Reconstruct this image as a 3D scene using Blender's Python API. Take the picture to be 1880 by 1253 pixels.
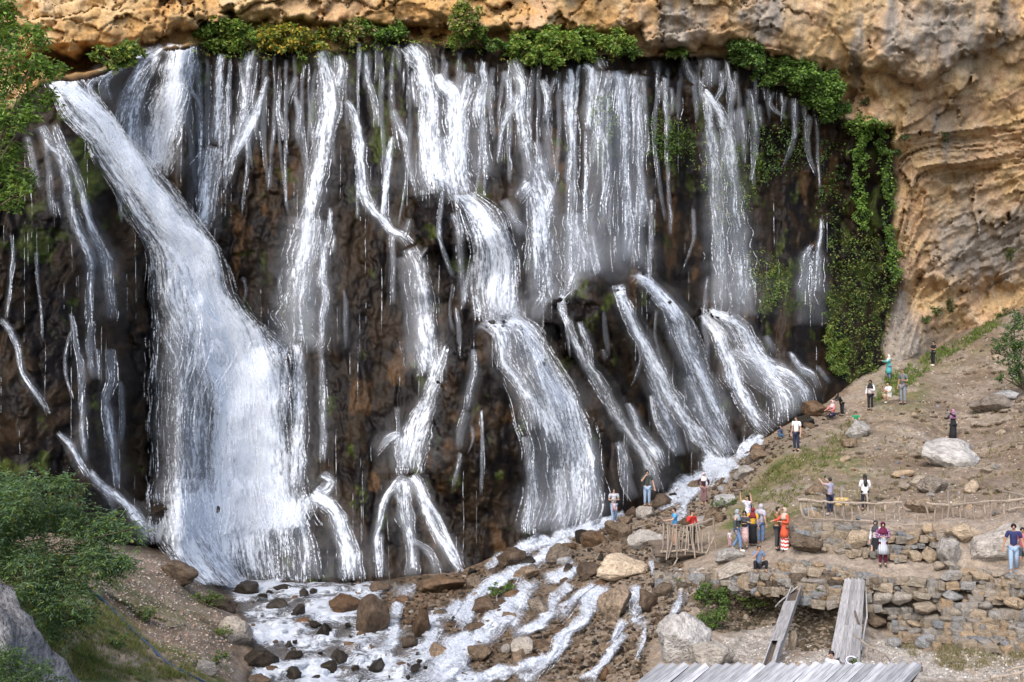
import bpy, bmesh, math, random
import numpy as np
from mathutils import Vector, Matrix, Quaternion

for _o in list(bpy.data.objects):
    bpy.data.objects.remove(_o)
SC = bpy.context.scene
COL = SC.collection

# ------------------------------------------------------------------ camera
F = 2350.0            # focal length in photograph pixels (1880 wide)
CX, CY = 940.0, 626.5
cam_data = bpy.data.cameras.new('camera')
cam_data.sensor_width = 36.0
cam_data.lens = 36.0 * F / 1880.0
cam_data.clip_end = 3000
cam = bpy.data.objects.new('camera', cam_data)
cam.rotation_euler = (math.radians(90), 0, 0)
COL.objects.link(cam)
SC.camera = cam

# ------------------------------------------------------------------ sky and sun (open shade in a gorge)
SUN_EL, SUN_AZ = math.radians(46), math.radians(204)   # azimuth clockwise from +Y
world = bpy.data.worlds.new('World'); SC.world = world; world.use_nodes = True
wn = world.node_tree.nodes; wl = world.node_tree.links
sky = wn.new('ShaderNodeTexSky'); sky.sky_type = 'NISHITA'; sky.sun_disc = False
sky.sun_elevation = SUN_EL; sky.sun_rotation = SUN_AZ
sky.dust_density = 2.5; sky.air_density = 1.0; sky.ozone_density = 1.0
wl.new(sky.outputs[0], wn['Background'].inputs[0]); wn['Background'].inputs[1].default_value = 0.115
sd = bpy.data.lights.new('sun', 'SUN'); sd.energy = 1.5; sd.angle = math.radians(48); sd.color = (1.0, 0.955, 0.90)
sun = bpy.data.objects.new('sun', sd); COL.objects.link(sun)
_d = Vector((math.sin(SUN_AZ) * math.cos(SUN_EL), math.cos(SUN_AZ) * math.cos(SUN_EL), math.sin(SUN_EL)))
sun.rotation_euler = (-_d).to_track_quat('-Z', 'Y').to_euler()
SC.view_settings.view_transform = 'Standard'; SC.view_settings.look = 'None'
SC.view_settings.exposure = 1.25; SC.view_settings.gamma = 1.0
SC.render.engine = 'CYCLES'
SC.cycles.volume_step_rate = 2.0; SC.cycles.volume_max_steps = 96
SC.cycles.transparent_max_bounces = 12; SC.cycles.max_bounces = 4
SC.cycles.diffuse_bounces = 2; SC.cycles.glossy_bounces = 1

# ------------------------------------------------------------------ numpy noise
_r = np.random.RandomState(7)
_P = _r.permutation(256).astype(np.int32); _P = np.concatenate([_P, _P, _P])
_G = _r.normal(size=(256, 3)).astype(np.float32); _G /= np.linalg.norm(_G, axis=1)[:, None]
def perlin(x, y, z=0.0):
    x = np.asarray(x, np.float32); y = np.asarray(y, np.float32); z = np.broadcast_to(np.asarray(z, np.float32), x.shape)
    xi = np.floor(x).astype(np.int32); yi = np.floor(y).astype(np.int32); zi = np.floor(z).astype(np.int32)
    fx = x - xi; fy = y - yi; fz = z - zi
    u = fx*fx*fx*(fx*(fx*6-15)+10); v = fy*fy*fy*(fy*(fy*6-15)+10); w = fz*fz*fz*(fz*(fz*6-15)+10)
    res = 0
    for dx in (0, 1):
        a = _P[(xi+dx) & 255]; wx = u if dx else 1-u
        for dy in (0, 1):
            b = _P[a + ((yi+dy) & 255)]; wy = wx*(v if dy else 1-v)
            for dz in (0, 1):
                g = _G[_P[b + ((zi+dz) & 255)]]
                res = res + wy*(w if dz else 1-w)*(g[..., 0]*(fx-dx)+g[..., 1]*(fy-dy)+g[..., 2]*(fz-dz))
    return res*1.5
def fbm(x, y, z=0.0, o=4, gain=0.5, lac=2.03):
    s = 0; a = 1.0; f = 1.0
    for k in range(o):
        s = s + a*perlin(x*f+17.3*k, y*f+5.1*k, np.asarray(z, np.float32)*f+3.7*k); a *= gain; f *= lac
    return s
def ridged(x, y, z=0.0, o=4, gain=0.5):
    s = 0; a = 1.0; f = 1.0
    for k in range(o):
        s = s + a*(1-2*np.abs(perlin(x*f+11.3*k, y*f+7.1*k, np.asarray(z, np.float32)*f))); a *= gain; f *= 2.1
    return s
_H = _r.rand(4096, 3).astype(np.float32)
def voro(x, y, seed=0):
    """F1, F2 and a random value of the nearest cell"""
    x = np.asarray(x, np.float32); y = np.asarray(y, np.float32)
    xi = np.floor(x).astype(np.int64); yi = np.floor(y).astype(np.int64)
    f1 = np.full(x.shape, 9., np.float32); f2 = f1.copy(); cv = np.zeros(x.shape, np.float32)
    for dx in (-1, 0, 1):
        for dy in (-1, 0, 1):
            cx = xi+dx; cy = yi+dy
            h = _H[((cx*7349 + cy*9151 + seed*331 + cx*cy*13) & 4095)]
            d = (cx+h[..., 0]-x)**2 + (cy+h[..., 1]-y)**2
            new = d < f1
            f2 = np.where(new, f1, np.minimum(f2, d)); f1 = np.where(new, d, f1); cv = np.where(new, h[..., 2], cv)
    return np.sqrt(f1), np.sqrt(f2), cv
def facets(x, y, seed=0, tilt=1.0):
    """broken rock: flat tilted blocks with sharp joints; returns relief, joint (0 at a crack) and a random value per block"""
    x = np.asarray(x, np.float32); y = np.asarray(y, np.float32)
    xi = np.floor(x).astype(np.int64); yi = np.floor(y).astype(np.int64)
    f1 = np.full(x.shape, 9., np.float32); f2 = f1.copy(); best = np.zeros(x.shape, np.int64); bx_ = f1*0; by_ = f1*0
    for dx in (-1, 0, 1):
        for dy in (-1, 0, 1):
            cx = xi+dx; cy = yi+dy; hi = (cx*7349 + cy*9151 + seed*331 + cx*cy*13) & 4095; h = _H[hi]
            ox = cx+h[..., 0]-x; oy = cy+h[..., 1]-y; d = ox*ox+oy*oy; new = d < f1
            f2 = np.where(new, f1, np.minimum(f2, d)); f1 = np.where(new, d, f1); best = np.where(new, hi, best); bx_ = np.where(new, ox, bx_); by_ = np.where(new, oy, by_)
    r = _H[best][..., 2]; g = _H[(best*37+11) & 4095]
    return (r-.5)+tilt*((g[..., 0]-.5)*bx_+(g[..., 1]-.5)*by_)*1.6, np.sqrt(f2)-np.sqrt(f1), r
def sstep(a, b, x):
    t = np.clip((x-a)/(b-a), 0, 1); return t*t*(3-2*t)
def mix(a, b, t):
    return a + (b-a)*t
def poly_sd(px, py, poly):
    """signed distance in pixels, positive inside"""
    d = np.full(px.shape, 1e9, np.float32); ins = np.zeros(px.shape, bool)
    n = len(poly)
    for i in range(n):
        ax, ay = poly[i]; bx, by = poly[(i+1) % n]
        ex, ey = bx-ax, by-ay; wx = px-ax; wy = py-ay
        t = np.clip((wx*ex+wy*ey)/(ex*ex+ey*ey+1e-9), 0, 1)
        d = np.minimum(d, (wx-ex*t)**2+(wy-ey*t)**2)
        c = ((ay > py) != (by > py)) & (px < (bx-ax)*(py-ay)/((by-ay) if by != ay else 1e-9)+ax)
        ins ^= c
    d = np.sqrt(d); return np.where(ins, d, -d)
def tps_fit(pts):
    pts = np.array(pts, float); n = len(pts); P = pts[:, :2]/400.; v = np.log(pts[:, 2])
    D = np.linalg.norm(P[:, None]-P[None], axis=2); K = np.where(D > 0, D*D*np.log(D+1e-12), 0)
    A = np.zeros((n+3, n+3)); A[:n, :n] = K+1e-3*np.eye(n); A[:n, n] = 1; A[:n, n+1:] = P; A[n, :n] = 1; A[n+1:, :n] = P.T
    w = np.linalg.solve(A, np.concatenate([v, [0, 0, 0]]))
    def ev(px, py):
        X = np.asarray(px, np.float32)/400.; Y = np.asarray(py, np.float32)/400.
        r = w[n]+w[n+1]*X+w[n+2]*Y
        for i in range(n):
            d2 = (X-P[i, 0])**2+(Y-P[i, 1])**2
            r = r + w[i]*0.5*d2*np.log(d2+1e-12)
        return np.exp(r)
    return ev
def at(px, py, Y):
    """the point of the gorge seen at photograph pixel px, py at distance Y"""
    return Vector(((px-CX)/F*Y, Y, (CY-py)/F*Y))

# ------------------------------------------------------------------ object helpers
def tag(o, label=None, cat=None, group=None, kind=None):
    if label: o['label'] = label
    if cat: o['category'] = cat
    if group: o['group'] = group
    if kind: o['kind'] = kind
    return o
def link(name, me, mat=None, parent=None):
    o = bpy.data.objects.new(name, me); COL.objects.link(o)
    if mat is not None and me is not None and not me.materials: me.materials.append(mat)
    if parent is not None: o.parent = parent
    return o
def empty(name, loc=(0, 0, 0), rz=0.0):
    o = bpy.data.objects.new(name, None); COL.objects.link(o); o.location = loc; o.rotation_euler = (0, 0, rz); o.empty_display_size = .2
    return o
def np_mesh(name, verts, faces, smooth=False, cols=None, uvs=None, corner_cols=None):
    """fast mesh: verts (n,3), faces (m,3|4)"""
    verts = np.ascontiguousarray(verts, np.float32); faces = np.ascontiguousarray(faces, np.int32)
    me = bpy.data.meshes.new(name); m, k = faces.shape
    me.vertices.add(len(verts)); me.vertices.foreach_set('co', verts.ravel())
    me.loops.add(m*k); me.loops.foreach_set('vertex_index', faces.ravel())
    me.polygons.add(m); me.polygons.foreach_set('loop_start', np.arange(0, m*k, k, dtype=np.int32))
    try: me.polygons.foreach_set('loop_total', np.full(m, k, np.int32))
    except Exception: pass
    if smooth: me.polygons.foreach_set('use_smooth', np.ones(m, bool))
    if cols is not None:
        a = me.attributes.new('Col', 'FLOAT_COLOR', 'POINT')
        c = np.ones((len(verts), 4), np.float32); c[:, :cols.shape[1]] = cols; a.data.foreach_set('color', c.ravel())
    if uvs is not None:
        u = me.uv_layers.new(name='UVMap'); u.data.foreach_set('uv', np.ascontiguousarray(uvs[faces.ravel()], np.float32).ravel())
    me.update(calc_edges=True); me.validate()
    return me
def grid_faces(nr, nc, keep=None):
    i = np.arange(nr*nc).reshape(nr, nc)
    f = np.stack([i[:-1, :-1], i[1:, :-1], i[1:, 1:], i[:-1, 1:]], -1).reshape(-1, 4)
    if keep is not None: f = f[keep.ravel()]
    return f
def compact(verts, faces, *arrs):
    used = np.zeros(len(verts), bool); used[faces.ravel()] = True
    idx = np.cumsum(used)-1
    return (verts[used], idx[faces]) + tuple(a[used] for a in arrs)

# ------------------------------------------------------------------ materials
def mat_new(name):
    m = bpy.data.materials.new(name); m.use_nodes = True
    nt = m.node_tree; b = nt.nodes['Principled BSDF']; return m, nt, b
def N(nt, t, **kw):
    n = nt.nodes.new(t)
    for k, v in kw.items():
        if k in n.inputs: n.inputs[k].default_value = v
        else: setattr(n, k, v)
    return n
def mathn(nt, op, a, b=None, clamp=False):
    n = nt.nodes.new('ShaderNodeMath'); n.operation = op; n.use_clamp = clamp
    for i, v in enumerate((a, b)):
        if v is None: continue
        if isinstance(v, (int, float)): n.inputs[i].default_value = v
        else: nt.links.new(v, n.inputs[i])
    return n.outputs[0]
def mixc(nt, mode, fac, a, b):
    n = nt.nodes.new('ShaderNodeMix'); n.data_type = 'RGBA'; n.blend_type = mode
    for i, v in ((0, fac), (6, a), (7, b)):
        if isinstance(v, (int, float)): n.inputs[i].default_value = v
        elif isinstance(v, tuple): n.inputs[i].default_value = v + (1,) if len(v) == 3 else v
        else: nt.links.new(v, n.inputs[i])
    return n.outputs[2]
def ramp(nt, fac, stops):
    n = nt.nodes.new('ShaderNodeValToRGB'); e = n.color_ramp.elements
    while len(e) < len(stops): e.new(0.5)
    for el, (p, c) in zip(e, stops): el.position = p; el.color = (c, c, c, 1) if isinstance(c, (int, float)) else tuple(c)+(1,)
    nt.links.new(fac, n.inputs[0]); return n.outputs[0]
def rock_mat(name, base=None, attr=False, rough=.85, fine=6.0, bump=.5, var=.45, rnd=0.0, dist=.06, wet_attr=False):
    m, nt, b = mat_new(name)
    tc = N(nt, 'ShaderNodeTexCoord').outputs['Object']
    if attr:
        a = N(nt, 'ShaderNodeAttribute', attribute_name='Col'); col = a.outputs[0]
    else:
        c = N(nt, 'ShaderNodeRGB'); c.outputs[0].default_value = tuple(base)+(1,); col = c.outputs[0]
    n1 = N(nt, 'ShaderNodeTexNoise', Scale=fine*.35, Detail=4.0, Roughness=.65); nt.links.new(tc, n1.inputs['Vector'])
    n2 = N(nt, 'ShaderNodeTexNoise', Scale=fine*1.6, Detail=3.0, Roughness=.7); nt.links.new(tc, n2.inputs['Vector'])
    v = mathn(nt, 'MULTIPLY', mathn(nt, 'ADD', n1.outputs[0], n2.outputs[0]), .5)
    g = ramp(nt, v, [(.36, 1-var), (.5, 1.0), (.64, 1+var)])
    col = mixc(nt, 'MULTIPLY', 1.0, col, g)
    if rnd:
        oi = N(nt, 'ShaderNodeObjectInfo'); r = mathn(nt, 'ADD', mathn(nt, 'MULTIPLY', oi.outputs['Random'], 2*rnd), 1-rnd)
        col = mixc(nt, 'MULTIPLY', 1.0, col, r)
        t = ramp(nt, mathn(nt, 'FRACT', mathn(nt, 'MULTIPLY', oi.outputs['Random'], 7.31)), [(0., (1.08, .98, .86)), (.5, (1, 1, 1)), (1., (.9, .97, 1.06))])
        col = mixc(nt, 'MULTIPLY', 1.0, col, t)
    nt.links.new(col, b.inputs['Base Color'])
    b.inputs['Roughness'].default_value = rough; b.inputs['Specular IOR Level'].default_value = .11
    if wet_attr:
        w = N(nt, 'ShaderNodeAttribute', attribute_name='Wet'); rr = ramp(nt, w.outputs['Fac'], [(0, .9), (1, rough)])
        nt.links.new(rr, b.inputs['Roughness'])
    bp = N(nt, 'ShaderNodeBump', Strength=bump, Distance=dist)
    nt.links.new(mathn(nt, 'ADD', n1.outputs[0], mathn(nt, 'MULTIPLY', n2.outputs[0], .6)), bp.inputs['Height'])
    nt.links.new(bp.outputs[0], b.inputs['Normal'])
    return m
def flat_mat(name, col, rough=.8, var=.2, scale=18., attr=False, spec=.3):
    m, nt, b = mat_new(name)
    tc = N(nt, 'ShaderNodeTexCoord').outputs['Object']
    n1 = N(nt, 'ShaderNodeTexNoise', Scale=scale, Detail=4.0); nt.links.new(tc, n1.inputs['Vector'])
    g = ramp(nt, n1.outputs[0], [(.3, 1-var), (.7, 1+var)])
    nt.links.new(mixc(nt, 'MULTIPLY', 1.0, tuple(col), g), b.inputs['Base Color'])
    b.inputs['Roughness'].default_value = rough; b.inputs['Specular IOR Level'].default_value = spec
    return m
# ================================================================== GROUND: distances of the ground at photograph pixels
BASE = [(-700, 940), (0, 965), (230, 1000), (290, 1003), (320, 1030), (380, 1060), (660, 1072), (850, 1048), (900, 1027), (1000, 992), (1110, 962),
        (1210, 915), (1330, 850), (1420, 795), (1520, 738), (1570, 700), (1640, 664), (1700, 652), (1760, 612), (1880, 566), (2500, 380)]
BX = np.array([p[0] for p in BASE], float); BY = np.array([p[1] for p in BASE], float)
GP = [ # px, py, distance
 (-200, 960, 50), (0, 965, 52), (230, 1000, 56), (300, 1010, 58.5), (380, 1060, 61), (520, 1066, 61), (660, 1072, 60.5), (850, 1048, 61), (900, 1027, 61.5), (1000, 992, 62.5),
 (1110, 962, 64), (1210, 915, 67), (1330, 850, 72), (1420, 795, 75), (1520, 738, 78), (1570, 700, 80), (1640, 664, 84), (1700, 655, 87), (1880, 566, 92), (2200, 470, 96),
 (440, 1120, 55), (560, 1130, 54), (650, 1130, 54), (460, 1250, 45.5), (650, 1250, 46), (560, 1190, 49.5),
 (340, 1050, 55), (300, 1100, 48), (370, 1150, 47), (400, 1250, 42), (250, 1150, 42), (150, 1250, 34), (150, 1100, 40), (0, 1250, 30), (0, 1050, 38), (200, 1030, 47), (-250, 1100, 33), (-250, 1300, 24),
 (350, 1400, 33), (700, 1400, 38), (1000, 1400, 37), (0, 1400, 24), (1400, 1400, 34), (1800, 1400, 34), (2150, 1400, 33),
 (800, 1250, 44.5), (800, 1170, 49.5), (800, 1110, 54.5), (950, 1250, 43.5), (950, 1160, 48.5), (960, 1080, 54.5), (1040, 1040, 57), (1100, 1250, 42.5), (1100, 1170, 46), (1110, 1080, 51), (1130, 1010, 57),
 (1190, 940, 65), (1290, 922, 66), (1230, 985, 57), (1240, 1040, 51), (1230, 1100, 47.5), (1250, 1180, 43.5), (1200, 1250, 41),
 (1340, 1000, 50.5), (1380, 1008, 49.5), (1430, 1010, 48.5), (1400, 1048, 46.5), (1400, 1075, 45.8), (1400, 1130, 46.5), (1330, 1165, 44.5), (1400, 1190, 43), (1480, 1170, 44), (1480, 1215, 40.5), (1600, 1205, 41), (1400, 1250, 38.5),
 (1500, 1012, 47.3), (1500, 1037, 45.6), (1500, 1062, 45.2), (1500, 1110, 45), (1500, 1150, 44.7), (1600, 1022, 46.2), (1600, 1050, 44.6), (1620, 1120, 44.2), (1620, 1170, 43.6),
 (1700, 1032, 45.3), (1700, 1062, 43.8), (1700, 1120, 43.3), (1700, 1185, 42.6), (1850, 1040, 44.2), (1860, 1062, 43.2), (1850, 1120, 42.7), (1850, 1180, 42), (1800, 1230, 39.5), (1700, 1250, 38.5), (1960, 1060, 42.5), (2100, 1150, 40),
 (1460, 965, 48.6), (1540, 962, 48), (1640, 968, 47), (1740, 965, 46.5), (1860, 975, 45.5), (1540, 985, 47.6), (1700, 1000, 46.2),
 (1500, 938, 51), (1560, 942, 50.5), (1660, 940, 50), (1780, 935, 49.5), (1880, 925, 49), (2100, 920, 47),
 (1350, 930, 60), (1440, 905, 58), (1400, 965, 54), (1350, 880, 68), (1450, 830, 65.5), (1560, 860, 60), (1680, 860, 59), (1800, 860, 57.5), (1880, 830, 58),
 (1540, 770, 73), (1600, 752, 73.5), (1660, 742, 72), (1580, 800, 67.5), (1750, 805, 66), (1640, 698, 81), (1700, 720, 75), (1713, 671, 86), (1800, 700, 77), (1880, 700, 75), (1840, 620, 86), (1880, 640, 82), (2100, 640, 78), (2100, 780, 62),
]
_gd = tps_fit(GP)
def base_y(px): return np.interp(px, BX, BY)
GS = 3.0
gx = np.arange(-240, 2121, GS, dtype=np.float32); gy = np.arange(440, 1421, GS, dtype=np.float32)
GPX, GPY = np.meshgrid(gx, gy)
gby = base_y(GPX)
above = np.maximum(gby-GPY, 0)
G0 = _gd(GPX, np.maximum(GPY, gby)).astype(np.float32)
GX3 = (GPX-CX)/F*G0; GZ3 = (CY-GPY)/F*G0
# zones (in pixels)
RIVER = [(285, 1000), (330, 1018), (395, 1075), (432, 1110), (455, 1160), (470, 1205), (452, 1253), (430, 1420), (980, 1420), (905, 1253), (840, 1205), (770, 1160), (712, 1128), (705, 1090), (740, 1068), (660, 1060), (380, 1045), (300, 990)]
RUBBLE = [(640, 1060), (900, 1010), (1110, 950), (1230, 890), (1340, 840), (1420, 790), (1530, 730), (1560, 745), (1480, 800), (1400, 850), (1330, 950), (1250, 1000), (1260, 1060), (1280, 1120), (1200, 1200), (1180, 1420), (640, 1420)]
PATH = [(1290, 1010), (1440, 1006), (1560, 1012), (1700, 1028), (1850, 1045), (2100, 1060), (2100, 1075), (1850, 1062), (1700, 1060), (1600, 1052), (1480, 1036), (1400, 1030), (1320, 1030)]
GSLOPE = [(1480, 960), (1420, 900), (1330, 900), (1400, 850), (1560, 740), (1640, 660), (1900, 560), (2200, 450), (2200, 960), (1880, 960)]
LEFTB = [(-300, 950), (230, 1003), (300, 1015), (350, 1050), (400, 1090), (440, 1160), (460, 1210), (440, 1253), (420, 1420), (-300, 1420)]
sd_river = poly_sd(GPX, GPY, RIVER); sd_rub = poly_sd(GPX, GPY, RUBBLE); sd_path = poly_sd(GPX, GPY, PATH)
sd_slope = poly_sd(GPX, GPY, GSLOPE); sd_left = poly_sd(GPX, GPY, LEFTB)
gU, gV = GX3*1.0, G0*.8+GZ3*.9
n_big = fbm(gU*.35, gV*.35, 1.5, 4); n_mid = fbm(gU*1.3, gV*1.3, 4.0, 4); n_fin = fbm(gU*5, gV*5, 9.0, 3)
amp = .16 + .20*sstep(-20, 40, sd_slope) + .1*sstep(-10, 40, sd_left)
amp = amp*(1-.8*sstep(-12, 10, sd_path))*(1-.5*sstep(0, 30, sd_river))
disp = amp*(n_big*.8+n_mid*.45+n_fin*.14)
v1, v2, vc = voro(gU*.5+n_mid*.2, gV*.9+n_mid*.2, 3)
disp = disp + .16*sstep(-5, 40, sd_slope)*(vc-.5)*sstep(.0, .25, v2-v1)*sstep(.0, .3, n_big+.1)
v1, v2, vc = voro(gU*2.6+n_mid*.3, gV*2.6+n_mid*.3, 9)
disp = disp + (.22*sstep(-5, 20, sd_rub)+.06)*(.55-v1)
v1b, v2b, vcb = voro(gU*6+n_mid*.3, gV*6, 11)
disp = disp + (.08*sstep(-5, 20, sd_rub)+.035)*(.5-v1b)
disp = disp*np.exp(-above/10.)
_gr = np.abs(np.gradient(G0, GS, axis=0)); gfac = np.clip(np.sqrt(_gr**2+(G0/F)**2)/(G0/F), 1., 3.0); gfac = np.where(above > 0, 1.5, gfac)
GD = G0 - disp*gfac + above*.25
# colours: real surface colours of dust, gravel, grass and wet bed
def C(*c): return np.array(c, np.float32)
dust = C(.240, .187, .140); gravel = C(.275, .238, .203); dirt = C(.150, .110, .078); grassd = C(.165, .140, .062); grassg = C(.085, .105, .032)
wetb = C(.05, .038, .026); wetbr = C(.082, .057, .038); pathc = C(.25, .205, .163); stonec = C(.36, .33, .30)
t_n = sstep(-.3, .45, n_mid+.5*n_big)[..., None]
col = mix(np.broadcast_to(dust, GPX.shape+(3,)), gravel, .6*t_n)
col = mix(col, dirt, .75*sstep(-.1, .5, -n_big+n_mid*.6)[..., None])
rill = ridged(gU*.5+gV*.25, gV*.16-gU*.1, 7., 3)
col = mix(col, np.broadcast_to(C(.135, .10, .072), col.shape), (.55*sstep(.55, 1.2, rill)*sstep(-5, 40, sd_slope))[..., None])
gn = fbm(gU*.55+20, gV*.4, 2.2, 4)
def patch(cx, cy, rx, ry): return np.exp(-((GPX-cx)/rx)**2-((GPY-cy)/ry)**2)
gz = patch(1480, 855, 110, 45)+patch(1400, 930, 80, 40)+.9*patch(1650, 720, 50, 35)+.7*patch(1740, 650, 70, 25)+.5*patch(1760, 1190, 120, 40)+.7*patch(1350, 970, 50, 30)
left_grass = sstep(0, 40, sd_left)*np.maximum(sstep(-80, 40, (GPY-1040)-(GPX-170)*.70), .9*patch(380, 1110, 50, 26))
grassm = np.clip(1.25*gz+1.0*left_grass, 0, 1.25)*sstep(-.55, .35, gn+n_mid*.3)
gcol = mix(np.broadcast_to(grassd, col.shape), grassg, sstep(-.1, .5, n_mid+gn*.5)[..., None])
col = mix(col, gcol, np.clip(grassm, 0, .95)[..., None])
rubc = mix(np.broadcast_to(wetbr, col.shape), C(.15, .105, .07), sstep(.3, .8, vcb)[..., None]); rubc = mix(rubc, wetb, sstep(.1, .5, n_mid)[..., None]*.8)
dry = sstep(880, 1200, GPX+(GPY-1050)*.4)[..., None]
rubc = mix(rubc, mix(np.broadcast_to(C(.30, .25, .20), col.shape), C(.20, .15, .105), vcb[..., None]), dry*.65)
col = mix(col, rubc, sstep(-15, 25, sd_rub+n_mid*14)[..., None])
col = mix(col, np.broadcast_to(wetb, col.shape), sstep(-18, 6, sd_river+n_mid*8)[..., None])
col = mix(col, pathc*(1+.15*n_mid[..., None]), sstep(-8, 8, sd_path)[..., None])
pale = poly_sd(GPX, GPY, [(1460, 1225), (1490, 1190), (1560, 1160), (1700, 1190), (1760, 1230), (1900, 1215), (1900, 1253), (1460, 1260)])
pale2 = poly_sd(GPX, GPY, [(1310, 1190), (1330, 1165), (1400, 1135), (1440, 1130), (1440, 1190), (1380, 1230), (1320, 1230)])
col = mix(col, C(.31, .288, .262)*(.75+.5*vcb[..., None]), .8*sstep(-10, 20, np.maximum(pale, pale2)+n_mid*15)[..., None])
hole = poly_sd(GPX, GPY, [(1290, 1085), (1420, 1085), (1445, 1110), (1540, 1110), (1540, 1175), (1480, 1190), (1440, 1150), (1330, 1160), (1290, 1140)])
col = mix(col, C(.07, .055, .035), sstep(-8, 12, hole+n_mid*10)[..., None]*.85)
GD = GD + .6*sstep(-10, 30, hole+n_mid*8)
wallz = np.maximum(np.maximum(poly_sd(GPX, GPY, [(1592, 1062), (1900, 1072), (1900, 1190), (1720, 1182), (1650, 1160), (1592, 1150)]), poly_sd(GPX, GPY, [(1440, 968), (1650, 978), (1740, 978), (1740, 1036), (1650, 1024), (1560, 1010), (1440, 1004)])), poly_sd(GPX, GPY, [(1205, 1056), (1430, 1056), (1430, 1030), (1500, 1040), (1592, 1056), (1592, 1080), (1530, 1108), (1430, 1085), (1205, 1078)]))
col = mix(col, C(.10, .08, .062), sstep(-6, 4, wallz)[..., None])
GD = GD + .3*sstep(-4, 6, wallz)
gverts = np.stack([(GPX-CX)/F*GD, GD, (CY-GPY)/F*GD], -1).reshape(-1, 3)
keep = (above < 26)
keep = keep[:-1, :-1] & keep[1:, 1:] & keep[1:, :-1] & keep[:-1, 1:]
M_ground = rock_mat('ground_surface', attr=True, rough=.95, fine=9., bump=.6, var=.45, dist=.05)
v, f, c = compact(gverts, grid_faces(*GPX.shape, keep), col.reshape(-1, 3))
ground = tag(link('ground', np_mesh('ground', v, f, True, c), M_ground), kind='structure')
def samp(grid, x0, y0, step, px, py):
    x = np.clip((np.asarray(px, float)-x0)/step, 0, grid.shape[1]-1.001); y = np.clip((np.asarray(py, float)-y0)/step, 0, grid.shape[0]-1.001)
    xi = x.astype(int); yi = y.astype(int); fx = x-xi; fy = y-yi
    return (grid[yi, xi]*(1-fx)+grid[yi, xi+1]*fx)*(1-fy)+(grid[yi+1, xi]*(1-fx)+grid[yi+1, xi+1]*fx)*fy
def gdepth(px, py): return samp(GD, gx[0], gy[0], GS, px, py)
def gpos(px, py): return at(px, py, float(gdepth(px, py)))

# ================================================================== CLIFF
WP = [ # px, py, distance (before mounds and buttresses)
 (-240, 0, 60), (0, 0, 66), (100, 60, 68), (300, 40, 70), (600, 40, 71.5), (900, 40, 73), (1200, 40, 76), (1450, 60, 79), (1650, 100, 82), (1880, 60, 84), (2120, 60, 84),
 (-240, 300, 57), (0, 300, 60.5), (200, 300, 65), (400, 300, 68.5), (700, 300, 70), (1000, 300, 71.5), (1250, 300, 76), (1450, 350, 81.5), (1620, 350, 84.5), (1800, 300, 87), (2120, 300, 88),
 (-240, 600, 54), (0, 600, 57), (200, 600, 61), (400, 600, 66), (600, 600, 66.5), (800, 600, 67), (1000, 550, 69.5), (1200, 500, 74), (1400, 520, 80), (1550, 560, 83), (1700, 520, 87.5), (1880, 480, 91), (2120, 450, 93),
 (-240, 900, 51), (0, 900, 54), (200, 900, 58.5), (400, 900, 67), (600, 900, 67.5), (800, 900, 68), (1000, 850, 71), (1150, 780, 75.5), (1300, 720, 80.5),
 (0, -400, 68), (600, -400, 73), (1200, -400, 77), (1880, -400, 84), (-240, -400, 62), (2120, -400, 84),
]
_wd = tps_fit(WP)
WS = 2.4
wx = np.arange(-240, 2121, WS, dtype=np.float32); wy = np.arange(-170, 1101, WS, dtype=np.float32)
WPX, WPY = np.meshgrid(wx, wy)
W0 = _wd(WPX, WPY).astype(np.float32)
X3 = (WPX-CX)/F*W0; Z3 = (CY-WPY)/F*W0
wnz = fbm(X3*.25, Z3*.25, 3., 4); wmid = fbm(X3*.9, Z3*.7, 8., 4); wfin = fbm(X3*3.5, Z3*2.6, 2., 3)
jx = WPX + 14*wmid + 5*wfin; jy = WPY + 16*fbm(X3*.8+40, Z3*.8, 1., 3)
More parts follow.
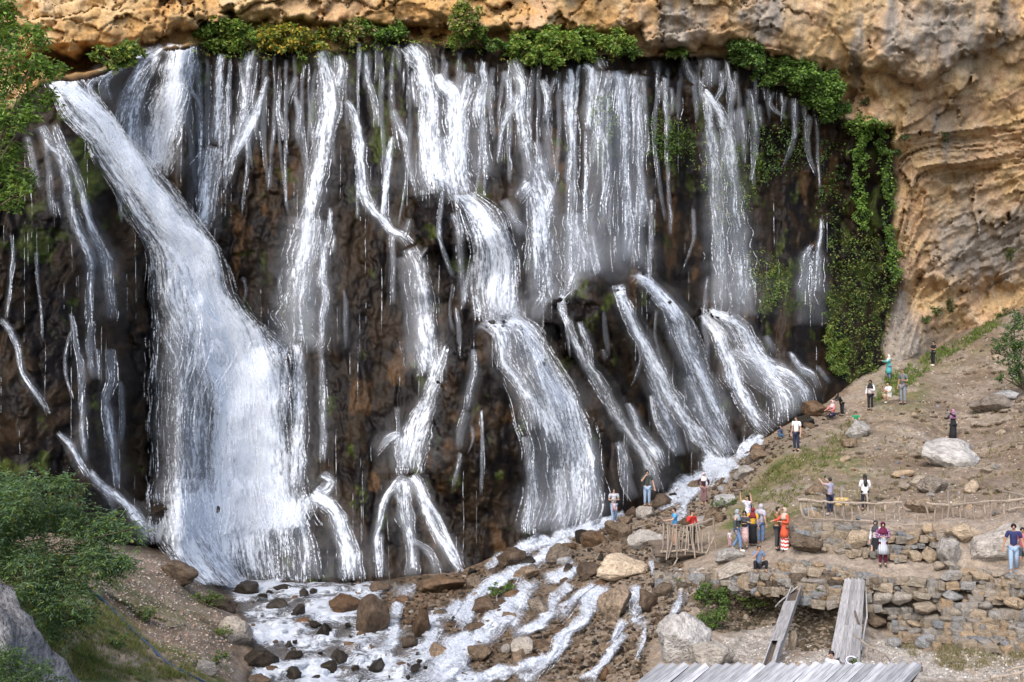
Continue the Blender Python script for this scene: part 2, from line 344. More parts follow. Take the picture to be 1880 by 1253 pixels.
FEAT = [ # polygon, protrusion in metres, softness in pixels, shape exponent
 ([(-300, 170), (30, 190), (85, 215), (130, 250), (190, 330), (235, 420), (268, 488), (272, 700), (266, 860), (300, 905), (310, 1000), (-300, 1010)], 4.2, 60),
 ([(70, 130), (180, 165), (255, 290), (330, 385), (410, 462), (440, 545), (500, 612), (548, 645), (560, 800), (590, 880), (640, 1000), (660, 1080), (260, 1090), (200, 600), (100, 400)], 3.6, 60),
 ([(790, 720), (825, 620), (865, 588), (955, 582), (1012, 640), (1070, 735), (1108, 825), (1118, 985), (880, 1060), (850, 1060), (770, 880), (776, 780)], 7.0, 80),
 ([(985, 600), (1018, 545), (1078, 506), (1130, 512), (1180, 498), (1212, 528), (1290, 600), (1340, 680), (1425, 785), (1340, 880), (1210, 930), (1118, 960), (1105, 810), (1045, 690)], 7.2, 85),
 ([(1282, 560), (1340, 568), (1385, 592), (1410, 620), (1465, 650), (1530, 695), (1545, 745), (1420, 820), (1350, 690)], 5.2, 60),
 ([(765, 400), (780, 335), (800, 318), (838, 365), (870, 400), (930, 400), (950, 470), (840, 470), (770, 470)], 2.0, 40),
 ([(755, 372), (800, 378), (828, 400), (830, 560), (750, 560), (735, 470)], 1.3, 25),
 ([(596, 1080), (612, 880), (680, 845), (735, 868), (760, 870), (800, 920), (852, 1000), (858, 1062)], 1.9, 60),
 ([(285, 1010), (330, 955), (400, 925), (500, 915), (560, 890), (610, 900), (640, 960), (672, 1085), (290, 1085)], 2.2, 70),
 ([(640, 850), (700, 800), (750, 780), (740, 860), (640, 900)], 1.0, 25),
 ([(900, 395), (985, 330), (1025, 380), (1030, 470), (1000, 540), (955, 560), (930, 470)], 1.0, 40),
 ([(60, -300), (60, 60), (75, 92), (110, 105), (180, 98), (260, 85), (300, 60), (420, 40), (600, 45), (830, 55), (930, 62), (1170, 60), (1200, 88), (1270, 92), (1340, 84), (1430, 105), (1500, 128), (1620, 128), (1690, 158), (1740, 130), (1830, 70), (1900, -300)], 1.9, 26),
]
feat = np.zeros_like(W0); 
for i, (pl, h, soft) in enumerate(FEAT):
    s = poly_sd(jx, jy, pl); t = np.clip(s/soft, 0, 1)
    feat = np.maximum(feat, h*np.sqrt(1-(1-t)**2)) if i not in (6, 10) else feat + h*np.sqrt(1-(1-t)**2)*.7
# alcove behind the upper row of falls and the two caves
for (cx, cy, rx, ry, h) in ((150, 118, 95, 22, 3.5), (1700, 545, 60, 30, 1.6), (1830, 540, 60, 22, 2.0), (1560, 190, 70, 25, 1.2), (680, 690, 55, 45, 2.6), (600, 740, 40, 110, 1.6), (1480, 600, 50, 50, 1.2), (640, 640, 40, 60, 1.0), (1775, 320, 60, 14, 1.2)):
    feat = feat - h*np.exp(-(((jx-cx)/rx)**2+((jy-cy)/ry)**2)**1.5)
feat = feat - 1.5*sstep(0, 8, poly_sd(jx, jy, [(820, 70), (940, 88), (1180, 98), (1270, 95), (1290, 165), (1240, 142), (1180, 142), (1080, 118), (960, 122), (830, 118)]))
# crevices that part the mounds from one another and from the wall behind
def line_d(pts):
    d = np.full(W0.shape, 1e9, np.float32)
    for (ax, ay), (bx, by) in zip(pts[:-1], pts[1:]):
        ex, ey = bx-ax, by-ay; t = np.clip(((jx-ax)*ex+(jy-ay)*ey)/(ex*ex+ey*ey), 0, 1); d = np.minimum(d, (jx-ax-ex*t)**2+(jy-ay-ey*t)**2)
    return d
for pts, h, w in (([(1008, 612), (1035, 680), (1080, 760), (1115, 840), (1122, 930)], 3.6, 15), ([(1285, 585), (1330, 660), (1380, 735), (1425, 785)], 3.2, 14), ([(828, 575), (808, 650), (785, 730), (770, 800), (765, 860)], 3.0, 18), ([(556, 655), (562, 740), (566, 850)], 2.6, 16),
                  ([(985, 585), (1015, 532), (1076, 494), (1130, 498), (1180, 484), (1220, 512), (1290, 580)], 2.6, 11), ([(850, 578), (900, 570), (960, 568)], 1.6, 10), ([(1385, 580), (1415, 608), (1470, 638), (1535, 685)], 2.2, 12), ([(282, 500), (284, 700), (280, 880)], 2.4, 10), ([(610, 868), (680, 832), (735, 850)], 1.8, 12), ([(742, 380), (748, 470), (752, 560)], 1.6, 12)):
    feat = feat - h*np.exp(-line_d(pts)/(w*w))
# wet (tufa, fluted) or dry (fractured limestone)
WET = [(-300, 190), (20, 195), (75, 140), (160, 135), (250, 92), (360, 78), (480, 88), (600, 90), (740, 66), (830, 76), (960, 92), (1180, 100), (1330, 100), (1400, 130), (1480, 165), (1530, 205), (1560, 225), (1640, 235), (1648, 330), (1642, 450), (1662, 520), (1632, 580), (1625, 640), (1640, 700), (1640, 1200), (-300, 1200)]
sdw = poly_sd(jx*.4+WPX*.6, jy*.4+WPY*.6, WET)
wet = sstep(-6, 9, sdw)
flx = X3*1.1 + .5*wmid + .25*perlin(X3*2, Z3*.3, 5.)
fl1, fl2, flc = voro(flx*.8, Z3*.075+wmid*.15, 4)
flute = (.62-fl1)*.75
fl1, fl2, flc2 = voro(flx*2.3, Z3*.33+wmid*.2, 6)
flute2 = (.6-fl1)*.30
lump = fbm(X3*1.6, Z3*1.3, 4.4, 5, .55)
wet_d = flute + flute2 + .15*lump + .5*wnz + .05*wfin
tilt = sstep(1560, 1700, WPX)*sstep(200, 330, WPY)
su = X3*.95+Z3*(.1+.32*tilt); sv = Z3*.95-X3*(.05+.36*tilt)
wz = wmid*.26
fa, ja, bc = facets(su*.17+wz, sv*.24+wz*.8, 1); fb_, jb, cc = facets(su*.5+wz*1.5, sv*(.75+.8*tilt)+wz, 2); fc, jc, ec = facets(su*1.5+wz*2, sv*(2.0+1.8*tilt)+wz*2, 5)
dry_d = 1.0*fa - .35*(1-sstep(0, .05, ja)) + .50*fb_ - .12*(1-sstep(0, .07, jb)) + .15*fc - .05*(1-sstep(0, .09, jc)) + .8*wnz + .18*wmid + .05*wfin + .04*fbm(su*2, sv*3, 6., 3, .6)
smoothz = np.clip(sstep(1360, 1480, WPX)*sstep(260, 140, WPY)+.7*np.exp(-((WPX-1800)/80)**2-((WPY-330)/110)**2)+.8*sstep(1860, 1700, WPX)*0, 0, 1)
dry_d = mix(dry_d, .8*wnz+.06*wmid+.03*wfin+.22*fbm(X3*.5, Z3*.16, 7., 3)+.8*fa+.22*fb_+.05*fc, smoothz*.92)
WD = W0 - feat - mix(dry_d, wet_d, wet)
wby = base_y(WPX); hgt = np.maximum(wby-WPY, 0)
gb = samp(G0, gx[0], gy[0], GS, WPX, np.clip(wby+4, 440, 1400))
hm = hgt*gb/F; rel = mix(dry_d, wet_d, wet)
lo = gb+.1+.10*hm-.35*rel; hi_ = gb+.9+.42*hm-.6*rel
WDr = mix(gb+.6-.6*rel, WD, sstep(0, 90, hgt)); WD = .5*(WD+lo+np.sqrt((WD-lo)**2+.5)); WD = .5*(WD+hi_-np.sqrt((WD-hi_)**2+.5)); WD = mix(WDr, WD, sstep(1670, 1590, WPX)*np.maximum(wet, sstep(.0, 60, WPY-230))).astype(np.float32)
# colours
orange = C(.49, .290, .118); tan = C(.54, .375, .196); pink = C(.48, .310, .184); grey = C(.285, .252, .218); pale_c = C(.58, .44, .29); rust = C(.33, .155, .055)
def wpatch(cx, cy, rx, ry, p=1.): return np.exp(-((jx-cx)/rx)**2-((jy-cy)/ry)**2)
k = fbm(X3*.3+9, Z3*.3, 5., 4)
dcol = mix(np.broadcast_to(orange, W0.shape+(3,)), tan, sstep(-.35, .5, k+.4*wmid)[..., None])
dcol = mix(dcol, np.broadcast_to(tan, dcol.shape), (.75*sstep(1250, 1650, WPX))[..., None])
dcol = mix(dcol, pink, (.75*sstep(.0, .5, fbm(X3*.35, Z3*.5, 12., 3)+.25*sstep(1400, 1700, WPX))*sstep(0, 900, WPX))[..., None])
dcol = mix(dcol, pale_c, (.7*sstep(.15, .7, fbm(su*.8, sv*.5+30, 2., 4)))[..., None])
dcol = mix(dcol, rust, (.5*sstep(.25, .7, fbm(X3*.6+4, Z3*.5, 21., 4))*(1-.6*sstep(1300, 1600, WPX)))[..., None])
streak = fbm(X3*.9, Z3*.09, 31., 4)
gm = 1.2*wpatch(1240, 45, 60, 60)+.9*wpatch(1420, 30, 60, 40)+.9*wpatch(1390, 40, 30, 30)+1.2*wpatch(1572, 100, 10, 60)+1.25*wpatch(1720, 60, 90, 75)+1.1*wpatch(1850, 50, 14, 70)+.5*wpatch(1640, 60, 30, 90) \
   + .9*wpatch(1810, 470, 110, 60)+.9*wpatch(1730, 240, 45, 60)*.8+1.5*wpatch(1648, 590, 30, 60)+1.1*wpatch(1690, 640, 60, 40)+.6*wpatch(1770, 380, 40, 100)+.7*wpatch(1880, 430, 80, 60)
gm = np.clip(gm*(.55+.8*streak+.35*wmid+.3), 0, 1)
dcol = mix(dcol, grey*(1+.25*wmid[..., None]), np.clip(gm+.32*sstep(.25, .6, streak)*sstep(1200, 1500, WPX)*sstep(330, 200, WPY), 0, .92)[..., None])
dcol = dcol*(1+.12*(cc-.5)+.07*(ec-.5))[..., None]
black = C(.0085, .006, .004); brown = C(.028, .0172, .0095); tufa = C(.10, .054, .024); moss = C(.042, .054, .010)
k2 = fbm(X3*.55, Z3*.28, 41., 4)
wcol = mix(np.broadcast_to(black, dcol.shape), brown, sstep(-.25, .45, k2+.5*lump)[..., None])
tz = .55*wpatch(500, 330, 60, 80)+.7*wpatch(450, 470, 50, 100)+.5*wpatch(300, 600, 80, 160)*.6+.9*wpatch(680, 700, 70, 70)+.6*wpatch(790, 390, 40, 30)+.5*wpatch(870, 760, 90, 110)+.8*wpatch(800, 880, 25, 90)+.8*wpatch(900, 980, 25, 60) \
   + .7*wpatch(1010, 280, 30, 60)+.8*wpatch(1240, 440, 60, 90)+.7*wpatch(1500, 320, 60, 80)+.8*wpatch(1420, 560, 60, 40)+.6*wpatch(1270, 230, 50, 40)+.6*wpatch(220, 560, 30, 90)+.4*wpatch(100, 450, 60, 40)+.4*wpatch(1030, 290, 40, 80)+.5*wpatch(640, 1000, 25, 40)+.5*wpatch(680, 900, 40, 25)
tm = sstep(.05, .5, fbm(X3*.8, Z3*.35+7, 51., 5, .6)+tz*1.0-.62)
wcol = mix(wcol, tufa*(1+.35*lump[..., None]), (tm*.7)[..., None])
mz = 1.6*wpatch(165, 310, 40, 70)+.8*wpatch(60, 440, 70, 80)+.6*wpatch(30, 880, 60, 60)+.7*wpatch(690, 110, 70, 25)+.5*wpatch(700, 230, 60, 160)+.5*wpatch(560, 200, 40, 110)+.5*wpatch(370, 160, 25, 60)+.8*wpatch(1070, 690, 40, 40)+.6*wpatch(1100, 540, 50, 40) \
   + .5*wpatch(900, 130, 80, 15)+1.0*wpatch(1360, 300, 60, 90)+1.0*wpatch(1240, 260, 50, 60)+.9*wpatch(1440, 520, 60, 70)+.9*wpatch(1110, 220, 25, 60)+.6*wpatch(660, 910, 50, 50)+.5*wpatch(800, 870, 15, 60)+.8*wpatch(1590, 500, 60, 260)+.6*wpatch(790, 450, 30, 40)+.4*wpatch(530, 560, 30, 50)
mm = sstep(.02, .4, fbm(X3*.9+3, Z3*.6, 61., 5, .6)+mz*.85-.48)
wcol = mix(wcol, moss*(1+.5*wfin[..., None]), (mm*.95)[..., None])
cval = mix(dcol*.84, wcol*.72, wet[..., None])
keepw = (WPY < wby+45); keepw = keepw[:-1, :-1] & keepw[1:, 1:]
wverts = np.stack([(WPX-CX)/F*WD, WD, (CY-WPY)/F*WD], -1).reshape(-1, 3)
M_cliff = rock_mat('cliff_rock', attr=True, rough=.5, fine=5., bump=.45, var=.34, dist=.07, wet_attr=True)
v, f, c, ww = compact(wverts, grid_faces(*WPX.shape, keepw), cval.reshape(-1, 3), wet.reshape(-1))
me = np_mesh('cliff', v, f, True, np.clip(c, .004, .9))
_a = me.attributes.new('Wet', 'FLOAT', 'POINT'); _a.data.foreach_set('value', ww.astype(np.float32))
cliff = tag(link('cliff', me, M_cliff), kind='structure')
# the cliff goes on upward above the frame
ups = np.array([-170., -400., -800., -1300.]); ugx = np.arange(-240, 2121, 40.)
UX, UY = np.meshgrid(ugx, ups); UD = samp(WD, wx[0], wy[0], WS, UX, np.full_like(UX, -169.)); UD = UD + (np.abs(UY)-170)/F*20 + 1.2*perlin(UX*.02, UY*.02, 3.)*(UY < -171)
uv_ = np.stack([(UX-CX)/F*UD, UD, (CY-UY)/F*UD], -1).reshape(-1, 3)
upc = np.broadcast_to(C(.44, .29, .17), (len(uv_), 3))
me = np_mesh('cliff_top', uv_, grid_faces(*UX.shape), True, upc); _a = me.attributes.new('Wet', 'FLOAT', 'POINT')
tag(link('cliff_top', me, M_cliff), kind='structure')
def blur(a, r):
    for ax in (0, 1):
        p = np.pad(a, [(r+1, r) if i == ax else (0, 0) for i in (0, 1)], mode='edge'); c = np.cumsum(p, axis=ax, dtype=np.float64)
        n = 2*r+1
        a = ((np.take(c, range(n, c.shape[ax]), ax)-np.take(c, range(0, c.shape[ax]-n), ax))/n)
    return a.astype(np.float32)
WB = np.minimum(blur(WD, 3), blur(WD, 7))
GB = blur(GD, 4)
def wdepth(px, py): return samp(WD, wx[0], wy[0], WS, px, py)
def wdepth_s(px, py): return samp(WB, wx[0], wy[0], WS, px, py)
def front(px, py):
    """distance of whatever rock or ground is seen there (smoothed)"""
    w = wdepth_s(px, py); g = samp(GB, gx[0], gy[0], GS, px, np.maximum(py, 441))
    return np.where(np.asarray(py) > base_y(px)-4, np.minimum(g, w+20*(np.asarray(py) > base_y(px)+30)), w)
# ================================================================== WATER
def water_mat(name, stringy=1.0, tint=(.88, .925, 1.0), iso=False):
    """foam: white where the noise of the falling water is dense, see-through between. UV in metres (x across, y along); Col = (edge, density, seed)"""
    m, nt, b = mat_new(name)
    uv = N(nt, 'ShaderNodeUVMap').outputs[0]
    at_ = N(nt, 'ShaderNodeAttribute', attribute_name='Col'); sp = N(nt, 'ShaderNodeSeparateColor'); nt.links.new(at_.outputs[0], sp.inputs[0])
    edge, dens, seed = sp.outputs[0], sp.outputs[1], sp.outputs[2]
    def noise(sx, sy, det, rough):
        mp = N(nt, 'ShaderNodeMapping'); mp.inputs['Scale'].default_value = (sx, sy, 1); nt.links.new(uv, mp.inputs[0])
        n = N(nt, 'ShaderNodeTexNoise', Scale=1.0, Detail=det, Roughness=rough, Distortion=.35); nt.links.new(mp.outputs[0], n.inputs['Vector']); return n.outputs[0]
    n1 = noise(1.5, .16, 3., .55) if not iso else noise(1.1, .7, 3., .6)
    n2 = noise(4.6, .55, 4., .65) if not iso else noise(2.6, 1.5, 4., .65)
    n3 = noise(8., 2.6, 4., .65) if not iso else noise(7., 5., 4., .65)
    s = mathn(nt, 'ADD', mathn(nt, 'MULTIPLY', n1, .8), mathn(nt, 'ADD', mathn(nt, 'MULTIPLY', n2, 1.0*stringy), mathn(nt, 'MULTIPLY', n3, .8)))
    s = mathn(nt, 'SUBTRACT', s, .5*(.8+1.0*stringy+.8))
    a = mathn(nt, 'MULTIPLY', s, 3.4)
    a = mathn(nt, 'ADD', a, mathn(nt, 'SUBTRACT', mathn(nt, 'MULTIPLY', dens, 2.5), .84))
    e2 = mathn(nt, 'MULTIPLY', mathn(nt, 'POWER', edge, 1.7), 1.55)
    a = mathn(nt, 'SUBTRACT', a, e2)
    a = mathn(nt, 'MULTIPLY', a, 1.0, True)
    ve = mathn(nt, 'MULTIPLY', mathn(nt, 'MULTIPLY', mathn(nt, 'POWER', dens, .8), mathn(nt, 'SUBTRACT', 1.0, mathn(nt, 'POWER', edge, 1.6))), mathn(nt, 'MULTIPLY', n1, .85))
    a = mathn(nt, 'MAXIMUM', a, ve)
    fade = mathn(nt, 'MULTIPLY', mathn(nt, 'SUBTRACT', 1.0, mathn(nt, 'POWER', edge, 8.0)), 1.0, True)
    a = mathn(nt, 'MULTIPLY', a, fade); a = mathn(nt, 'MULTIPLY', a, .96)
    b.inputs['Roughness'].default_value = .55; b.inputs['Specular IOR Level'].default_value = .25
    cc_ = mixc(nt, 'MIX', ramp(nt, mathn(nt, 'MULTIPLY', mathn(nt, 'ADD', n2, n3), .5), [(.38, 0.), (.58, 1.)]), (.74, .81, .93), tint)
    nt.links.new(cc_, b.inputs['Base Color'])
    bp = N(nt, 'ShaderNodeBump', Strength=.8, Distance=.35 if iso else .12); nt.links.new(mathn(nt, 'ADD', n2, mathn(nt, 'MULTIPLY', n3, .8)), bp.inputs['Height']); nt.links.new(bp.outputs[0], b.inputs['Normal'])
    tl = N(nt, 'ShaderNodeBsdfTranslucent'); nt.links.new(cc_, tl.inputs[0])
    ms = N(nt, 'ShaderNodeMixShader'); ms.inputs[0].default_value = .22; nt.links.new(b.outputs[0], ms.inputs[1]); nt.links.new(tl.outputs[0], ms.inputs[2])
    tr = N(nt, 'ShaderNodeBsdfTransparent'); mx = N(nt, 'ShaderNodeMixShader'); nt.links.new(a, mx.inputs[0]); nt.links.new(tr.outputs[0], mx.inputs[1]); nt.links.new(ms.outputs[0], mx.inputs[2])
    nt.links.new(mx.outputs[0], nt.nodes['Material Output'].inputs['Surface'])
    return m
M_fall = water_mat('falling_water', 1.0)
def veil_mat():
    m, nt, b = mat_new('mist_veil'); uv = N(nt, 'ShaderNodeUVMap').outputs[0]
    at_ = N(nt, 'ShaderNodeAttribute', attribute_name='Col'); sp = N(nt, 'ShaderNodeSeparateColor'); nt.links.new(at_.outputs[0], sp.inputs[0])
    mp = N(nt, 'ShaderNodeMapping'); mp.inputs['Scale'].default_value = (2.2, .22, 1); nt.links.new(uv, mp.inputs[0])
    n = N(nt, 'ShaderNodeTexNoise', Scale=1.0, Detail=2.0); nt.links.new(mp.outputs[0], n.inputs['Vector'])
    a = mathn(nt, 'MULTIPLY', mathn(nt, 'MULTIPLY', sp.outputs[1], .36), mathn(nt, 'SUBTRACT', 1.0, mathn(nt, 'POWER', sp.outputs[0], 1.4)))
    a = mathn(nt, 'MULTIPLY', a, mathn(nt, 'MULTIPLY', mathn(nt, 'SUBTRACT', n.outputs[0], .22), 2.0, True))
    d = N(nt, 'ShaderNodeBsdfDiffuse'); d.inputs[0].default_value = (.88, .9, .95, 1); tr = N(nt, 'ShaderNodeBsdfTransparent'); mx = N(nt, 'ShaderNodeMixShader')
    nt.links.new(a, mx.inputs[0]); nt.links.new(tr.outputs[0], mx.inputs[1]); nt.links.new(d.outputs[0], mx.inputs[2]); nt.links.new(mx.outputs[0], nt.nodes['Material Output'].inputs['Surface'])
    return m
M_veil = veil_mat()
M_foam = water_mat('rapid_foam', .8, iso=True)
rng = np.random.RandomState(11)
M_white, _nt, _b = mat_new('white_water')
_at = N(_nt, 'ShaderNodeAttribute', attribute_name='Col'); _nt.links.new(_at.outputs[0], _b.inputs['Base Color']); _b.inputs['Roughness'].default_value = .6; _b.inputs['Specular IOR Level'].default_value = .2
_tc = N(_nt, 'ShaderNodeTexCoord').outputs['Object']; _n = N(_nt, 'ShaderNodeTexNoise', Scale=7.5, Detail=3.0); _nt.links.new(_tc, _n.inputs['Vector'])
_nt.links.new(mathn(_nt, 'MULTIPLY', mathn(_nt, 'SUBTRACT', _n.outputs[0], .37), 2.6, True), _b.inputs['Alpha'])
def smooth_poly(pts, step=5.0):
    p = np.array(pts, float); n = len(p)
    if n == 1: return p
    q = [p[0]]
    for i in range(n-1):
        p0 = p[max(i-1, 0)]; p1 = p[i]; p2 = p[i+1]; p3 = p[min(i+2, n-1)]
        m = max(2, int(np.linalg.norm(p2[:2]-p1[:2])/step))
        for t in np.linspace(0, 1, m+1)[1:]:
            q.append(.5*((2*p1)+(-p0+p2)*t+(2*p0-5*p1+4*p2-p3)*t*t+(-p0+3*p1-3*p2+p3)*t**3))
    return np.array(q)
class WaterMesh:
    def __init__(s): s.v = []; s.f = []; s.uv = []; s.c = []; s.n = 0; s.t = []; s.tn = 0; s.tf = []; s.tc = []; s.thr = 1.0; s.vl = None
    def rows(s, L, R, dens, off=.16, thr=True, freefall=True, wob=.12, ends=(1, 1), depthf=None, step=6.):
        """sheet between left and right edges (k,2) given row by row"""
        depthf = depthf or front
        k = len(L); wpx = np.linalg.norm(R-L, axis=1); nc = int(np.clip(wpx.max()/step, 3, 60))+1
        t = np.linspace(0, 1, nc)[None, :, None]; P = L[:, None]*(1-t)+R[:, None]*t
        px, py = P[..., 0], P[..., 1]
        d = depthf(px, py).astype(float)-off
        if freefall:
            for i in range(1, k): d[i] = np.minimum(d[i], d[i-1]+.05*max(1., abs(py[i].mean()-py[i-1].mean())/6.))
        sdx = rng.rand()*50
        X = (px-CX)/F*d; Z = (CY-py)/F*d
        d = d - wob*(1+perlin(X*1.3+sdx, Z*.35, 2.)*1.3)*(1-np.abs(2*t[..., 0]-1)**3)
        X = (px-CX)/F*d; Z = (CY-py)/F*d
        al = np.concatenate([[0], np.cumsum(np.linalg.norm(np.diff(np.stack([X, d, Z], -1)[:, nc//2], axis=0), axis=1))])
        mpx = d.mean()/F
        U = (t[..., 0]-.5)*wpx[:, None]*mpx + sdx; V = np.repeat(al[:, None], nc, 1)+sdx*3
        V = V + .15*perlin(U*2, V*.2, 7.)
        e = np.abs(2*t[..., 0]-1)*np.ones((k, 1))
        ee = np.maximum(e, np.maximum(1-np.arange(k)/2.5 if ends[0] else np.zeros(k), 1-np.arange(k)[::-1]/9. if ends[1] else np.zeros(k))[:, None].clip(0, 1))
        if thr: s.threads(L, R, d, dens, k, nc)
        D = np.broadcast_to(np.asarray(dens, float).reshape(-1, 1) if np.ndim(dens) else dens, (k, nc))
        s.v.append(np.stack([X, d, Z], -1).reshape(-1, 3)); s.uv.append(np.stack([U, V], -1).reshape(-1, 2))
        s.c.append(np.stack([ee, D, np.full((k, nc), sdx/50)], -1).reshape(-1, 3)); s.f.append(grid_faces(k, nc)+s.n); s.n += k*nc
    def threads(s, L, R, d, dens, k, nc):
        """single threads and splashes of water in the body of a fall"""
        wpx = np.linalg.norm(R-L, axis=1); lp = np.linalg.norm(np.diff((L+R)/2, axis=0), axis=1).sum(); dm = float(np.mean(dens))
        n = int(s.thr*lp*wpx.mean()/48.*min(dm, .9)**1.7); st = lp/max(1, k-1); so = rng.rand()*80
        for _ in range(n):
            ln = int(np.clip(rng.exponential(26)+10, 10, 110)/st)+2; i0 = rng.randint(-2, max(1, k-2)); idx = np.arange(max(0, i0), min(k, i0+ln))
            if len(idx) < 3: continue
            u0 = rng.uniform(-.02, 1.02)
            if perlin(np.array([u0*wpx.mean()*.07+so]), np.array([i0*.05]), 1.)[0]+rng.uniform(-.35, .45) < 0: continue
            u = u0+np.cumsum(np.convolve(rng.normal(0, .5, len(idx)+6), np.ones(7)/7, 'valid'))/max(8., wpx.mean())
            P = L[idx]*(1-u[:, None])+R[idx]*u[:, None]
            ci = np.clip(u*(nc-1), 0, nc-1.001); c0 = ci.astype(int); fr = ci-c0
            dd = d[idx, c0]*(1-fr)+d[idx, c0+1]*fr-rng.uniform(.04, .30)
            hw = np.clip(rng.lognormal(-.95, .5), .2, 1.1)*np.sin(np.linspace(.3, 2.95, len(idx)))**.7*(1+.4*rng.rand(len(idx)))
            a = np.stack([(P[:, 0]-hw-CX)/F*dd, dd, (CY-P[:, 1])/F*dd], -1); b = np.stack([(P[:, 0]+hw-CX)/F*dd, dd, (CY-P[:, 1])/F*dd], -1)
            s.t.append(np.stack([a, b], 1).reshape(-1, 3)); q = np.arange(len(idx)-1)*2+s.tn
            s.tf.append(np.stack([q, q+2, q+3, q+1], -1)); s.tn += 2*len(idx); s.tc.append(np.tile(np.array([[.85, .895, .97]])*rng.uniform(.75, 1.03), (2*len(idx), 1)))
    def strand(s, pts, dens=.6, wmul=1.25, jag=1.0, veil=True, **kw):
        """pts (x, y, width px[, density])"""
        p = [tuple(q)+((dens,) if len(q) == 3 else ()) for q in pts]
        q = smooth_poly(p, 5.)
        tg = np.gradient(q[:, :2], axis=0); tg /= np.linalg.norm(tg, axis=1)[:, None]+1e-9
        # across direction: mostly horizontal, as sheets of water hang
        nrm = np.stack([np.abs(tg[:, 1])+.15, -tg[:, 0]*np.sign(tg[:, 1]+1e-6)*.9], -1); nrm /= np.linalg.norm(nrm, axis=1)[:, None]
        i = np.arange(len(q)); so = rng.rand()*90
        jit = jag*(perlin(i*.11+so, i*0+so, 0.)*3.2+perlin(i*.3+so, i*0+so+5, 0.)*.7)
        w = np.maximum(q[:, 2], 2)*wmul*(1+.35*jag*perlin(i*.21+so*2, i*0+3., 0.))
        c = q[:, :2]+nrm*jit[:, None]*np.minimum(1, w/14)[:, None]
        s.rows(c-nrm*w[:, None]/2, c+nrm*w[:, None]/2, q[:, 3], **kw)
        if veil and kw.get('freefall', True):
            w2 = w*(1.6+1.1*np.linspace(0, 1, len(w))); s.vl = s.vl or WaterMesh(); s.vl.rows(c-nrm*w2[:, None]/2, c+nrm*w2[:, None]/2, q[:, 3]*.36, **dict(kw, off=kw.get('off', .16)*.6, thr=False, step=10.))
    def sheet(s, rows, dens=.6, **kw):
        """rows (xl, yl, xr, yr[, density])"""
        r = [tuple(q)+((dens,) if len(q) == 4 else ()) for q in rows]
        a = np.array(r, float); n = len(a); out = [a[0]]
        for i in range(n-1):
            p0 = a[max(i-1, 0)]; p1 = a[i]; p2 = a[i+1]; p3 = a[min(i+2, n-1)]
            m = max(2, int(max(np.linalg.norm(p2[:2]-p1[:2]), np.linalg.norm(p2[2:4]-p1[2:4]))/6))
            for t in np.linspace(0, 1, m+1)[1:]: out.append(.5*((2*p1)+(-p0+p2)*t+(2*p0-5*p1+4*p2-p3)*t*t+(-p0+3*p1-3*p2+p3)*t**3))
        q = np.array(out); ii = np.arange(len(q)); so = rng.rand()*70; ww = np.minimum(11, .12*np.linalg.norm(q[:, 2:4]-q[:, :2], axis=1))
        q[:, 0] += ww*1.6*perlin(ii*.07+so, ii*0+1., 0.); q[:, 2] += ww*1.6*perlin(ii*.07+so, ii*0+5., 0.)
        s.rows(q[:, :2], q[:, 2:4], q[:, 4], **kw)
    def build(s, name, mat, parent=None):
        me = np_mesh(name, np.concatenate(s.v), np.concatenate(s.f), True, np.concatenate(s.c), np.concatenate(s.uv))
        o = link(name, me, mat, parent)
        if s.vl: s.vl.build('mist_veil', M_veil, o)['kind'] = 'stuff'
        if s.t:
            th = link('water_threads', np_mesh('water_threads', np.concatenate(s.t), np.concatenate(s.tf), True, np.concatenate(s.tc)), M_white, o); th['kind'] = 'stuff'
        return o
def fall(label, strands=(), sheets=(), mat=None, group='waterfalls over the wet cliff', name='waterfall', cat='waterfall', **kw):
    w = WaterMesh(); w.thr = 1.0 if mat is None else .3
    for st in sheets: w.sheet(st[0], st[1], **dict(kw, **(st[2] if len(st) > 2 else {})))
    for st in strands: w.strand(st[0], st[1], **dict(kw, **(st[2] if len(st) > 2 else {})))
    return tag(w.build(name, mat or M_fall), label, cat, group)

MAIN = [(78, 150, 140, 138), (105, 195, 190, 185), (140, 250, 235, 250), (175, 300, 290, 300), (205, 350, 330, 352), (238, 405, 362, 395), (258, 450, 405, 450), (268, 500, 425, 492), (270, 560, 445, 555, .68),
        (270, 620, 500, 615, .56), (270, 670, 546, 655, .52), (268, 750, 550, 745, .48), (268, 840, 552, 840, .5), (275, 900, 555, 895, .62), (285, 975, 570, 955, .8)]
fall('widest and whitest waterfall, sliding down a rock chute then dropping on the left',
     sheets=[(MAIN, .80, dict(off=.2)), ([(100, 165, 135, 150), (150, 215, 195, 200), (200, 290, 260, 290), (240, 350, 305, 350), (275, 405, 345, 405), (300, 450, 385, 450), (325, 500, 412, 500), (345, 570, 440, 565), (360, 640, 500, 640), (375, 720, 530, 720), (380, 830, 530, 830), (370, 935, 545, 935)], 1.05, dict(off=.45)),
             ([(270, 500, 420, 500, .45), (272, 620, 470, 620, .32), (270, 760, 400, 760, .34), (272, 930, 420, 930, .5)], .5, dict(off=.6)),
             ([(285, 880, 560, 870, .5), (275, 930, 575, 925, .85), (270, 985, 590, 965, .85)], .7, dict(off=.9))],
     strands=[([(505, 625, 14), (512, 680, 16), (505, 760, 18), (500, 860, 22)], .62), ([(520, 635, 14), (525, 690, 16), (520, 780, 16)], .6), ([(470, 600, 30), (490, 680, 40), (490, 800, 50), (490, 920, 60)], .62), ([(545, 630, 22), (550, 700, 24), (548, 800, 30), (540, 900, 34)], .62)])
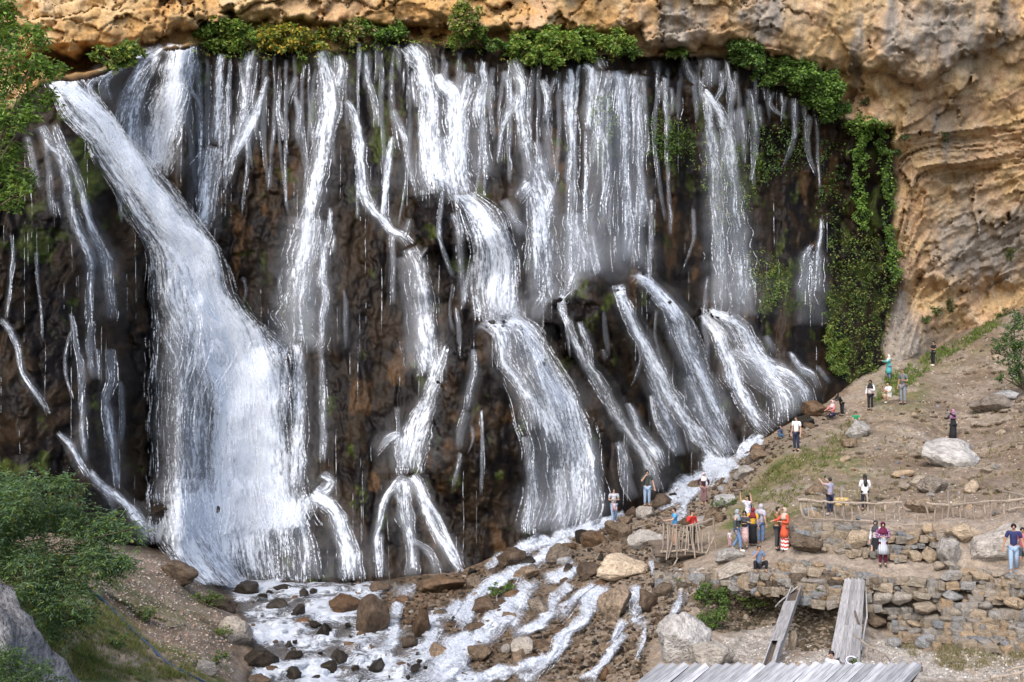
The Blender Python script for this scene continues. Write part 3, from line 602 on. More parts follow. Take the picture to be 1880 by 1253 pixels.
fall('white waterfall pouring straight down from the ledge into the top of the chute',
     strands=[([(335, 82, 50), (325, 140, 55), (308, 210, 62), (292, 280, 55), (285, 325, 40)], .72), ([(352, 85, 16), (350, 140, 18), (338, 190, 20), (320, 240, 30)], .52), ([(318, 150, 34), (300, 230, 44), (285, 310, 44)], .75)])
fall('fan of foaming strands on dark rock left of the ledge fall',
     strands=[([(300, 84, 16), (270, 110, 20), (245, 150, 22), (225, 195, 26), (218, 240, 30)], .55), ([(285, 90, 14), (250, 108, 14), (215, 128, 16), (190, 155, 18), (200, 190, 22)], .55), ([(290, 100, 14), (268, 140, 22), (250, 190, 30), (240, 250, 46), (250, 300, 50)], .5),
              ([(230, 118, 12), (185, 140, 16), (165, 160, 16), (185, 200, 20)], .55), ([(260, 230, 50), (265, 310, 60)], .4)])
fall('narrow double waterfall with a bright apron halfway, right of the chute',
     strands=[([(408, 98, 12), (402, 130, 16), (400, 180, 20), (398, 230, 20), (394, 268, 22)], .62), ([(395, 268, 28), (388, 300, 34), (384, 340, 34), (376, 390, 30), (372, 430, 26)], .66), ([(378, 280, 16), (362, 296, 12), (352, 305, 8)], .55), ([(417, 185, 8), (416, 230, 9), (412, 265, 12)], .5)])
fall('slanting pair of thin cascades leaning left beneath the yellowing bushes',
     strands=[([(468, 78, 24), (460, 100, 26), (455, 140, 20), (452, 180, 22), (445, 215, 18), (436, 250, 16)], .55), ([(494, 140, 8), (486, 165, 10), (474, 200, 16), (458, 235, 22), (440, 265, 20), (425, 300, 12)], .6), ([(452, 205, 22), (432, 270, 14), (424, 310, 10), (420, 340, 8)], .45)])
fall('lacy thin strands on brown rock left of the tall misty fall',
     strands=[([(545, 140, 10), (536, 165, 12), (528, 190, 8)], .45), ([(515, 165, 6), (512, 205, 8), (520, 240, 10), (522, 258, 7)], .5), ([(540, 175, 8), (548, 210, 8), (545, 245, 7), (548, 270, 5)], .5)])
fall('tall waterfall that narrows and turns to mist, left of centre',
     strands=[([(588, 92, 18), (596, 120, 28), (603, 160, 40), (604, 205, 42), (596, 245, 34), (588, 290, 34), (578, 340, 36), (570, 400, 42), (562, 450, 48), (552, 510, 54, .42), (546, 570, 60, .32), (545, 640, 70, .22)], .66, dict(off=.3)), ([(620, 100, 14), (626, 130, 20), (618, 170, 24)], .6),
              ([(568, 400, 70), (556, 480, 80), (548, 560, 90), (545, 650, 90)], .20, dict(off=.6))])
fall('thin broken cascade falling beside the tall misty waterfall',
     strands=[([(606, 380, 6), (604, 420, 10), (598, 460, 14), (592, 505, 18), (598, 540, 14), (592, 590, 14), (590, 650, 12, .4), (592, 740, 14, .35), (594, 810, 14, .5), (592, 850, 14, .55)], .52), ([(614, 430, 5), (610, 470, 8)], .5)])
fall('crooked cascade zigzagging to a broad ribbon left of the central mound',
     strands=[([(632, 185, 10), (648, 210, 16), (658, 260, 20), (664, 310, 20), (668, 350, 24), (684, 385, 20), (700, 402, 14), (718, 425, 18), (738, 436, 20), (752, 452, 26)], .6), ([(752, 455, 26), (768, 495, 30), (776, 540, 34), (780, 590, 36), (784, 640, 38), (790, 690, 44, .6)], .58),
              ([(722, 250, 8), (716, 285, 14), (710, 330, 14), (706, 370, 12), (704, 395, 14), (712, 415, 14)], .55), ([(752, 400, 10), (746, 425, 14), (740, 438, 14)], .55), ([(720, 430, 10), (722, 480, 10), (722, 560, 8)], .42), ([(740, 470, 30), (760, 560, 40), (770, 680, 50)], .22)])
fall('long cascade squeezing past the central mound into a spreading fan of strands',
     strands=[([(818, 636, 12), (806, 670, 22), (796, 710, 28), (784, 745, 30), (768, 780, 44), (756, 815, 56), (752, 845, 48), (752, 870, 40)], .66), ([(735, 795, 14), (715, 805, 16), (700, 822, 12), (690, 835, 8)], .62), ([(738, 800, 16), (735, 840, 18), (738, 872, 16)], .62),
              ([(745, 872, 20), (720, 900, 14), (702, 930, 14), (696, 965, 12), (692, 1010, 12), (698, 1060, 14)], .55), ([(755, 872, 26), (772, 905, 22), (785, 945, 20), (805, 985, 18), (828, 1020, 18), (846, 1052, 16)], .6), ([(740, 880, 40), (745, 950, 30), (755, 1000, 24), (760, 1060, 26)], .42),
              ([(770, 890, 20), (790, 930, 14), (812, 965, 12), (830, 1000, 12), (850, 1045, 12)], .5), ([(750, 990, 10), (785, 1010, 14), (800, 1040, 20), (805, 1060, 24)], .45), ([(700, 980, 10), (700, 1060, 12)], .4)])
fall('short strands dropping past the mossy ledge top left of centre',
     strands=[([(660, 75, 8), (660, 105, 10), (662, 135, 8)], .55), ([(692, 75, 8), (695, 95, 14), (692, 104, 8)], .6), ([(726, 82, 12), (728, 105, 12)], .55), ([(672, 95, 8), (672, 130, 10), (682, 165, 10), (690, 200, 12), (690, 235, 10)], .55), ([(742, 125, 4), (741, 170, 5)], .5), ([(758, 130, 7), (760, 170, 9), (764, 200, 9)], .55), ([(705, 145, 8), (703, 175, 8)], .45),
              ([(722, 200, 10), (732, 225, 16), (742, 255, 12), (748, 290, 10), (758, 330, 10), (766, 365, 8)], .5), ([(640, 205, 8), (648, 232, 10)], .5)])
fall('bright waterfall pouring from the notch under the central ledge bushes',
     strands=[([(748, 82, 26), (762, 100, 36), (778, 128, 34), (786, 165, 34), (790, 210, 36), (790, 260, 44), (796, 310, 58), (806, 355, 60)], .68), ([(804, 135, 16), (812, 155, 30), (832, 175, 36), (836, 215, 36), (838, 250, 34), (838, 290, 36), (840, 330, 44), (850, 370, 60)], .66), ([(862, 132, 20), (858, 160, 22), (852, 190, 22), (848, 215, 28), (846, 260, 26), (842, 310, 30)], .66),
              ([(773, 220, 8), (776, 260, 14), (782, 330, 22)], .45), ([(812, 250, 60), (822, 330, 80)], .38), ([(778, 350, 10), (776, 370, 8)], .5)])
fall('broad white curtain spilling over a rounded rock onto the central mound',
     sheets=[([(820, 360, 875, 352), (842, 385, 920, 385), (850, 420, 940, 425), (856, 470, 950, 470), (858, 520, 955, 525), (862, 590, 962, 592)], .64, dict(off=.3)), ([(845, 375, 905, 375), (880, 430, 938, 430), (895, 500, 952, 500), (890, 588, 960, 588)], .6, dict(off=.5))],
     strands=[([(830, 390, 12), (842, 420, 14), (845, 470, 12), (852, 560, 12)], .5), ([(868, 480, 10), (858, 520, 12), (850, 570, 10)], .5)])
fall('two strands merging and widening right of the central curtain',
     strands=[([(942, 108, 20), (950, 130, 22), (956, 160, 22), (958, 205, 24), (964, 250, 26), (972, 300, 24), (980, 335, 34), (990, 380, 46), (995, 440, 54), (998, 510, 60, .45), (1000, 560, 60, .35)], .6), ([(925, 130, 12), (935, 165, 16), (938, 195, 20), (930, 215, 14), (920, 245, 10), (916, 300, 8)], .5),
              ([(985, 260, 10), (992, 290, 14), (998, 330, 20), (1008, 350, 20), (1002, 380, 22), (1002, 420, 16)], .55), ([(925, 365, 14), (935, 385, 18), (945, 410, 20), (970, 430, 20)], .45), ([(975, 335, 30), (950, 370, 18)], .5)])
fall('forked strand hanging between the notch fall and the merging strands',
     strands=[([(888, 112, 8), (886, 130, 14), (890, 150, 16), (882, 175, 24), (878, 205, 28), (880, 235, 20)], .56), ([(905, 155, 10), (906, 185, 12)], .5), ([(880, 230, 30), (890, 330, 40)], .25), ([(895, 215, 6), (891, 245, 8)], .45)])
fall('short forked strand just left of the long veil',
     strands=[([(994, 145, 12), (1002, 165, 16), (1006, 185, 14), (1004, 205, 14), (1000, 230, 14)], .56), ([(1018, 140, 8), (1012, 165, 8), (1006, 185, 8)], .5), ([(1003, 225, 20), (1010, 330, 26)], .26)])
fall('thin veil fall dropping beside the green plants, misty towards its foot',
     strands=[([(1046, 124, 8), (1048, 145, 18), (1044, 180, 18), (1046, 215, 20), (1050, 260, 18, .45), (1050, 330, 24, .36), (1052, 420, 30, .34), (1050, 500, 30, .4), (1048, 545, 24, .5)], .56), ([(1036, 150, 6), (1035, 190, 8)], .5), ([(1085, 430, 14), (1092, 470, 18), (1100, 505, 16)], .5), ([(1055, 390, 60), (1060, 520, 70)], .22, dict(off=.5)), ([(1040, 400, 20), (1070, 450, 30), (1075, 500, 24)], .3)])
fall('wide thin veil of threads hanging clear of the rock, right of centre',
     sheets=[([(1072, 130, 1150, 128, .34), (1066, 200, 1150, 200, .33), (1062, 300, 1150, 300, .3), (1056, 420, 1150, 420, .26), (1050, 500, 1160, 500, .22)], .3, dict(off=.7)), ([(1120, 132, 1192, 140, .40), (1120, 200, 1192, 200, .36), (1120, 320, 1195, 320, .30), (1120, 480, 1195, 500, .28)], .3, dict(off=.9))],
     strands=[([(1095, 102, 16), (1104, 122, 20), (1112, 128, 12)], .66), ([(1070, 118, 16), (1084, 128, 20), (1084, 170, 14), (1080, 240, 10)], .6), ([(1095, 135, 12), (1096, 190, 10), (1094, 300, 10, .45)], .58), ([(1128, 130, 16), (1138, 150, 18), (1142, 190, 18), (1146, 250, 16, .5), (1150, 360, 18, .4), (1155, 480, 24, .36)], .62),
              ([(1158, 140, 12), (1168, 165, 14), (1172, 210, 14), (1176, 300, 16, .45), (1178, 420, 20, .4)], .6), ([(1180, 148, 7), (1186, 200, 8), (1188, 290, 8, .4)], .55), ([(1048, 330, 6), (1046, 500, 10)], .35), ([(1075, 240, 5), (1075, 420, 7)], .5), ([(1105, 200, 5), (1108, 400, 6)], .45)])
fall('arching double jet leaping from the ledge at right',
     strands=[([(1252, 100, 10), (1262, 128, 16), (1280, 155, 18), (1290, 166, 18)], .55), ([(1290, 165, 12), (1306, 182, 16), (1322, 210, 20), (1334, 250, 24), (1342, 300, 26, .55), (1350, 370, 30, .46), (1358, 450, 36, .4), (1364, 540, 40, .36), (1366, 585, 40, .36)], .64, dict(off=.8)), ([(1292, 168, 12), (1300, 200, 18), (1306, 250, 20, .55), (1314, 330, 26, .45), (1320, 420, 28, .4), (1324, 500, 32, .36), (1326, 570, 36, .34)], .62, dict(off=.7)),
              ([(1300, 106, 14), (1300, 135, 16), (1296, 160, 14)], .5), ([(1285, 110, 10), (1282, 150, 10)], .42), ([(1335, 110, 6), (1338, 140, 10), (1346, 170, 12), (1342, 195, 8)], .5), ([(1312, 110, 20), (1310, 160, 20)], .34), ([(1318, 240, 60), (1340, 560, 90)], .14, dict(off=.6))])
_dr = fall('row of short drips below the leafy bush at upper right',
     strands=[([(1362, 195, 16), (1366, 240, 14), (1366, 300, 8)], .42), ([(1372, 180, 7), (1376, 220, 7)], .55), ([(1394, 190, 8), (1398, 240, 7)], .5), ([(1388, 140, 6), (1385, 180, 8)], .42), ([(1434, 170, 5), (1438, 210, 6)], .55), ([(1460, 180, 14), (1462, 230, 10)], .45), ([(1478, 190, 5), (1478, 260, 5)], .45), ([(1492, 190, 7), (1500, 230, 6), (1503, 300, 5), (1505, 360, 4)], .45), ([(1350, 130, 8), (1352, 170, 10)], .4), ([(1402, 150, 6), (1404, 185, 8)], .4),
              ([(1215, 150, 8), (1214, 190, 8)], .45), ([(1232, 160, 8), (1234, 215, 8)], .45), ([(1205, 110, 16), (1206, 140, 18)], .3), ([(1350, 200, 30), (1352, 260, 24)], .26)])
_dr['kind'] = 'stuff'
fall('small misty fall between the green patch and the hanging ivy',
     strands=[([(1508, 400, 5), (1506, 440, 9), (1502, 470, 14, .4), (1500, 540, 22, .26)], .5), ([(1492, 448, 4), (1482, 465, 14), (1478, 500, 24, .34), (1478, 560, 40, .2)], .52), ([(1490, 460, 40), (1490, 600, 60)], .14)])
DOME = [(885, 585, 965, 582), (905, 600, 985, 600), (915, 630, 1006, 632), (920, 670, 1032, 670), (925, 710, 1060, 712), (940, 760, 1086, 762), (955, 810, 1104, 812), (962, 870, 1112, 870), (955, 930, 1116, 930), (945, 985, 1110, 965)]
fall('bell-shaped waterfall fanning over the central mound',
     sheets=[(DOME, .47, dict(off=.18)), ([(925, 588, 975, 588), (960, 620, 1000, 620), (985, 665, 1030, 668), (1005, 715, 1060, 718), (1020, 765, 1085, 768), (1030, 830, 1104, 832), (1030, 900, 1112, 905), (1020, 970, 1112, 962)], .58, dict(off=.35))],
     strands=[([(885, 588, 30), (915, 608, 30), (922, 640, 30), (926, 665, 30), (944, 690, 26), (962, 715, 26), (978, 745, 24), (985, 790, 26)], .62), ([(930, 585, 50), (962, 605, 44), (985, 640, 36), (1000, 680, 40), (1020, 720, 50), (1040, 770, 50)], .66), ([(895, 590, 16), (905, 600, 18)], .5),
              ([(870, 640, 10), (872, 680, 14), (862, 720, 16), (855, 760, 12)], .5), ([(858, 755, 16), (848, 790, 16), (842, 830, 12)], .48), ([(846, 830, 8), (838, 870, 8), (832, 900, 6)], .45), ([(968, 800, 20), (975, 880, 20), (968, 980, 24)], .5), ([(1030, 860, 20), (1030, 980, 30)], .5)])
fall('forked runnel down the left flank of the second mound',
     strands=[([(1000, 540, 14), (990, 560, 24), (982, 590, 18)], .58), ([(1003, 545, 14), (1012, 560, 10)], .5), ([(1036, 540, 12), (1028, 560, 12), (1040, 590, 14), (1056, 630, 14), (1076, 670, 18), (1100, 705, 22), (1120, 740, 24), (1140, 775, 24), (1162, 805, 24), (1185, 835, 24), (1205, 880, 24)], .62), ([(1050, 535, 10), (1036, 548, 10)], .55), ([(1062, 590, 10), (1075, 625, 14), (1082, 660, 12), (1086, 685, 10)], .55), ([(1045, 575, 14), (1058, 580, 8)], .5),
              ([(1150, 740, 10), (1165, 770, 16), (1180, 800, 18), (1205, 830, 18), (1222, 860, 16)], .55), ([(1195, 725, 8), (1205, 770, 12), (1225, 805, 14), (1245, 835, 14)], .5), ([(1108, 640, 6), (1112, 665, 8)], .55), ([(1140, 810, 20), (1150, 880, 24), (1165, 920, 20)], .36), ([(1190, 850, 20), (1205, 905, 24)], .45)])
fall('smooth white strand running down the crest of the second mound',
     strands=[([(1134, 522, 18), (1144, 550, 22), (1160, 590, 24), (1178, 625, 26), (1194, 655, 30), (1212, 690, 34), (1234, 730, 30), (1262, 775, 26), (1300, 825, 26), (1320, 850, 22)], .64), ([(1195, 660, 20), (1205, 720, 24), (1230, 780, 24), (1250, 840, 24)], .4)])
fall('wide lacy cascade sweeping down the right flank of the second mound',
     sheets=[([(1150, 505, 1180, 500, .6), (1178, 525, 1215, 520, .6), (1205, 560, 1248, 555, .5), (1218, 610, 1282, 605, .42), (1230, 670, 1312, 665, .40), (1250, 730, 1340, 735, .42), (1285, 790, 1350, 790, .42), (1320, 845, 1372, 830, .4)], .44, dict(off=.25))],
     strands=[([(1165, 506, 20), (1190, 520, 22), (1210, 545, 26), (1230, 565, 24), (1250, 595, 26)], .62), ([(1240, 590, 20), (1262, 640, 24), (1290, 690, 22), (1310, 740, 20), (1335, 790, 18)], .52), ([(1262, 690, 16), (1285, 740, 20), (1315, 800, 22), (1335, 840, 24)], .55)])
fall('stepped cascade over the rightmost mound beneath the arching jet',
     sheets=[([(1285, 565, 1320, 570, .56), (1300, 595, 1372, 595, .5), (1322, 630, 1395, 625, .48), (1345, 670, 1420, 660, .52), (1365, 700, 1450, 690, .5), (1400, 735, 1490, 720, .44), (1410, 790, 1500, 752, .44)], .48, dict(off=.25))],
     strands=[([(1290, 575, 20), (1318, 612, 26), (1330, 645, 30), (1345, 685, 34), (1362, 725, 30), (1385, 760, 30), (1415, 795, 26)], .6), ([(1300, 570, 22), (1350, 590, 22), (1372, 612, 22), (1385, 640, 26), (1412, 672, 30), (1450, 690, 24), (1475, 715, 22), (1490, 745, 20)], .6), ([(1345, 640, 20), (1385, 665, 20), (1415, 690, 22), (1435, 725, 22), (1440, 765, 22)], .55),
              ([(1405, 615, 10), (1425, 650, 14)], .4), ([(1448, 645, 6), (1470, 675, 14), (1492, 690, 14), (1505, 715, 12)], .5), ([(1500, 670, 8), (1525, 705, 10)], .4), ([(1470, 715, 16), (1490, 740, 16)], .4)])
fall('foaming apron bursting over boulders at the foot of the widest fall',
     sheets=[([(290, 905, 550, 895, .7), (290, 945, 550, 925, 1.0), (295, 975, 560, 955, .9), (298, 1005, 560, 990, .68), (310, 1030, 565, 1030, .6), (340, 1066, 572, 1070, .8)], .9, dict(off=.75, freefall=False)), ([(278, 975, 400, 950, .85), (288, 1010, 420, 990, .8), (315, 1035, 440, 1030, .8), (365, 1075, 470, 1078, .9)], .8, dict(off=.35)),
             ([(285, 920, 560, 900, .6), (275, 960, 580, 930, 1.2), (280, 1000, 560, 970, 1.0)], .5, dict(off=.9))],
     strands=[([(590, 868, 14), (608, 885, 18), (590, 905, 26), (575, 920, 26)], .6), ([(570, 905, 40), (605, 930, 26), (625, 965, 34), (640, 1010, 40), (648, 1066, 44)], .66), ([(530, 915, 22), (545, 950, 30), (562, 1000, 34), (570, 1066, 38)], .56), ([(565, 910, 24), (550, 935, 20)], .55)])
fall('pair of broken cascades running down the dark buttress at far left',
     strands=[([(75, 230, 14), (92, 260, 22), (115, 290, 24), (122, 330, 18), (130, 380, 20), (148, 430, 22), (165, 465, 20), (168, 510, 16), (165, 560, 12), (166, 600, 14)], .52), ([(100, 228, 10), (110, 260, 16), (132, 300, 14), (150, 350, 14), (162, 400, 16), (178, 440, 20), (195, 480, 22), (202, 530, 22), (206, 590, 18, .4)], .54), ([(105, 370, 8), (112, 400, 10)], .5), ([(130, 575, 7), (138, 620, 9), (148, 680, 14), (150, 740, 12), (152, 800, 14), (158, 850, 10)], .52),
              ([(168, 590, 12), (165, 640, 14), (172, 700, 12)], .45), ([(200, 640, 18), (205, 690, 20), (195, 730, 18), (200, 780, 20), (210, 840, 18), (215, 900, 14)], .48), ([(222, 700, 8), (225, 760, 10), (222, 820, 8)], .42), ([(180, 640, 10), (182, 700, 10)], .42), ([(50, 250, 10), (60, 300, 12), (72, 350, 10)], .36), ([(85, 260, 10), (92, 340, 14), (96, 400, 10)], .34), ([(20, 430, 5), (24, 470, 7), (15, 560, 6), (10, 590, 6)], .45)])
fall('slim white runnel tracing the lower edge of the far left buttress',
     strands=[([(0, 586, 8), (18, 605, 10), (32, 640, 10), (40, 680, 9), (55, 705, 9), (75, 735, 10), (88, 762, 8)], .66), ([(105, 794, 9), (130, 820, 12), (148, 850, 12), (165, 880, 12)], .66), ([(164, 864, 10), (180, 885, 14), (205, 905, 16), (225, 920, 16), (250, 945, 20), (270, 970, 24), (292, 990, 24)], .64), ([(238, 930, 14), (258, 965, 20), (268, 1000, 20)], .5), ([(190, 895, 10), (205, 925, 12), (210, 945, 8)], .5)])
# ---- spray hanging low over the foot of the falls
# ---- countless thin threads of dripping water on the wet rock
def trickles(n=240):
    V = []; Fc = []; UVs = []; Cs = []; c = 0
    tx = rng.uniform(0, 1520, n*3); ty = rng.uniform(95, 1040, n*3)
    sd = poly_sd(tx.astype(np.float32), ty.astype(np.float32), WET); ok = (sd > 8) & (ty < base_y(tx)-25)
    dn = fbm(tx*.012, ty*.006, 3., 3); ok &= dn > rng.uniform(-.75, .35, n*3)
    tx = tx[ok][:n]; ty = ty[ok][:n]
    for x, y in zip(tx, ty):
        L = 24+rng.exponential(60); k = max(3, int(L/7)); w = rng.uniform(.4, .95)
        ys = np.linspace(y, min(y+L, base_y(x)), k); xs = x+np.cumsum(rng.normal(0, .28, k))+ .0
        d = np.minimum.accumulate(wdepth_s(xs, ys)-.10); ww = w*np.sin(np.linspace(.35, 2.95, k))**.6
        l = np.stack([(xs-ww-CX)/F*d, d, (CY-ys)/F*d], -1); r = np.stack([(xs+ww-CX)/F*d, d, (CY-ys)/F*d], -1)
        V.append(np.stack([l, r], 1).reshape(-1, 3)); b = np.arange(k-1)*2+c
        Fc.append(np.stack([b, b+2, b+3, b+1], -1)); c += 2*k
    return np_mesh('water_trickles', np.concatenate(V), np.concatenate(Fc), True)
M_thread, _nt, _b = mat_new('water_thread')
_b.inputs['Base Color'].default_value = (  .42, .45, .50, 1); _b.inputs['Roughness'].default_value = .3
_tc = N(_nt, 'ShaderNodeTexCoord').outputs['Object']; _n = N(_nt, 'ShaderNodeTexNoise', Scale=2.2, Detail=4.0); _nt.links.new(_tc, _n.inputs['Vector'])
_nt.links.new(mathn(_nt, 'MULTIPLY', mathn(_nt, 'SUBTRACT', _n.outputs[0], .42), 2.6, True), _b.inputs['Alpha'])
def lip_threads():
    w = WaterMesh(); w.thr = 1.0
    x = 345.
    while x < 1500:
        y0 = float(np.interp(x, [340, 600, 740, 830, 960, 1180, 1330, 1400, 1500], [92, 100, 82, 92, 112, 118, 118, 150, 190]))+rng.uniform(0, 26)
        ln = rng.uniform(50, 330)*(1 if x < 1230 else .6); w.strand([(x, y0, rng.uniform(4, 12)), (x+rng.normal(0, 6), y0+ln*.5, rng.uniform(5, 14)), (x+rng.normal(0, 10), y0+ln, rng.uniform(3, 9))], rng.uniform(.22, .46), veil=False)
        x += rng.uniform(7, 24)
    for _ in range(30):
        x = rng.uniform(20, 1400); y0 = rng.uniform(300, 820)
        if y0 > base_y(x)-120: continue
        ln = rng.uniform(50, 170); w.strand([(x, y0, rng.uniform(4, 10)), (x+rng.normal(0, 6), y0+ln*.5, rng.uniform(5, 12)), (x+rng.normal(0, 8), y0+ln, rng.uniform(3, 8))], rng.uniform(.25, .46), veil=False)
    o = w.build('water_veils', M_fall); return tag(o, 'thin veils and threads of water hanging between the bigger falls', 'water', kind='stuff')
lip_threads()
tag(link('water_trickles', trickles(), M_thread), 'countless thin threads of water dripping down the dark wet rock', 'water', kind='stuff')

# ---- the river: white rapids between the boulders
def river_sheet():
    st = 4.0
    x = np.arange(270, 1000, st); y = np.arange(985, 1419, st); PX, PY = np.meshgrid(x, y)
    s = poly_sd(PX, PY, RIVER)
    d = samp(GB, gx[0], gy[0], GS, PX, PY)-.25
    X = (PX-CX)/F*d; Z = (CY-PY)/F*d
    wv = fbm(X*.9, d*.7, 3., 4, .55); d = d - .2 - .9*np.maximum(wv, -.25)
    V = np.stack([(PX-CX)/F*d, d, (CY-PY)/F*d], -1).reshape(-1, 3)
    edge = np.clip(1-s/22., 0, 1); dn = np.clip(.60+.75*fbm(X*.55, d*.4, 9., 4)+.15*np.clip((1110-PY)/60, 0, 1), .25, 1.0)
    cols = np.stack([edge, dn, dn*0+.3], -1).reshape(-1, 3); uv = np.stack([X*1.0+.4*d, d*1.6+Z*0], -1).reshape(-1, 2)
    kp = (s[:-1, :-1] > -4)
    v, f, c, u = compact(V, grid_faces(*PX.shape, kp), cols, uv)
    return np_mesh('river', v, f, True, c, u)
M_river = water_mat('river_foam', .8, iso=True)
tag(link('river', river_sheet(), M_river), 'white foaming rapids of the river below the falls', 'river', kind='structure')
def cascade(label, pts, dens=.62, extra=()):
    dens = dens+.14
    out = []
    for e in [pts]+list(extra):
        for k in range(3):
            so = rng.rand()*60; i = np.arange(len(e)); dx = perlin(i*.8+so, i*0+k*9.1, 0.)*1.5; w0 = (.75, .5, .42)[k]
            out.append(([(x+dx[j]*w*.75*(1 if k else .4), y+dx[(j+2) % len(e)]*w*.12, w*w0*(1+.5*dx[(j+1) % len(e)]), dens*(1, .9, .8)[k]*(1+.45*dx[(j+3) % len(e)])) for j, (x, y, w) in enumerate(e)], dens*(1, .9, .8)[k], dict(freefall=False, off=.28+.06*k, wob=.35, wmul=1.5, jag=2.0)))
    return fall(label, out, mat=M_foam, group='small cascades between the boulders', name='cascade', cat='cascade')
cascade('foaming rill along the foot of the cliff, highest of the rills, under the rightmost mound', [(1345, 842, 40), (1310, 865, 46), (1280, 885, 44), (1250, 902, 40), (1228, 920, 30), (1205, 934, 22)], .62, [[(1400, 800, 20), (1372, 822, 24), (1345, 845, 26)], [(1300, 880, 20), (1262, 912, 18), (1248, 940, 16), (1235, 965, 14)]])
cascade('white rill along the base of the bell-shaped fall', [(1150, 944, 14), (1112, 958, 20), (1076, 970, 22), (1035, 984, 24), (997, 996, 26), (946, 1012, 24), (912, 1030, 20), (890, 1046, 20)], .62)
cascade('long foaming rill from behind the mossy boulder into the rapids', [(1045, 990, 18), (1010, 1010, 26), (984, 1032, 30), (950, 1048, 32), (912, 1066, 34), (880, 1092, 36), (858, 1125, 36), (838, 1155, 30)], .6)
cascade('short bright cascade above the large pale slab', [(1062, 1034, 26), (1030, 1054, 40), (1000, 1066, 34)], .62)
cascade('broad cascade tumbling between two brown boulders at the centre of the rubble', [(972, 1068, 44), (955, 1100, 50), (930, 1130, 56), (895, 1160, 48), (850, 1186, 52), (806, 1225, 60), (790, 1260, 70)], .58)
cascade('narrow cascade left of the big split boulder', [(1046, 1072, 24), (1022, 1100, 26), (1004, 1130, 26), (985, 1150, 30), (940, 1165, 24)], .56)
cascade('slanting cascade running down beside the big split boulder', [(1112, 1074, 22), (1088, 1100, 32), (1064, 1135, 36), (1040, 1165, 26), (1018, 1195, 26), (990, 1228, 26), (960, 1255, 30)], .58)
cascade('small plunge falling right of the big split boulder', [(1166, 1072, 20), (1164, 1100, 28), (1158, 1130, 38)], .62, [[(1150, 1138, 26), (1132, 1158, 16), (1120, 1185, 12)], [(1165, 1135, 30), (1185, 1155, 18)]])
cascade('little spout beside the large pale slab', [(1193, 1028, 11), (1198, 1045, 14), (1203, 1062, 12)], .68)
cascade('thin cascade behind the big grey slab', [(1252, 1080, 12), (1242, 1110, 16), (1230, 1145, 14)], .52, [[(1262, 1085, 8), (1258, 1112, 8)]])
cascade('white water slipping past the upright brown boulder', [(808, 1118, 36), (800, 1145, 40), (790, 1175, 40), (770, 1205, 40)], .58)
cascade('white water rounding the teardrop boulder', [(735, 1105, 26), (722, 1135, 26), (712, 1170, 34), (700, 1195, 40)], .62)
cascade('foaming step between the dark brown boulder and the teardrop boulder', [(845, 1100, 22), (832, 1120, 28), (815, 1140, 30)], .6)
cascade('white trickle through the lower rubble left of the big tilted grey slab', [(1150, 1160, 14), (1130, 1188, 18), (1105, 1215, 20), (1080, 1250, 26)], .52, [[(1185, 1150, 10), (1180, 1185, 12), (1165, 1215, 12)]])
cascade('lowest rill crossing the rubble below the round pale stone', [(1005, 1205, 20), (965, 1222, 26), (915, 1236, 30), (870, 1250, 34)], .56)
cascade('braided rill under the large pale slab', [(1090, 1072, 18), (1062, 1090, 22), (1040, 1118, 22), (1022, 1140, 20)], .52)
cascade('shallow foam spreading at the edge of the rubble', [(745, 1072, 30), (742, 1086, 40), (735, 1100, 30)], .5)

# ---- spray drifting over the foot of the falls: real volumes of fine droplets
def spray_mat():
    m = bpy.data.materials.new('spray'); m.use_nodes = True; nt = m.node_tree; nt.nodes.remove(nt.nodes['Principled BSDF'])
    tc = N(nt, 'ShaderNodeTexCoord').outputs['Object']; ln = N(nt, 'ShaderNodeVectorMath', operation='LENGTH'); nt.links.new(tc, ln.inputs[0])
    n = N(nt, 'ShaderNodeTexNoise', Scale=2.2, Detail=3.0); nt.links.new(tc, n.inputs['Vector'])
    f = mathn(nt, 'MULTIPLY', mathn(nt, 'SUBTRACT', 1.0, ln.outputs['Value'], True), mathn(nt, 'MULTIPLY', mathn(nt, 'SUBTRACT', n.outputs[0], .25, True), 2.4))
    v = N(nt, 'ShaderNodeVolumePrincipled'); v.inputs['Color'].default_value = (.93, .95, 1, 1); v.inputs['Anisotropy'].default_value = .2
    nt.links.new(mathn(nt, 'MULTIPLY', f, .32), v.inputs['Density']); nt.links.new(v.outputs[0], nt.nodes['Material Output'].inputs['Volume'])
    return m
M_spray = spray_mat()
_sb = bmesh.new(); bmesh.ops.create_icosphere(_sb, subdivisions=3, radius=1.0); _sm = bpy.data.meshes.new('spray'); _sb.to_mesh(_sm); _sb.free(); _sm.materials.append(M_spray)
for (x, y, rx, ry, lab) in ((430, 925, 190, 85, 'white spray drifting at the foot of the widest fall'), (1030, 935, 120, 75, 'spray at the foot of the bell-shaped fall'), (930, 565, 75, 45, 'spray where the central curtain lands on the mound'), (1120, 470, 110, 70, 'spray where the wide thin veil lands'), (1345, 540, 60, 70, 'mist where the arching jet lands')):
    Yv = float(front(x, y))-1.2; o = link('spray', _sm); o.location = at(x, y, Yv); o.scale = (rx*Yv/F, 1.6, ry*Yv/F); tag(o, lab, 'spray', kind='stuff')
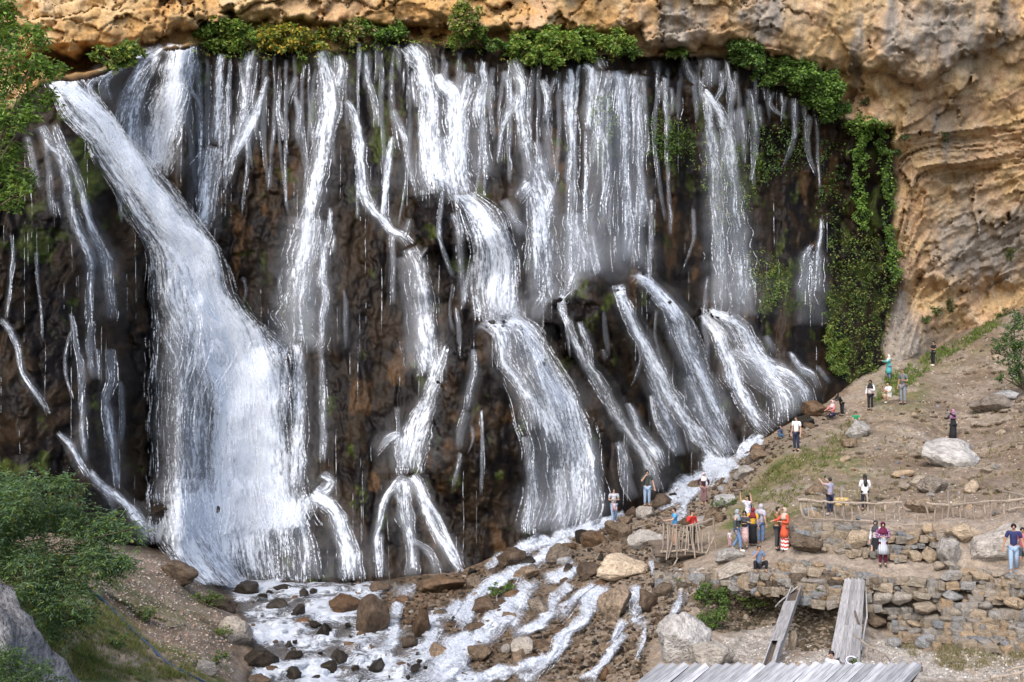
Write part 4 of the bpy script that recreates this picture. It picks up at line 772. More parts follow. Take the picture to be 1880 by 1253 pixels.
# ================================================================== ROCKS
def ico(sub):
    bm = bmesh.new(); bmesh.ops.create_icosphere(bm, subdivisions=sub, radius=1.0)
    bm.verts.ensure_lookup_table(); V = np.array([v.co[:] for v in bm.verts], np.float32); Fc = np.array([[v.index for v in f.verts] for f in bm.faces], np.int32); bm.free()
    return V, Fc
_ICO = {k: ico(k) for k in (1, 2, 3, 4)}
def rock_mesh(seed, sub=3, cuts=10, flat=.72, rough=.10, name='rock', boxy=0.0):
    r = np.random.RandomState(seed); V, Fc = _ICO[sub]; V = V.copy()
    if boxy: V = V/(np.abs(V)**(2+6*boxy)).sum(1)[:, None]**(1/(2+6*boxy))
    for _ in range(cuts):
        n = r.normal(size=3); n /= np.linalg.norm(n); d = r.uniform(flat-.22, flat+.12)
        V -= np.maximum(V@n-d, 0)[:, None]*n[None]
    o = r.uniform(0, 50, 3)
    V *= (1+rough*1.2*fbm(V[:, 0]*.9+o[0], V[:, 1]*.9+o[1], V[:, 2]*.9+o[2], 2)+rough*1.1*ridged(V[:, 0]*1.7+o[1], V[:, 1]*1.7+o[2], V[:, 2]*2.4, 4, .6)*.35+rough*.8*fbm(V[:, 0]*3.1+o[0], V[:, 1]*3.1+o[1], V[:, 2]*3.1, 4, .6))[:, None]
    V -= (V.max(0)+V.min(0))/2; V /= (V.max(0)-V.min(0))/2
    me = np_mesh(name, V, Fc, sub >= 3)
    return me
M_rock = {
 'lichen': rock_mat('lichen_grey_rock', (.20, .19, .187), fine=7., var=.75, bump=1., dist=.2),
 'pale': rock_mat('pale_limestone', (.385, .34, .29), rnd=.15, fine=4., var=.4, bump=.9, dist=.25),
 'grey': rock_mat('grey_limestone', (.345, .33, .315), rnd=.12, fine=4., var=.45, bump=.9, dist=.25),
 'tan': rock_mat('tan_limestone', (.455, .36, .26), rnd=.12, fine=4., var=.4, bump=.9, dist=.25),
 'brown': rock_mat('wet_brown_rock', (.088, .061, .041), rough=.45, rnd=.3, fine=4., var=.6, bump=.6),
 'dark': rock_mat('wet_dark_rock', (.024, .0195, .015), rough=.35, rnd=.35, fine=4., var=.6, bump=.6),
 'mid': rock_mat('damp_rock', (.19, .148, .11), rough=.65, rnd=.3, fine=4., var=.6, bump=.9, dist=.25),
 'rust': rock_mat('rusty_wet_rock', (.108, .068, .041), rough=.5, rnd=.25, fine=4., var=.6, bump=.6),
}
_mesh_cache = {}
def block_mesh(seed):
    """angular building stone: an irregular hexahedron with worn arrises"""
    r = np.random.RandomState(seed); bm = bmesh.new(); bmesh.ops.create_cube(bm, size=1.7)
    for v in bm.verts: v.co += Vector(r.uniform(-.30, .30, 3)); v.co.x *= r.uniform(.82, 1.12)
    bmesh.ops.bevel(bm, geom=list(bm.edges), offset=.17, segments=2, profile=.6, affect='EDGES')
    for v in bm.verts: v.co += Vector(r.normal(0, .022, 3))
    co = np.array([v.co[:] for v in bm.verts]); lo, hi = co.min(0), co.max(0)
    for v in bm.verts: v.co = Vector([(v.co[k]-(lo[k]+hi[k])/2)/((hi[k]-lo[k])/2) for k in range(3)])
    me = bpy.data.meshes.new('rock_shape'); bm.to_mesh(me); bm.free(); return me
def shared_rock(kind, i, sub=2, boxy=0.0):
    key = (kind, i, sub, round(boxy, 2))
    if key not in _mesh_cache:
        me = rock_mesh(1000+i*7+sub, sub, 16, .68, .09, 'rock_shape', boxy) if boxy < .4 else block_mesh(3000+i*7); me.materials.append(M_rock[kind]); _mesh_cache[key] = me
    return _mesh_cache[key]
prnd = random.Random(5)
def put(me, name, px, py, w, h, Y, rot=0.0, dy=None, parent=None, roll=0.0, yaw=None):
    o = link(name, me, None, parent); m = Y/F
    o.location = at(px, py, Y); o.scale = (w/2*m, (dy if dy else (w+h)/4*m), h/2*m)
    o.rotation_euler = (0, math.radians(rot), math.radians(yaw) if yaw is not None else 0)
    return o
def boulder(px, py, w, h, kind, label, rot=0, seed=None, cuts=18, flat=.70, rough=.12, lift=.30, cat='boulder', name='boulder', group='boulders', dY=0.0, boxy=0.0, Y=None):
    seed = seed if seed is not None else int(px*13+py*7)
    me = rock_mesh(seed, 4 if w > 40 else 3, cuts, flat, rough, name, boxy); me.materials.append(M_rock[kind])
    Y = Y or float(gdepth(px, py+h*lift))+dY
    return tag(put(me, name, px, py, w, h, Y, rot), label, cat, group)
B = boulder
# -- in the rapids
B(685, 1135, 64, 84, 'brown', 'large teardrop-shaped brown boulder standing in the rapids', 8, flat=.85, rough=.06)
B(633, 1110, 58, 46, 'rust', 'angular rust-brown boulder just left of the teardrop boulder', -25)
B(509, 1112, 44, 26, 'dark', 'low dark hump-backed rock in the upper rapids beside a small orange stone')
B(548, 1125, 24, 34, 'dark', 'upright dark rock leaning right above an orange stone in the rapids', 15)
B(556, 1143, 26, 17, 'rust', 'small orange rock at the foot of the upright dark rock')
B(540, 1100, 14, 14, 'rust', 'tiny orange stone against the hump-backed rock in the rapids')
B(595, 1160, 34, 38, 'dark', 'rounded dark rock in the middle of the rapids')
B(646, 1190, 34, 24, 'rust', 'flat-topped reddish brick-shaped rock in the rapids', 8, boxy=.4)
B(623, 1208, 32, 30, 'dark', 'dark pointed rock just below the reddish rock in the rapids', 20)
B(604, 1229, 32, 32, 'dark', 'round dark greenish rock near the bottom edge of the rapids')
B(538, 1240, 30, 34, 'dark', 'dark rock cut by the bottom edge, left in the rapids', 15)
B(541, 1206, 36, 22, 'dark', 'wide low black rock left in the lower rapids')
B(530, 1188, 15, 24, 'dark', 'thin upright black rock behind the wide low one')
B(692, 1226, 30, 42, 'dark', 'knobbly dark mossy rock at the bottom of the rapids', 18)
B(652, 1230, 16, 20, 'dark', 'small dark splinter of rock left of the knobbly mossy rock', 25)
B(640, 1151, 14, 18, 'dark', 'small black rock left of the teardrop boulder\'s foot')
B(583, 1246, 24, 14, 'dark', 'small black rock at the bottom edge between two round rocks')
B(455, 1082, 50, 32, 'dark', 'dark wet rock where the pool meets the left bank', 15)
B(480, 1098, 24, 16, 'dark', 'small dark rock at the upper left of the rapids')
B(520, 1080, 36, 14, 'dark', 'black rock awash at the top of the rapids')
B(558, 1092, 20, 22, 'dark', 'small dark rock awash above the upright dark rock', 20)
B(740, 1225, 26, 20, 'brown', 'small brown rock right of the knobbly mossy rock')
# -- where the widest fall lands
def FB(px, py, w, h, label, **k): return B(px, py, w, h, 'dark', label, Y=float(front(px, py))-.7, **k)
FB(285, 945, 66, 62, 'dark wet boulder left of the foot of the widest fall')
FB(392, 936, 26, 16, 'small dark rock in the foam at the centre of the widest fall\'s foot')
FB(457, 930, 24, 18, 'rounded dark rock in the foam beneath the widest fall')
# -- left bank
B(432, 1160, 66, 58, 'grey', 'big smooth grey boulder with a dark wet foot on the left bank', 20, flat=.8)
B(478, 1212, 66, 42, 'dark', 'flat dark mossy rock at the edge of the left bank', 10)
B(503, 1232, 34, 20, 'brown', 'brown mossy rock at the edge of the left bank', 10)
B(330, 1052, 76, 52, 'brown', 'brown streaked rock under moss at the crest of the left bank', 12)
B(344, 1028, 40, 26, 'rust', 'reddish rock on the left bank beside the pool', 20)
B(385, 1060, 52, 24, 'dark', 'dark rock reaching into the pool from the left bank', 15)
B(405, 1108, 66, 34, 'brown', 'mossy brown ledge on the left bank above the grey boulder', 18)
B(376, 1226, 46, 28, 'grey', 'pale grey stone on the lower left bank', 5)
B(475, 1250, 50, 24, 'brown', 'brown rock at the bottom left edge of the rapids')
B(-15, 1262, 260, 360, 'lichen', 'huge lichen-streaked grey rock at the lower left corner', -30, flat=.66, rough=.2, Y=29.5, cuts=22)
# -- at the centre of the rubble
B(774, 1150, 34, 66, 'brown', 'tall narrow upright brown boulder right of the teardrop boulder', 14)
B(752, 1180, 30, 26, 'brown', 'brown rock at the foot of the upright boulder', 0)
B(892, 1114, 52, 36, 'brown', 'dark brown boulder beside the green tuft in the rubble', 0)
B(988, 1118, 46, 42, 'mid', 'two-toned boulder between the two central cascades', 10)
B(803, 1200, 36, 40, 'mid', 'dark grey rounded rock at the edge of the rubble', 0)
B(882, 1202, 46, 38, 'mid', 'brownish boulder left of the round pale stone', -10)
B(958, 1188, 42, 36, 'pale', 'round pale stone lying among the rubble', 0, flat=.85, rough=.05)
B(929, 1193, 20, 22, 'pale', 'small pale stone touching the round pale stone', 0, flat=.85)
B(1126, 1108, 58, 78, 'mid', 'big split boulder of grey and rust standing between two cascades', 18)
B(1145, 1042, 104, 50, 'tan', 'large pale slab-like boulder left of the little spout', 3, flat=.78)
B(1080, 1050, 44, 36, 'brown', 'dark undercut rock left of the large pale slab', 0)
B(1028, 1020, 48, 42, 'mid', 'blocky tan boulder beside the rill at the foot of the cliff', 18)
B(940, 1028, 56, 48, 'brown', 'brown boulder at the foot of the dark cliff', -15)
B(970, 1033, 28, 24, 'dark', 'dark rock right of the brown boulder at the cliff foot', 0)
B(1185, 992, 70, 40, 'pale', 'broad pale boulder left of the stick railing', -8)
B(1090, 992, 50, 34, 'brown', 'dark brown boulder beneath the man in the striped shirt', 0)
B(1136, 976, 54, 42, 'mid', 'brown craggy boulder at the feet of the man in the striped shirt', 0)
B(1213, 922, 38, 32, 'brown', 'rounded brown boulder right of the man in the dark shirt', -8, flat=.85)
B(1185, 943, 36, 28, 'grey', 'rounded grey boulder below the man in the dark shirt', 0, flat=.85)
B(1159, 940, 24, 20, 'brown', 'small brown rock between the two men under the falls', 0)
B(1148, 957, 28, 20, 'mid', 'purplish rock right of the striped man\'s feet', 0)
B(965, 1052, 56, 26, 'mid', 'low tan rock amid the foaming rills', -10)
B(812, 1072, 90, 34, 'rust', 'wide orange-brown rock heap at the foot of the fan of strands', -8, rough=.18)
B(738, 1102, 28, 16, 'rust', 'small orange rock above the upright boulder')
B(700, 1078, 44, 20, 'brown', 'flat brown rock at the foot of the cliff above the teardrop boulder')
B(875, 1155, 36, 24, 'brown', 'squat brown rock below the dark brown boulder')
B(1215, 1020, 40, 36, 'grey', 'grey rock under the near end of the stick railing')
B(1250, 1172, 110, 104, 'grey', 'big tilted grey slab with a sharp lower edge', -35, flat=.66, cuts=14)
B(1306, 1204, 84, 60, 'pale', 'big rounded pale boulder above the plank roof', 0, flat=.8)
B(1310, 950, 52, 38, 'mid', 'rock with a dark hollow behind the stick railing', 0)
B(1290, 960, 34, 26, 'grey', 'grey rock behind the stick railing near the woman in red', 0)
B(1340, 1020, 56, 30, 'grey', 'flat grey rock at the end of the stick railing', -5)
B(1350, 1050, 70, 34, 'pale', 'pale rock left of the sitting man', -10)
B(1190, 1105, 36, 44, 'brown', 'dark wet rock beside the small plunge', 5)
B(1215, 1085, 40, 30, 'mid', 'brown rock above the thin cascade behind the grey slab', 0)
# -- on the right slope
B(1748, 836, 112, 62, 'grey', 'large pale boulder in front of the woman in a black coat', 6, flat=.7, cuts=14)
B(1690, 886, 44, 28, 'tan', 'tan boulder below the large pale boulder, nearest to it', 0)
B(1712, 893, 58, 38, 'mid', 'grey topped boulder with a dark underside on the slope', 8)
B(1576, 790, 46, 40, 'pale', 'pale boulder in front of the boy in green', 5, flat=.82)
B(1560, 815, 30, 22, 'mid', 'small brown rock under the boy\'s pale boulder', 0)
B(1655, 871, 44, 16, 'tan', 'flat tan slab on the slope left of the large boulder', -12)
B(1660, 893, 22, 16, 'pale', 'small pale stone on the path up the slope', 0)
B(1692, 928, 64, 44, 'mid', 'rusty outcrop of rock behind the long stick fence', 15)
B(1496, 900, 42, 24, 'mid', 'rounded tan rock left of the man taking a picture', -15)
B(1782, 896, 34, 26, 'tan', 'angular tan stone on the slope to the right', -20)
B(1820, 742, 86, 36, 'mid', 'ledge of brown rock breaking out of the right slope', 0, rough=.16)
B(1845, 728, 50, 24, 'grey', 'grey slab above the brown ledge on the right slope', 0)
B(1500, 752, 50, 34, 'brown', 'dark rock beside the couple crouching at the water', 0)
B(1475, 775, 44, 26, 'dark', 'dark wet rock left of the couple crouching at the water', 0)
B(1395, 838, 34, 24, 'mid', 'grey-brown rock on the bank left of the man in white', 0)
B(1365, 868, 40, 26, 'grey', 'grey rock on the bank near the top of the rill', -10)
B(1380, 845, 26, 18, 'mid', 'small brown rock at the top of the rill', 0)
B(1330, 920, 44, 30, 'grey', 'grey rock right of the woman in patterned trousers', -20)
B(1640, 735, 26, 16, 'pale', 'pale flat stone by the man in a grey shirt', -25)
B(1835, 1180, 24, 14, 'pale', 'small white stone in the dry grass below the long wall', 0)
B(1818, 1186, 22, 13, 'tan', 'small tan stone in the dry grass below the long wall', 0)
B(1700, 1178, 40, 26, 'grey', 'grey stone at the foot of the long wall', 0)
B(1760, 1158, 36, 26, 'grey', 'slanted grey stone leaning on the foot of the long wall', 20)
B(1640, 1180, 30, 24, 'grey', 'grey stone right of the wide plank ramp', 0)
B(1456, 1178, 18, 40, 'tan', 'upright tan stone right of the narrow trough', 5)
B(1830, 1000, 130, 74, 'grey', 'great grey outcrop behind the man in the blue shirt', -8, flat=.72, cuts=14, dY=.6)
B(1770, 978, 66, 38, 'tan', 'big tan boulder lying on top of the upper wall', -3, flat=.85)
B(1742, 1018, 44, 58, 'grey', 'tall grey stone set in the upper wall below the big tan boulder', -8)
B(1478, 1000, 66, 36, 'mid', 'broad brownish slab at the left foot of the upper wall', 8)

# -- loose rocks: individuals that show largest, the rest as one mass
def in_poly_points(poly, n, r):
    a = np.array(poly, float); lo, hi = a.min(0), a.max(0); out = []
    while len(out) < n:
        p = r.uniform(lo, hi, (n*3, 2)); s = poly_sd(p[:, 0].astype(np.float32), p[:, 1].astype(np.float32), poly)
        out += [tuple(q) for q in p[s > 2]]
    return out[:n]
rr_ = np.random.RandomState(21)
ANCH = [(685, 1135, 'teardrop boulder'), (509, 1112, 'hump-backed river rock'), (548, 1125, 'upright dark river rock'), (595, 1160, 'rounded mid-river rock'), (646, 1190, 'brick-shaped river rock'), (541, 1206, 'wide low river rock'), (692, 1226, 'knobbly mossy river rock'), (432, 1160, 'smooth grey bank boulder'), (633, 1110, 'angular rust-brown boulder'), (774, 1150, 'tall upright boulder'), (1126, 1108, 'big split boulder'), (1145, 1042, 'large pale slab'), (1250, 1172, 'big tilted grey slab'), (958, 1188, 'round pale stone'), (940, 1028, 'brown boulder at the cliff foot'), (1028, 1020, 'blocky tan boulder'),
        (1185, 992, 'broad pale boulder'), (1213, 922, 'rounded brown boulder'), (918, 1080, 'bright green tuft'), (812, 1072, 'orange-brown rock heap'), (1462, 820, 'man in a white T-shirt'), (1127, 955, 'man in stripes'), (1292, 915, 'woman in patterned trousers'), (803, 1200, 'dark grey rounded rock'), (988, 1118, 'two-toned boulder'), (1265, 990, 'stick railing'),
        (1748, 836, 'large pale slope boulder'), (1576, 790, 'boulder with the boy in green'), (1658, 735, 'man in grey'), (1713, 665, 'leaning man in black'), (1524, 930, 'man taking a picture'), (1588, 930, 'long-haired woman in white'), (1692, 928, 'rusty outcrop'), (1820, 742, 'brown rock ledge'), (1870, 680, 'shrub at the right edge'), (1545, 760, 'couple crouching at the water'), (1380, 985, 'group of women'), (1790, 930, 'right stretch of stick fence')]
_seen = {}
def loose_label(x, y, w, colour, noun):
    ax, ay, nm = min(ANCH, key=lambda a: (a[0]-x)**2+(a[1]-y)**2); dx, dy = x-ax, y-ay; dist = math.hypot(dx, dy)
    side = ('right of' if dx > 0 else 'left of') if abs(dx) > abs(dy)*2.2 else ('below' if dy > 0 else 'above') if abs(dy) > abs(dx)*2.2 else ('lower right of' if dx > 0 and dy > 0 else 'upper right of' if dx > 0 else 'lower left of' if dy > 0 else 'upper left of')
    size = 'hefty' if w > 30 else 'big' if w > 22 else 'tiny' if w < 10 else 'small' if w < 13 else 'middling' if w < 17 else 'larger'
    return '%s loose %s %s %s%s the %s' % (size, colour, noun, 'close ' if dist < 38 else 'some way ' if dist > 70 else '', side, nm)
VIS_RUB = [(640, 1068), (740, 1080), (900, 1030), (1110, 968), (1230, 915), (1340, 858), (1420, 800), (1530, 742), (1560, 750), (1480, 810), (1400, 860), (1330, 950), (1250, 1000), (1260, 1060), (1280, 1110), (1200, 1180), (1180, 1250), (800, 1250), (700, 1190)]
for (x, y) in in_poly_points([(400, 1085), (640, 1080), (700, 1120), (720, 1160), (860, 1250), (480, 1250), (470, 1180)], 30, rr_):
    w = float(np.clip(rr_.lognormal(2.3, .4), 7, 24)); h = w*rr_.uniform(.6, 1.0); kind = ('dark', 'dark', 'brown', 'rust')[rr_.randint(4)]
    o = put(shared_rock(kind, int(rr_.randint(8)), 3), 'rock', x, y-h*.1, w, h, float(gdepth(x, y))-.5, rr_.uniform(-35, 35), yaw=rr_.uniform(0, 360))
    tag(o, loose_label(x, y, w, {'dark': 'black wet', 'rust': 'orange-brown', 'brown': 'dark brown'}[kind], 'river rock'), 'rock', 'small rocks in the rapids')
for (x, y) in in_poly_points(VIS_RUB, 62, rr_):
    w = float(rr_.uniform(20, 40)); h = w*rr_.uniform(.55, .95); kind = ('dark', 'brown', 'mid', 'mid', 'rust', 'grey')[rr_.randint(6)]
    o = put(shared_rock(kind, int(rr_.randint(8)), 3), 'rock', x, y-h*.1, w, h, float(gdepth(x, y))+.15, rr_.uniform(-35, 35), yaw=rr_.uniform(0, 360))
    tag(o, loose_label(x, y, w, {'dark': 'black wet', 'rust': 'orange-brown', 'brown': 'dark brown', 'mid': 'dull brown', 'grey': 'grey'}[kind], 'block'), 'rock', 'blocks in the rubble')
for (x, y) in in_poly_points(VIS_RUB, 105, rr_):
    w = float(np.clip(rr_.lognormal(2.55, .38), 8, 30)); h = w*rr_.uniform(.55, .95)
    wetness = float(np.clip((1150-x)/350, 0, 1)); u = rr_.rand()
    kind = ('dark' if u < .3 else 'rust' if u < .6 else 'brown') if rr_.rand() < .2+.6*wetness else ('mid' if u < .45 else 'pale' if u < .6 else 'brown' if u < .8 else 'rust')
    lab = {'dark': 'loose black wet rock among the rubble at the foot of the falls', 'rust': 'loose orange-brown rock among the rubble at the foot of the falls', 'brown': 'loose dark brown rock among the rubble at the foot of the falls', 'mid': 'loose dull brown rock among the rubble at the foot of the falls', 'pale': 'loose pale grey rock among the rubble at the foot of the falls'}[kind]
    o = put(shared_rock(kind, int(rr_.randint(8)), 3), 'rock', x, y-h*.15, w, h, float(gdepth(x, y)), rr_.uniform(-35, 35), yaw=rr_.uniform(0, 360))
    lab = loose_label(x, y, w, {'dark': 'black wet', 'rust': 'orange-brown', 'brown': 'dark brown', 'mid': 'dull brown', 'pale': 'pale grey'}[kind], 'rock')
    tag(o, lab, 'rock', 'loose %s rocks in the rubble' % {'dark': 'black', 'rust': 'orange-brown', 'brown': 'dark brown', 'mid': 'dull brown', 'pale': 'pale'}[kind])
for (x, y) in in_poly_points([(1490, 960), (1440, 900), (1500, 860), (1590, 770), (1690, 700), (1880, 600), (1880, 955)], 95, rr_):
    w = float(np.clip(rr_.lognormal(2.45, .45), 7, 34)); h = w*rr_.uniform(.5, .8); kind = ('tan', 'pale', 'mid', 'grey')[rr_.randint(4)]
    o = put(shared_rock(kind, int(rr_.randint(8)), 3), 'stone', x, y-h*.1, w, h, float(gdepth(x, y)), rr_.uniform(-30, 30), yaw=rr_.uniform(0, 360))
    tag(o, loose_label(x, y, w, {'mid': 'brown'}.get(kind, kind), 'stone'), 'stone', 'loose %s stones on the right slope' % {'mid': 'brown'}.get(kind, kind))
def pebbles(name, label, poly, n, smin, smax, cols, seed, cluster=.0, lift=0.0):
    r = np.random.RandomState(seed); base = []
    V0, F0 = _ICO[1]
    shapes = []
    for k in range(6):
        V = V0.copy()
        for _ in range(6):
            nn = r.normal(size=3); nn /= np.linalg.norm(nn); V -= np.maximum(V@nn-r.uniform(.5, .8), 0)[:, None]*nn[None]*.95
        shapes.append(V)
    P = np.array(in_poly_points(poly, n, r))
    if cluster:
        q = fbm(P[:, 0]*.02, P[:, 1]*.03, 4., 3); P = P[q > r.uniform(-cluster, cluster*.6, len(q))]
    n = len(P)
    sz = np.clip(r.lognormal(math.log(smin*1.6), .5, n), smin, smax); d = gdepth(P[:, 0], P[:, 1]); m = d/F
    c = np.stack([(P[:, 0]-CX)/F*d, d, (CY-P[:, 1])/F*d], -1)
    a = r.uniform(0, 6.28, n); Vs = []; nv = len(V0)
    for k in range(6):
        idx = np.arange(n)[k::6]; S = shapes[k][None]*(sz[idx]*m[idx]*.5)[:, None, None]*np.stack([r.uniform(.8, 1.3, len(idx)), r.uniform(.8, 1.2, len(idx)), r.uniform(.5, .85, len(idx))], -1)[:, None]
        ca, sa = np.cos(a[idx])[:, None], np.sin(a[idx])[:, None]
        x = S[..., 0]*ca-S[..., 1]*sa; y = S[..., 0]*sa+S[..., 1]*ca
        Vs.append(np.stack([x, y, S[..., 2]], -1)+c[idx][:, None])
    V = np.concatenate(Vs).reshape(-1, 3); Fc = (F0[None]+(np.arange(n)*nv)[:, None, None]).reshape(-1, 3)
    cl = .85*np.array(cols, np.float32)[r.randint(0, len(cols), n)]*r.uniform(.6, 1.3, (n, 1)).astype(np.float32)
    return tag(link(name, np_mesh(name, V, Fc, False, np.repeat(cl, nv, 0)), M_ground), label, 'gravel', kind='stuff')
pebbles('rubble', 'brown and grey rubble heaped at the foot of the falls', VIS_RUB, 5200, 4, 14, [(.105, .076, .052), (.06, .046, .034), (.155, .12, .09), (.21, .178, .15), (.033, .028, .023), (.125, .08, .046)], 31)
pebbles('slope_gravel', 'pale gravel strewn over the right slope', [(1340, 960), (1420, 860), (1560, 750), (1640, 670), (1880, 575), (1900, 960)], 6500, 1.5, 8, [(.38, .32, .26), (.30, .23, .17), (.45, .40, .34), (.26, .19, .13)], 32, .4)
pebbles('bank_gravel', 'pink and grey gravel on the left bank', [(230, 1010), (300, 1020), (350, 1060), (410, 1110), (430, 1200), (430, 1250), (330, 1230), (260, 1160), (160, 1070)], 2600, 2, 8, [(.36, .27, .21), (.42, .36, .31), (.28, .18, .13), (.33, .29, .26)], 33)
pebbles('flat_gravel', 'whitish gravel on the flat below the long wall', [(1320, 1180), (1440, 1135), (1500, 1195), (1600, 1170), (1720, 1200), (1890, 1170), (1890, 1252), (1300, 1235)], 3800, 1.8, 9, [(.46, .42, .38), (.40, .35, .29), (.33, .28, .23), (.52, .49, .46)], 34)
pebbles('hollow_rubble', 'dark earthy rubble in the hollow behind the plank chutes', [(1280, 1085), (1430, 1085), (1550, 1100), (1545, 1190), (1470, 1200), (1430, 1150), (1320, 1165), (1280, 1140)], 1500, 5, 17, [(.10, .075, .05), (.16, .125, .09), (.07, .055, .035), (.22, .18, .14)], 36)
pebbles('bank_stones', 'tumbled stones along the edge of the path', [(1200, 1045), (1440, 1040), (1480, 1080), (1440, 1095), (1270, 1085), (1200, 1090)], 420, 6, 20, [(.38, .34, .30), (.34, .28, .22), (.28, .25, .22)], 35)

# ================================================================== DRY STONE WALLS
def stone_wall(label, top, bot, hmin, hmax, seed, kinds, big=(), limit=290):
    hmin, hmax = hmin*.70, hmax*.78
    r = np.random.RandomState(seed); tx, ty = zip(*top); bx_, by_ = zip(*bot)
    T = lambda x: np.interp(x, tx, ty); Bt = lambda x: np.interp(x, bx_, by_)
    x0, x1 = tx[0], tx[-1]
    root = empty('dry_stone_wall', gpos((x0+x1)/2, float(Bt((x0+x1)/2)))); inv = root.location.copy()
    tag(root, label, 'wall', 'dry stone walls')
    n = 0; maxh = max(Bt(x)-T(x) for x in np.linspace(x0, x1, 30))
    for lay in (0, 1):
      y = 0.0 if not lay else hmin*.5
      while y < maxh:
        h = r.uniform(hmin, hmax); x = x0+r.uniform(-10, 4)
        while x < x1:
            w = h*np.clip(r.lognormal(.28, .38), .75, 2.6); cx = x+w/2
            yy = float(T(cx))+y+h/2+5*float(perlin(np.array([cx*.02]), np.array([y*.05]), float(seed))[0])+r.uniform(-2, 2)
            if yy < Bt(cx)+4 and not any(abs(cx-b[0]) < (b[2]+w)*.37 and abs(yy-b[1]) < (b[3]+h)*.37 for b in big) and n < (limit*.62 if not lay else limit):
                hh = h*r.uniform(.85, 1.22)
                o = put(shared_rock(kinds[r.randint(len(kinds))], int(r.randint(14)), 2, .55 if r.rand() < .8 else .2), 'stone', cx, yy, w*1.06, hh*1.08, float(samp(GB, gx[0], gy[0], GS, cx, yy))-.32+.14*lay+r.uniform(-.07, .07), r.uniform(-9, 9), dy=.24, yaw=r.uniform(-14, 14)+180*r.randint(2))
                o.parent = root; o.location -= inv; n += 1
            x += w
        y += h*.93
    for (cx, cy, w, h, kd) in big:
        o = put(shared_rock(kd, int(r.randint(10)), 3, .25), 'stone', cx, cy, w, h, float(samp(GB, gx[0], gy[0], GS, cx, cy))-.32, r.uniform(-6, 6), dy=.35)
        o.parent = root; o.location -= inv; n += 1
    return root
DS = ['tan', 'pale', 'grey', 'tan', 'pale', 'pale', 'tan', 'grey']
stone_wall('long dry stone wall of tan and grey stones right of the wide plank ramp', [(1590, 1056), (1700, 1064), (1800, 1070), (1900, 1066)], [(1590, 1150), (1650, 1160), (1720, 1182), (1900, 1192)], 13, 22, 3, DS,
           big=[(1700, 1116, 52, 25, 'pale'), (1618, 1098, 38, 30, 'grey'), (1655, 1098, 36, 26, 'grey'), (1612, 1140, 40, 26, 'mid'), (1868, 1108, 50, 26, 'tan'), (1750, 1055, 52, 16, 'grey'), (1800, 1056, 50, 16, 'tan'), (1752, 1094, 44, 22, 'grey')])
stone_wall('upper dry stone wall between the path and the stick fence', [(1455, 962), (1560, 962), (1650, 974), (1720, 972), (1740, 975)], [(1455, 1002), (1560, 1012), (1650, 1026), (1700, 1036), (1740, 1040)], 12, 19, 4, DS, big=[(1574, 992, 44, 42, 'tan'), (1712, 1020, 40, 34, 'tan'), (1680, 1020, 30, 22, 'tan'), (1702, 974, 26, 26, 'tan')])
stone_wall('short dry stone wall under the path between the two plank chutes', [(1430, 1022), (1500, 1034), (1592, 1050)], [(1430, 1075), (1480, 1108), (1530, 1110), (1560, 1085), (1592, 1080)], 13, 21, 5, DS+['mid'])
stone_wall('tumbled stone bank left of the sitting man above the bushes', [(1205, 1052), (1300, 1056), (1430, 1052)], [(1205, 1080), (1300, 1078), (1430, 1088)], 12, 20, 6, ['grey', 'mid', 'pale', 'tan'])
stone_wall('low stone edge at the right end of the path', [(1742, 1036), (1800, 1046), (1900, 1060)], [(1742, 1058), (1800, 1064), (1900, 1074)], 12, 17, 8, DS)

# ================================================================== PLANTS
def leaf_mat(name, rough=.6):
    m, nt, b = mat_new(name); a = N(nt, 'ShaderNodeAttribute', attribute_name='Col')
    nt.links.new(a.outputs[0], b.inputs['Base Color']); b.inputs['Roughness'].default_value = rough; b.inputs['Specular IOR Level'].default_value = .25
    tl = N(nt, 'ShaderNodeBsdfTranslucent'); nt.links.new(mixc(nt, 'MULTIPLY', 1.0, a.outputs[0], (1.1, 1.3, .6)), tl.inputs[0])
    ms = N(nt, 'ShaderNodeMixShader'); ms.inputs[0].default_value = .35; nt.links.new(b.outputs[0], ms.inputs[1]); nt.links.new(tl.outputs[0], ms.inputs[2])
    nt.links.new(ms.outputs[0], nt.nodes['Material Output'].inputs['Surface']); return m
M_leaf = leaf_mat('leaf')
M_bark = flat_mat('bark', (.11, .085, .06), .9, .4, 12.)
GREEN = C(.085, .135, .032); DKGREEN = C(.048, .085, .026); YELG = C(.16, .175, .040); YEL = C(.34, .23, .04); BLUEG = C(.066, .108, .060); FRESH = C(.115, .185, .036); DRY = C(.19, .14, .07)
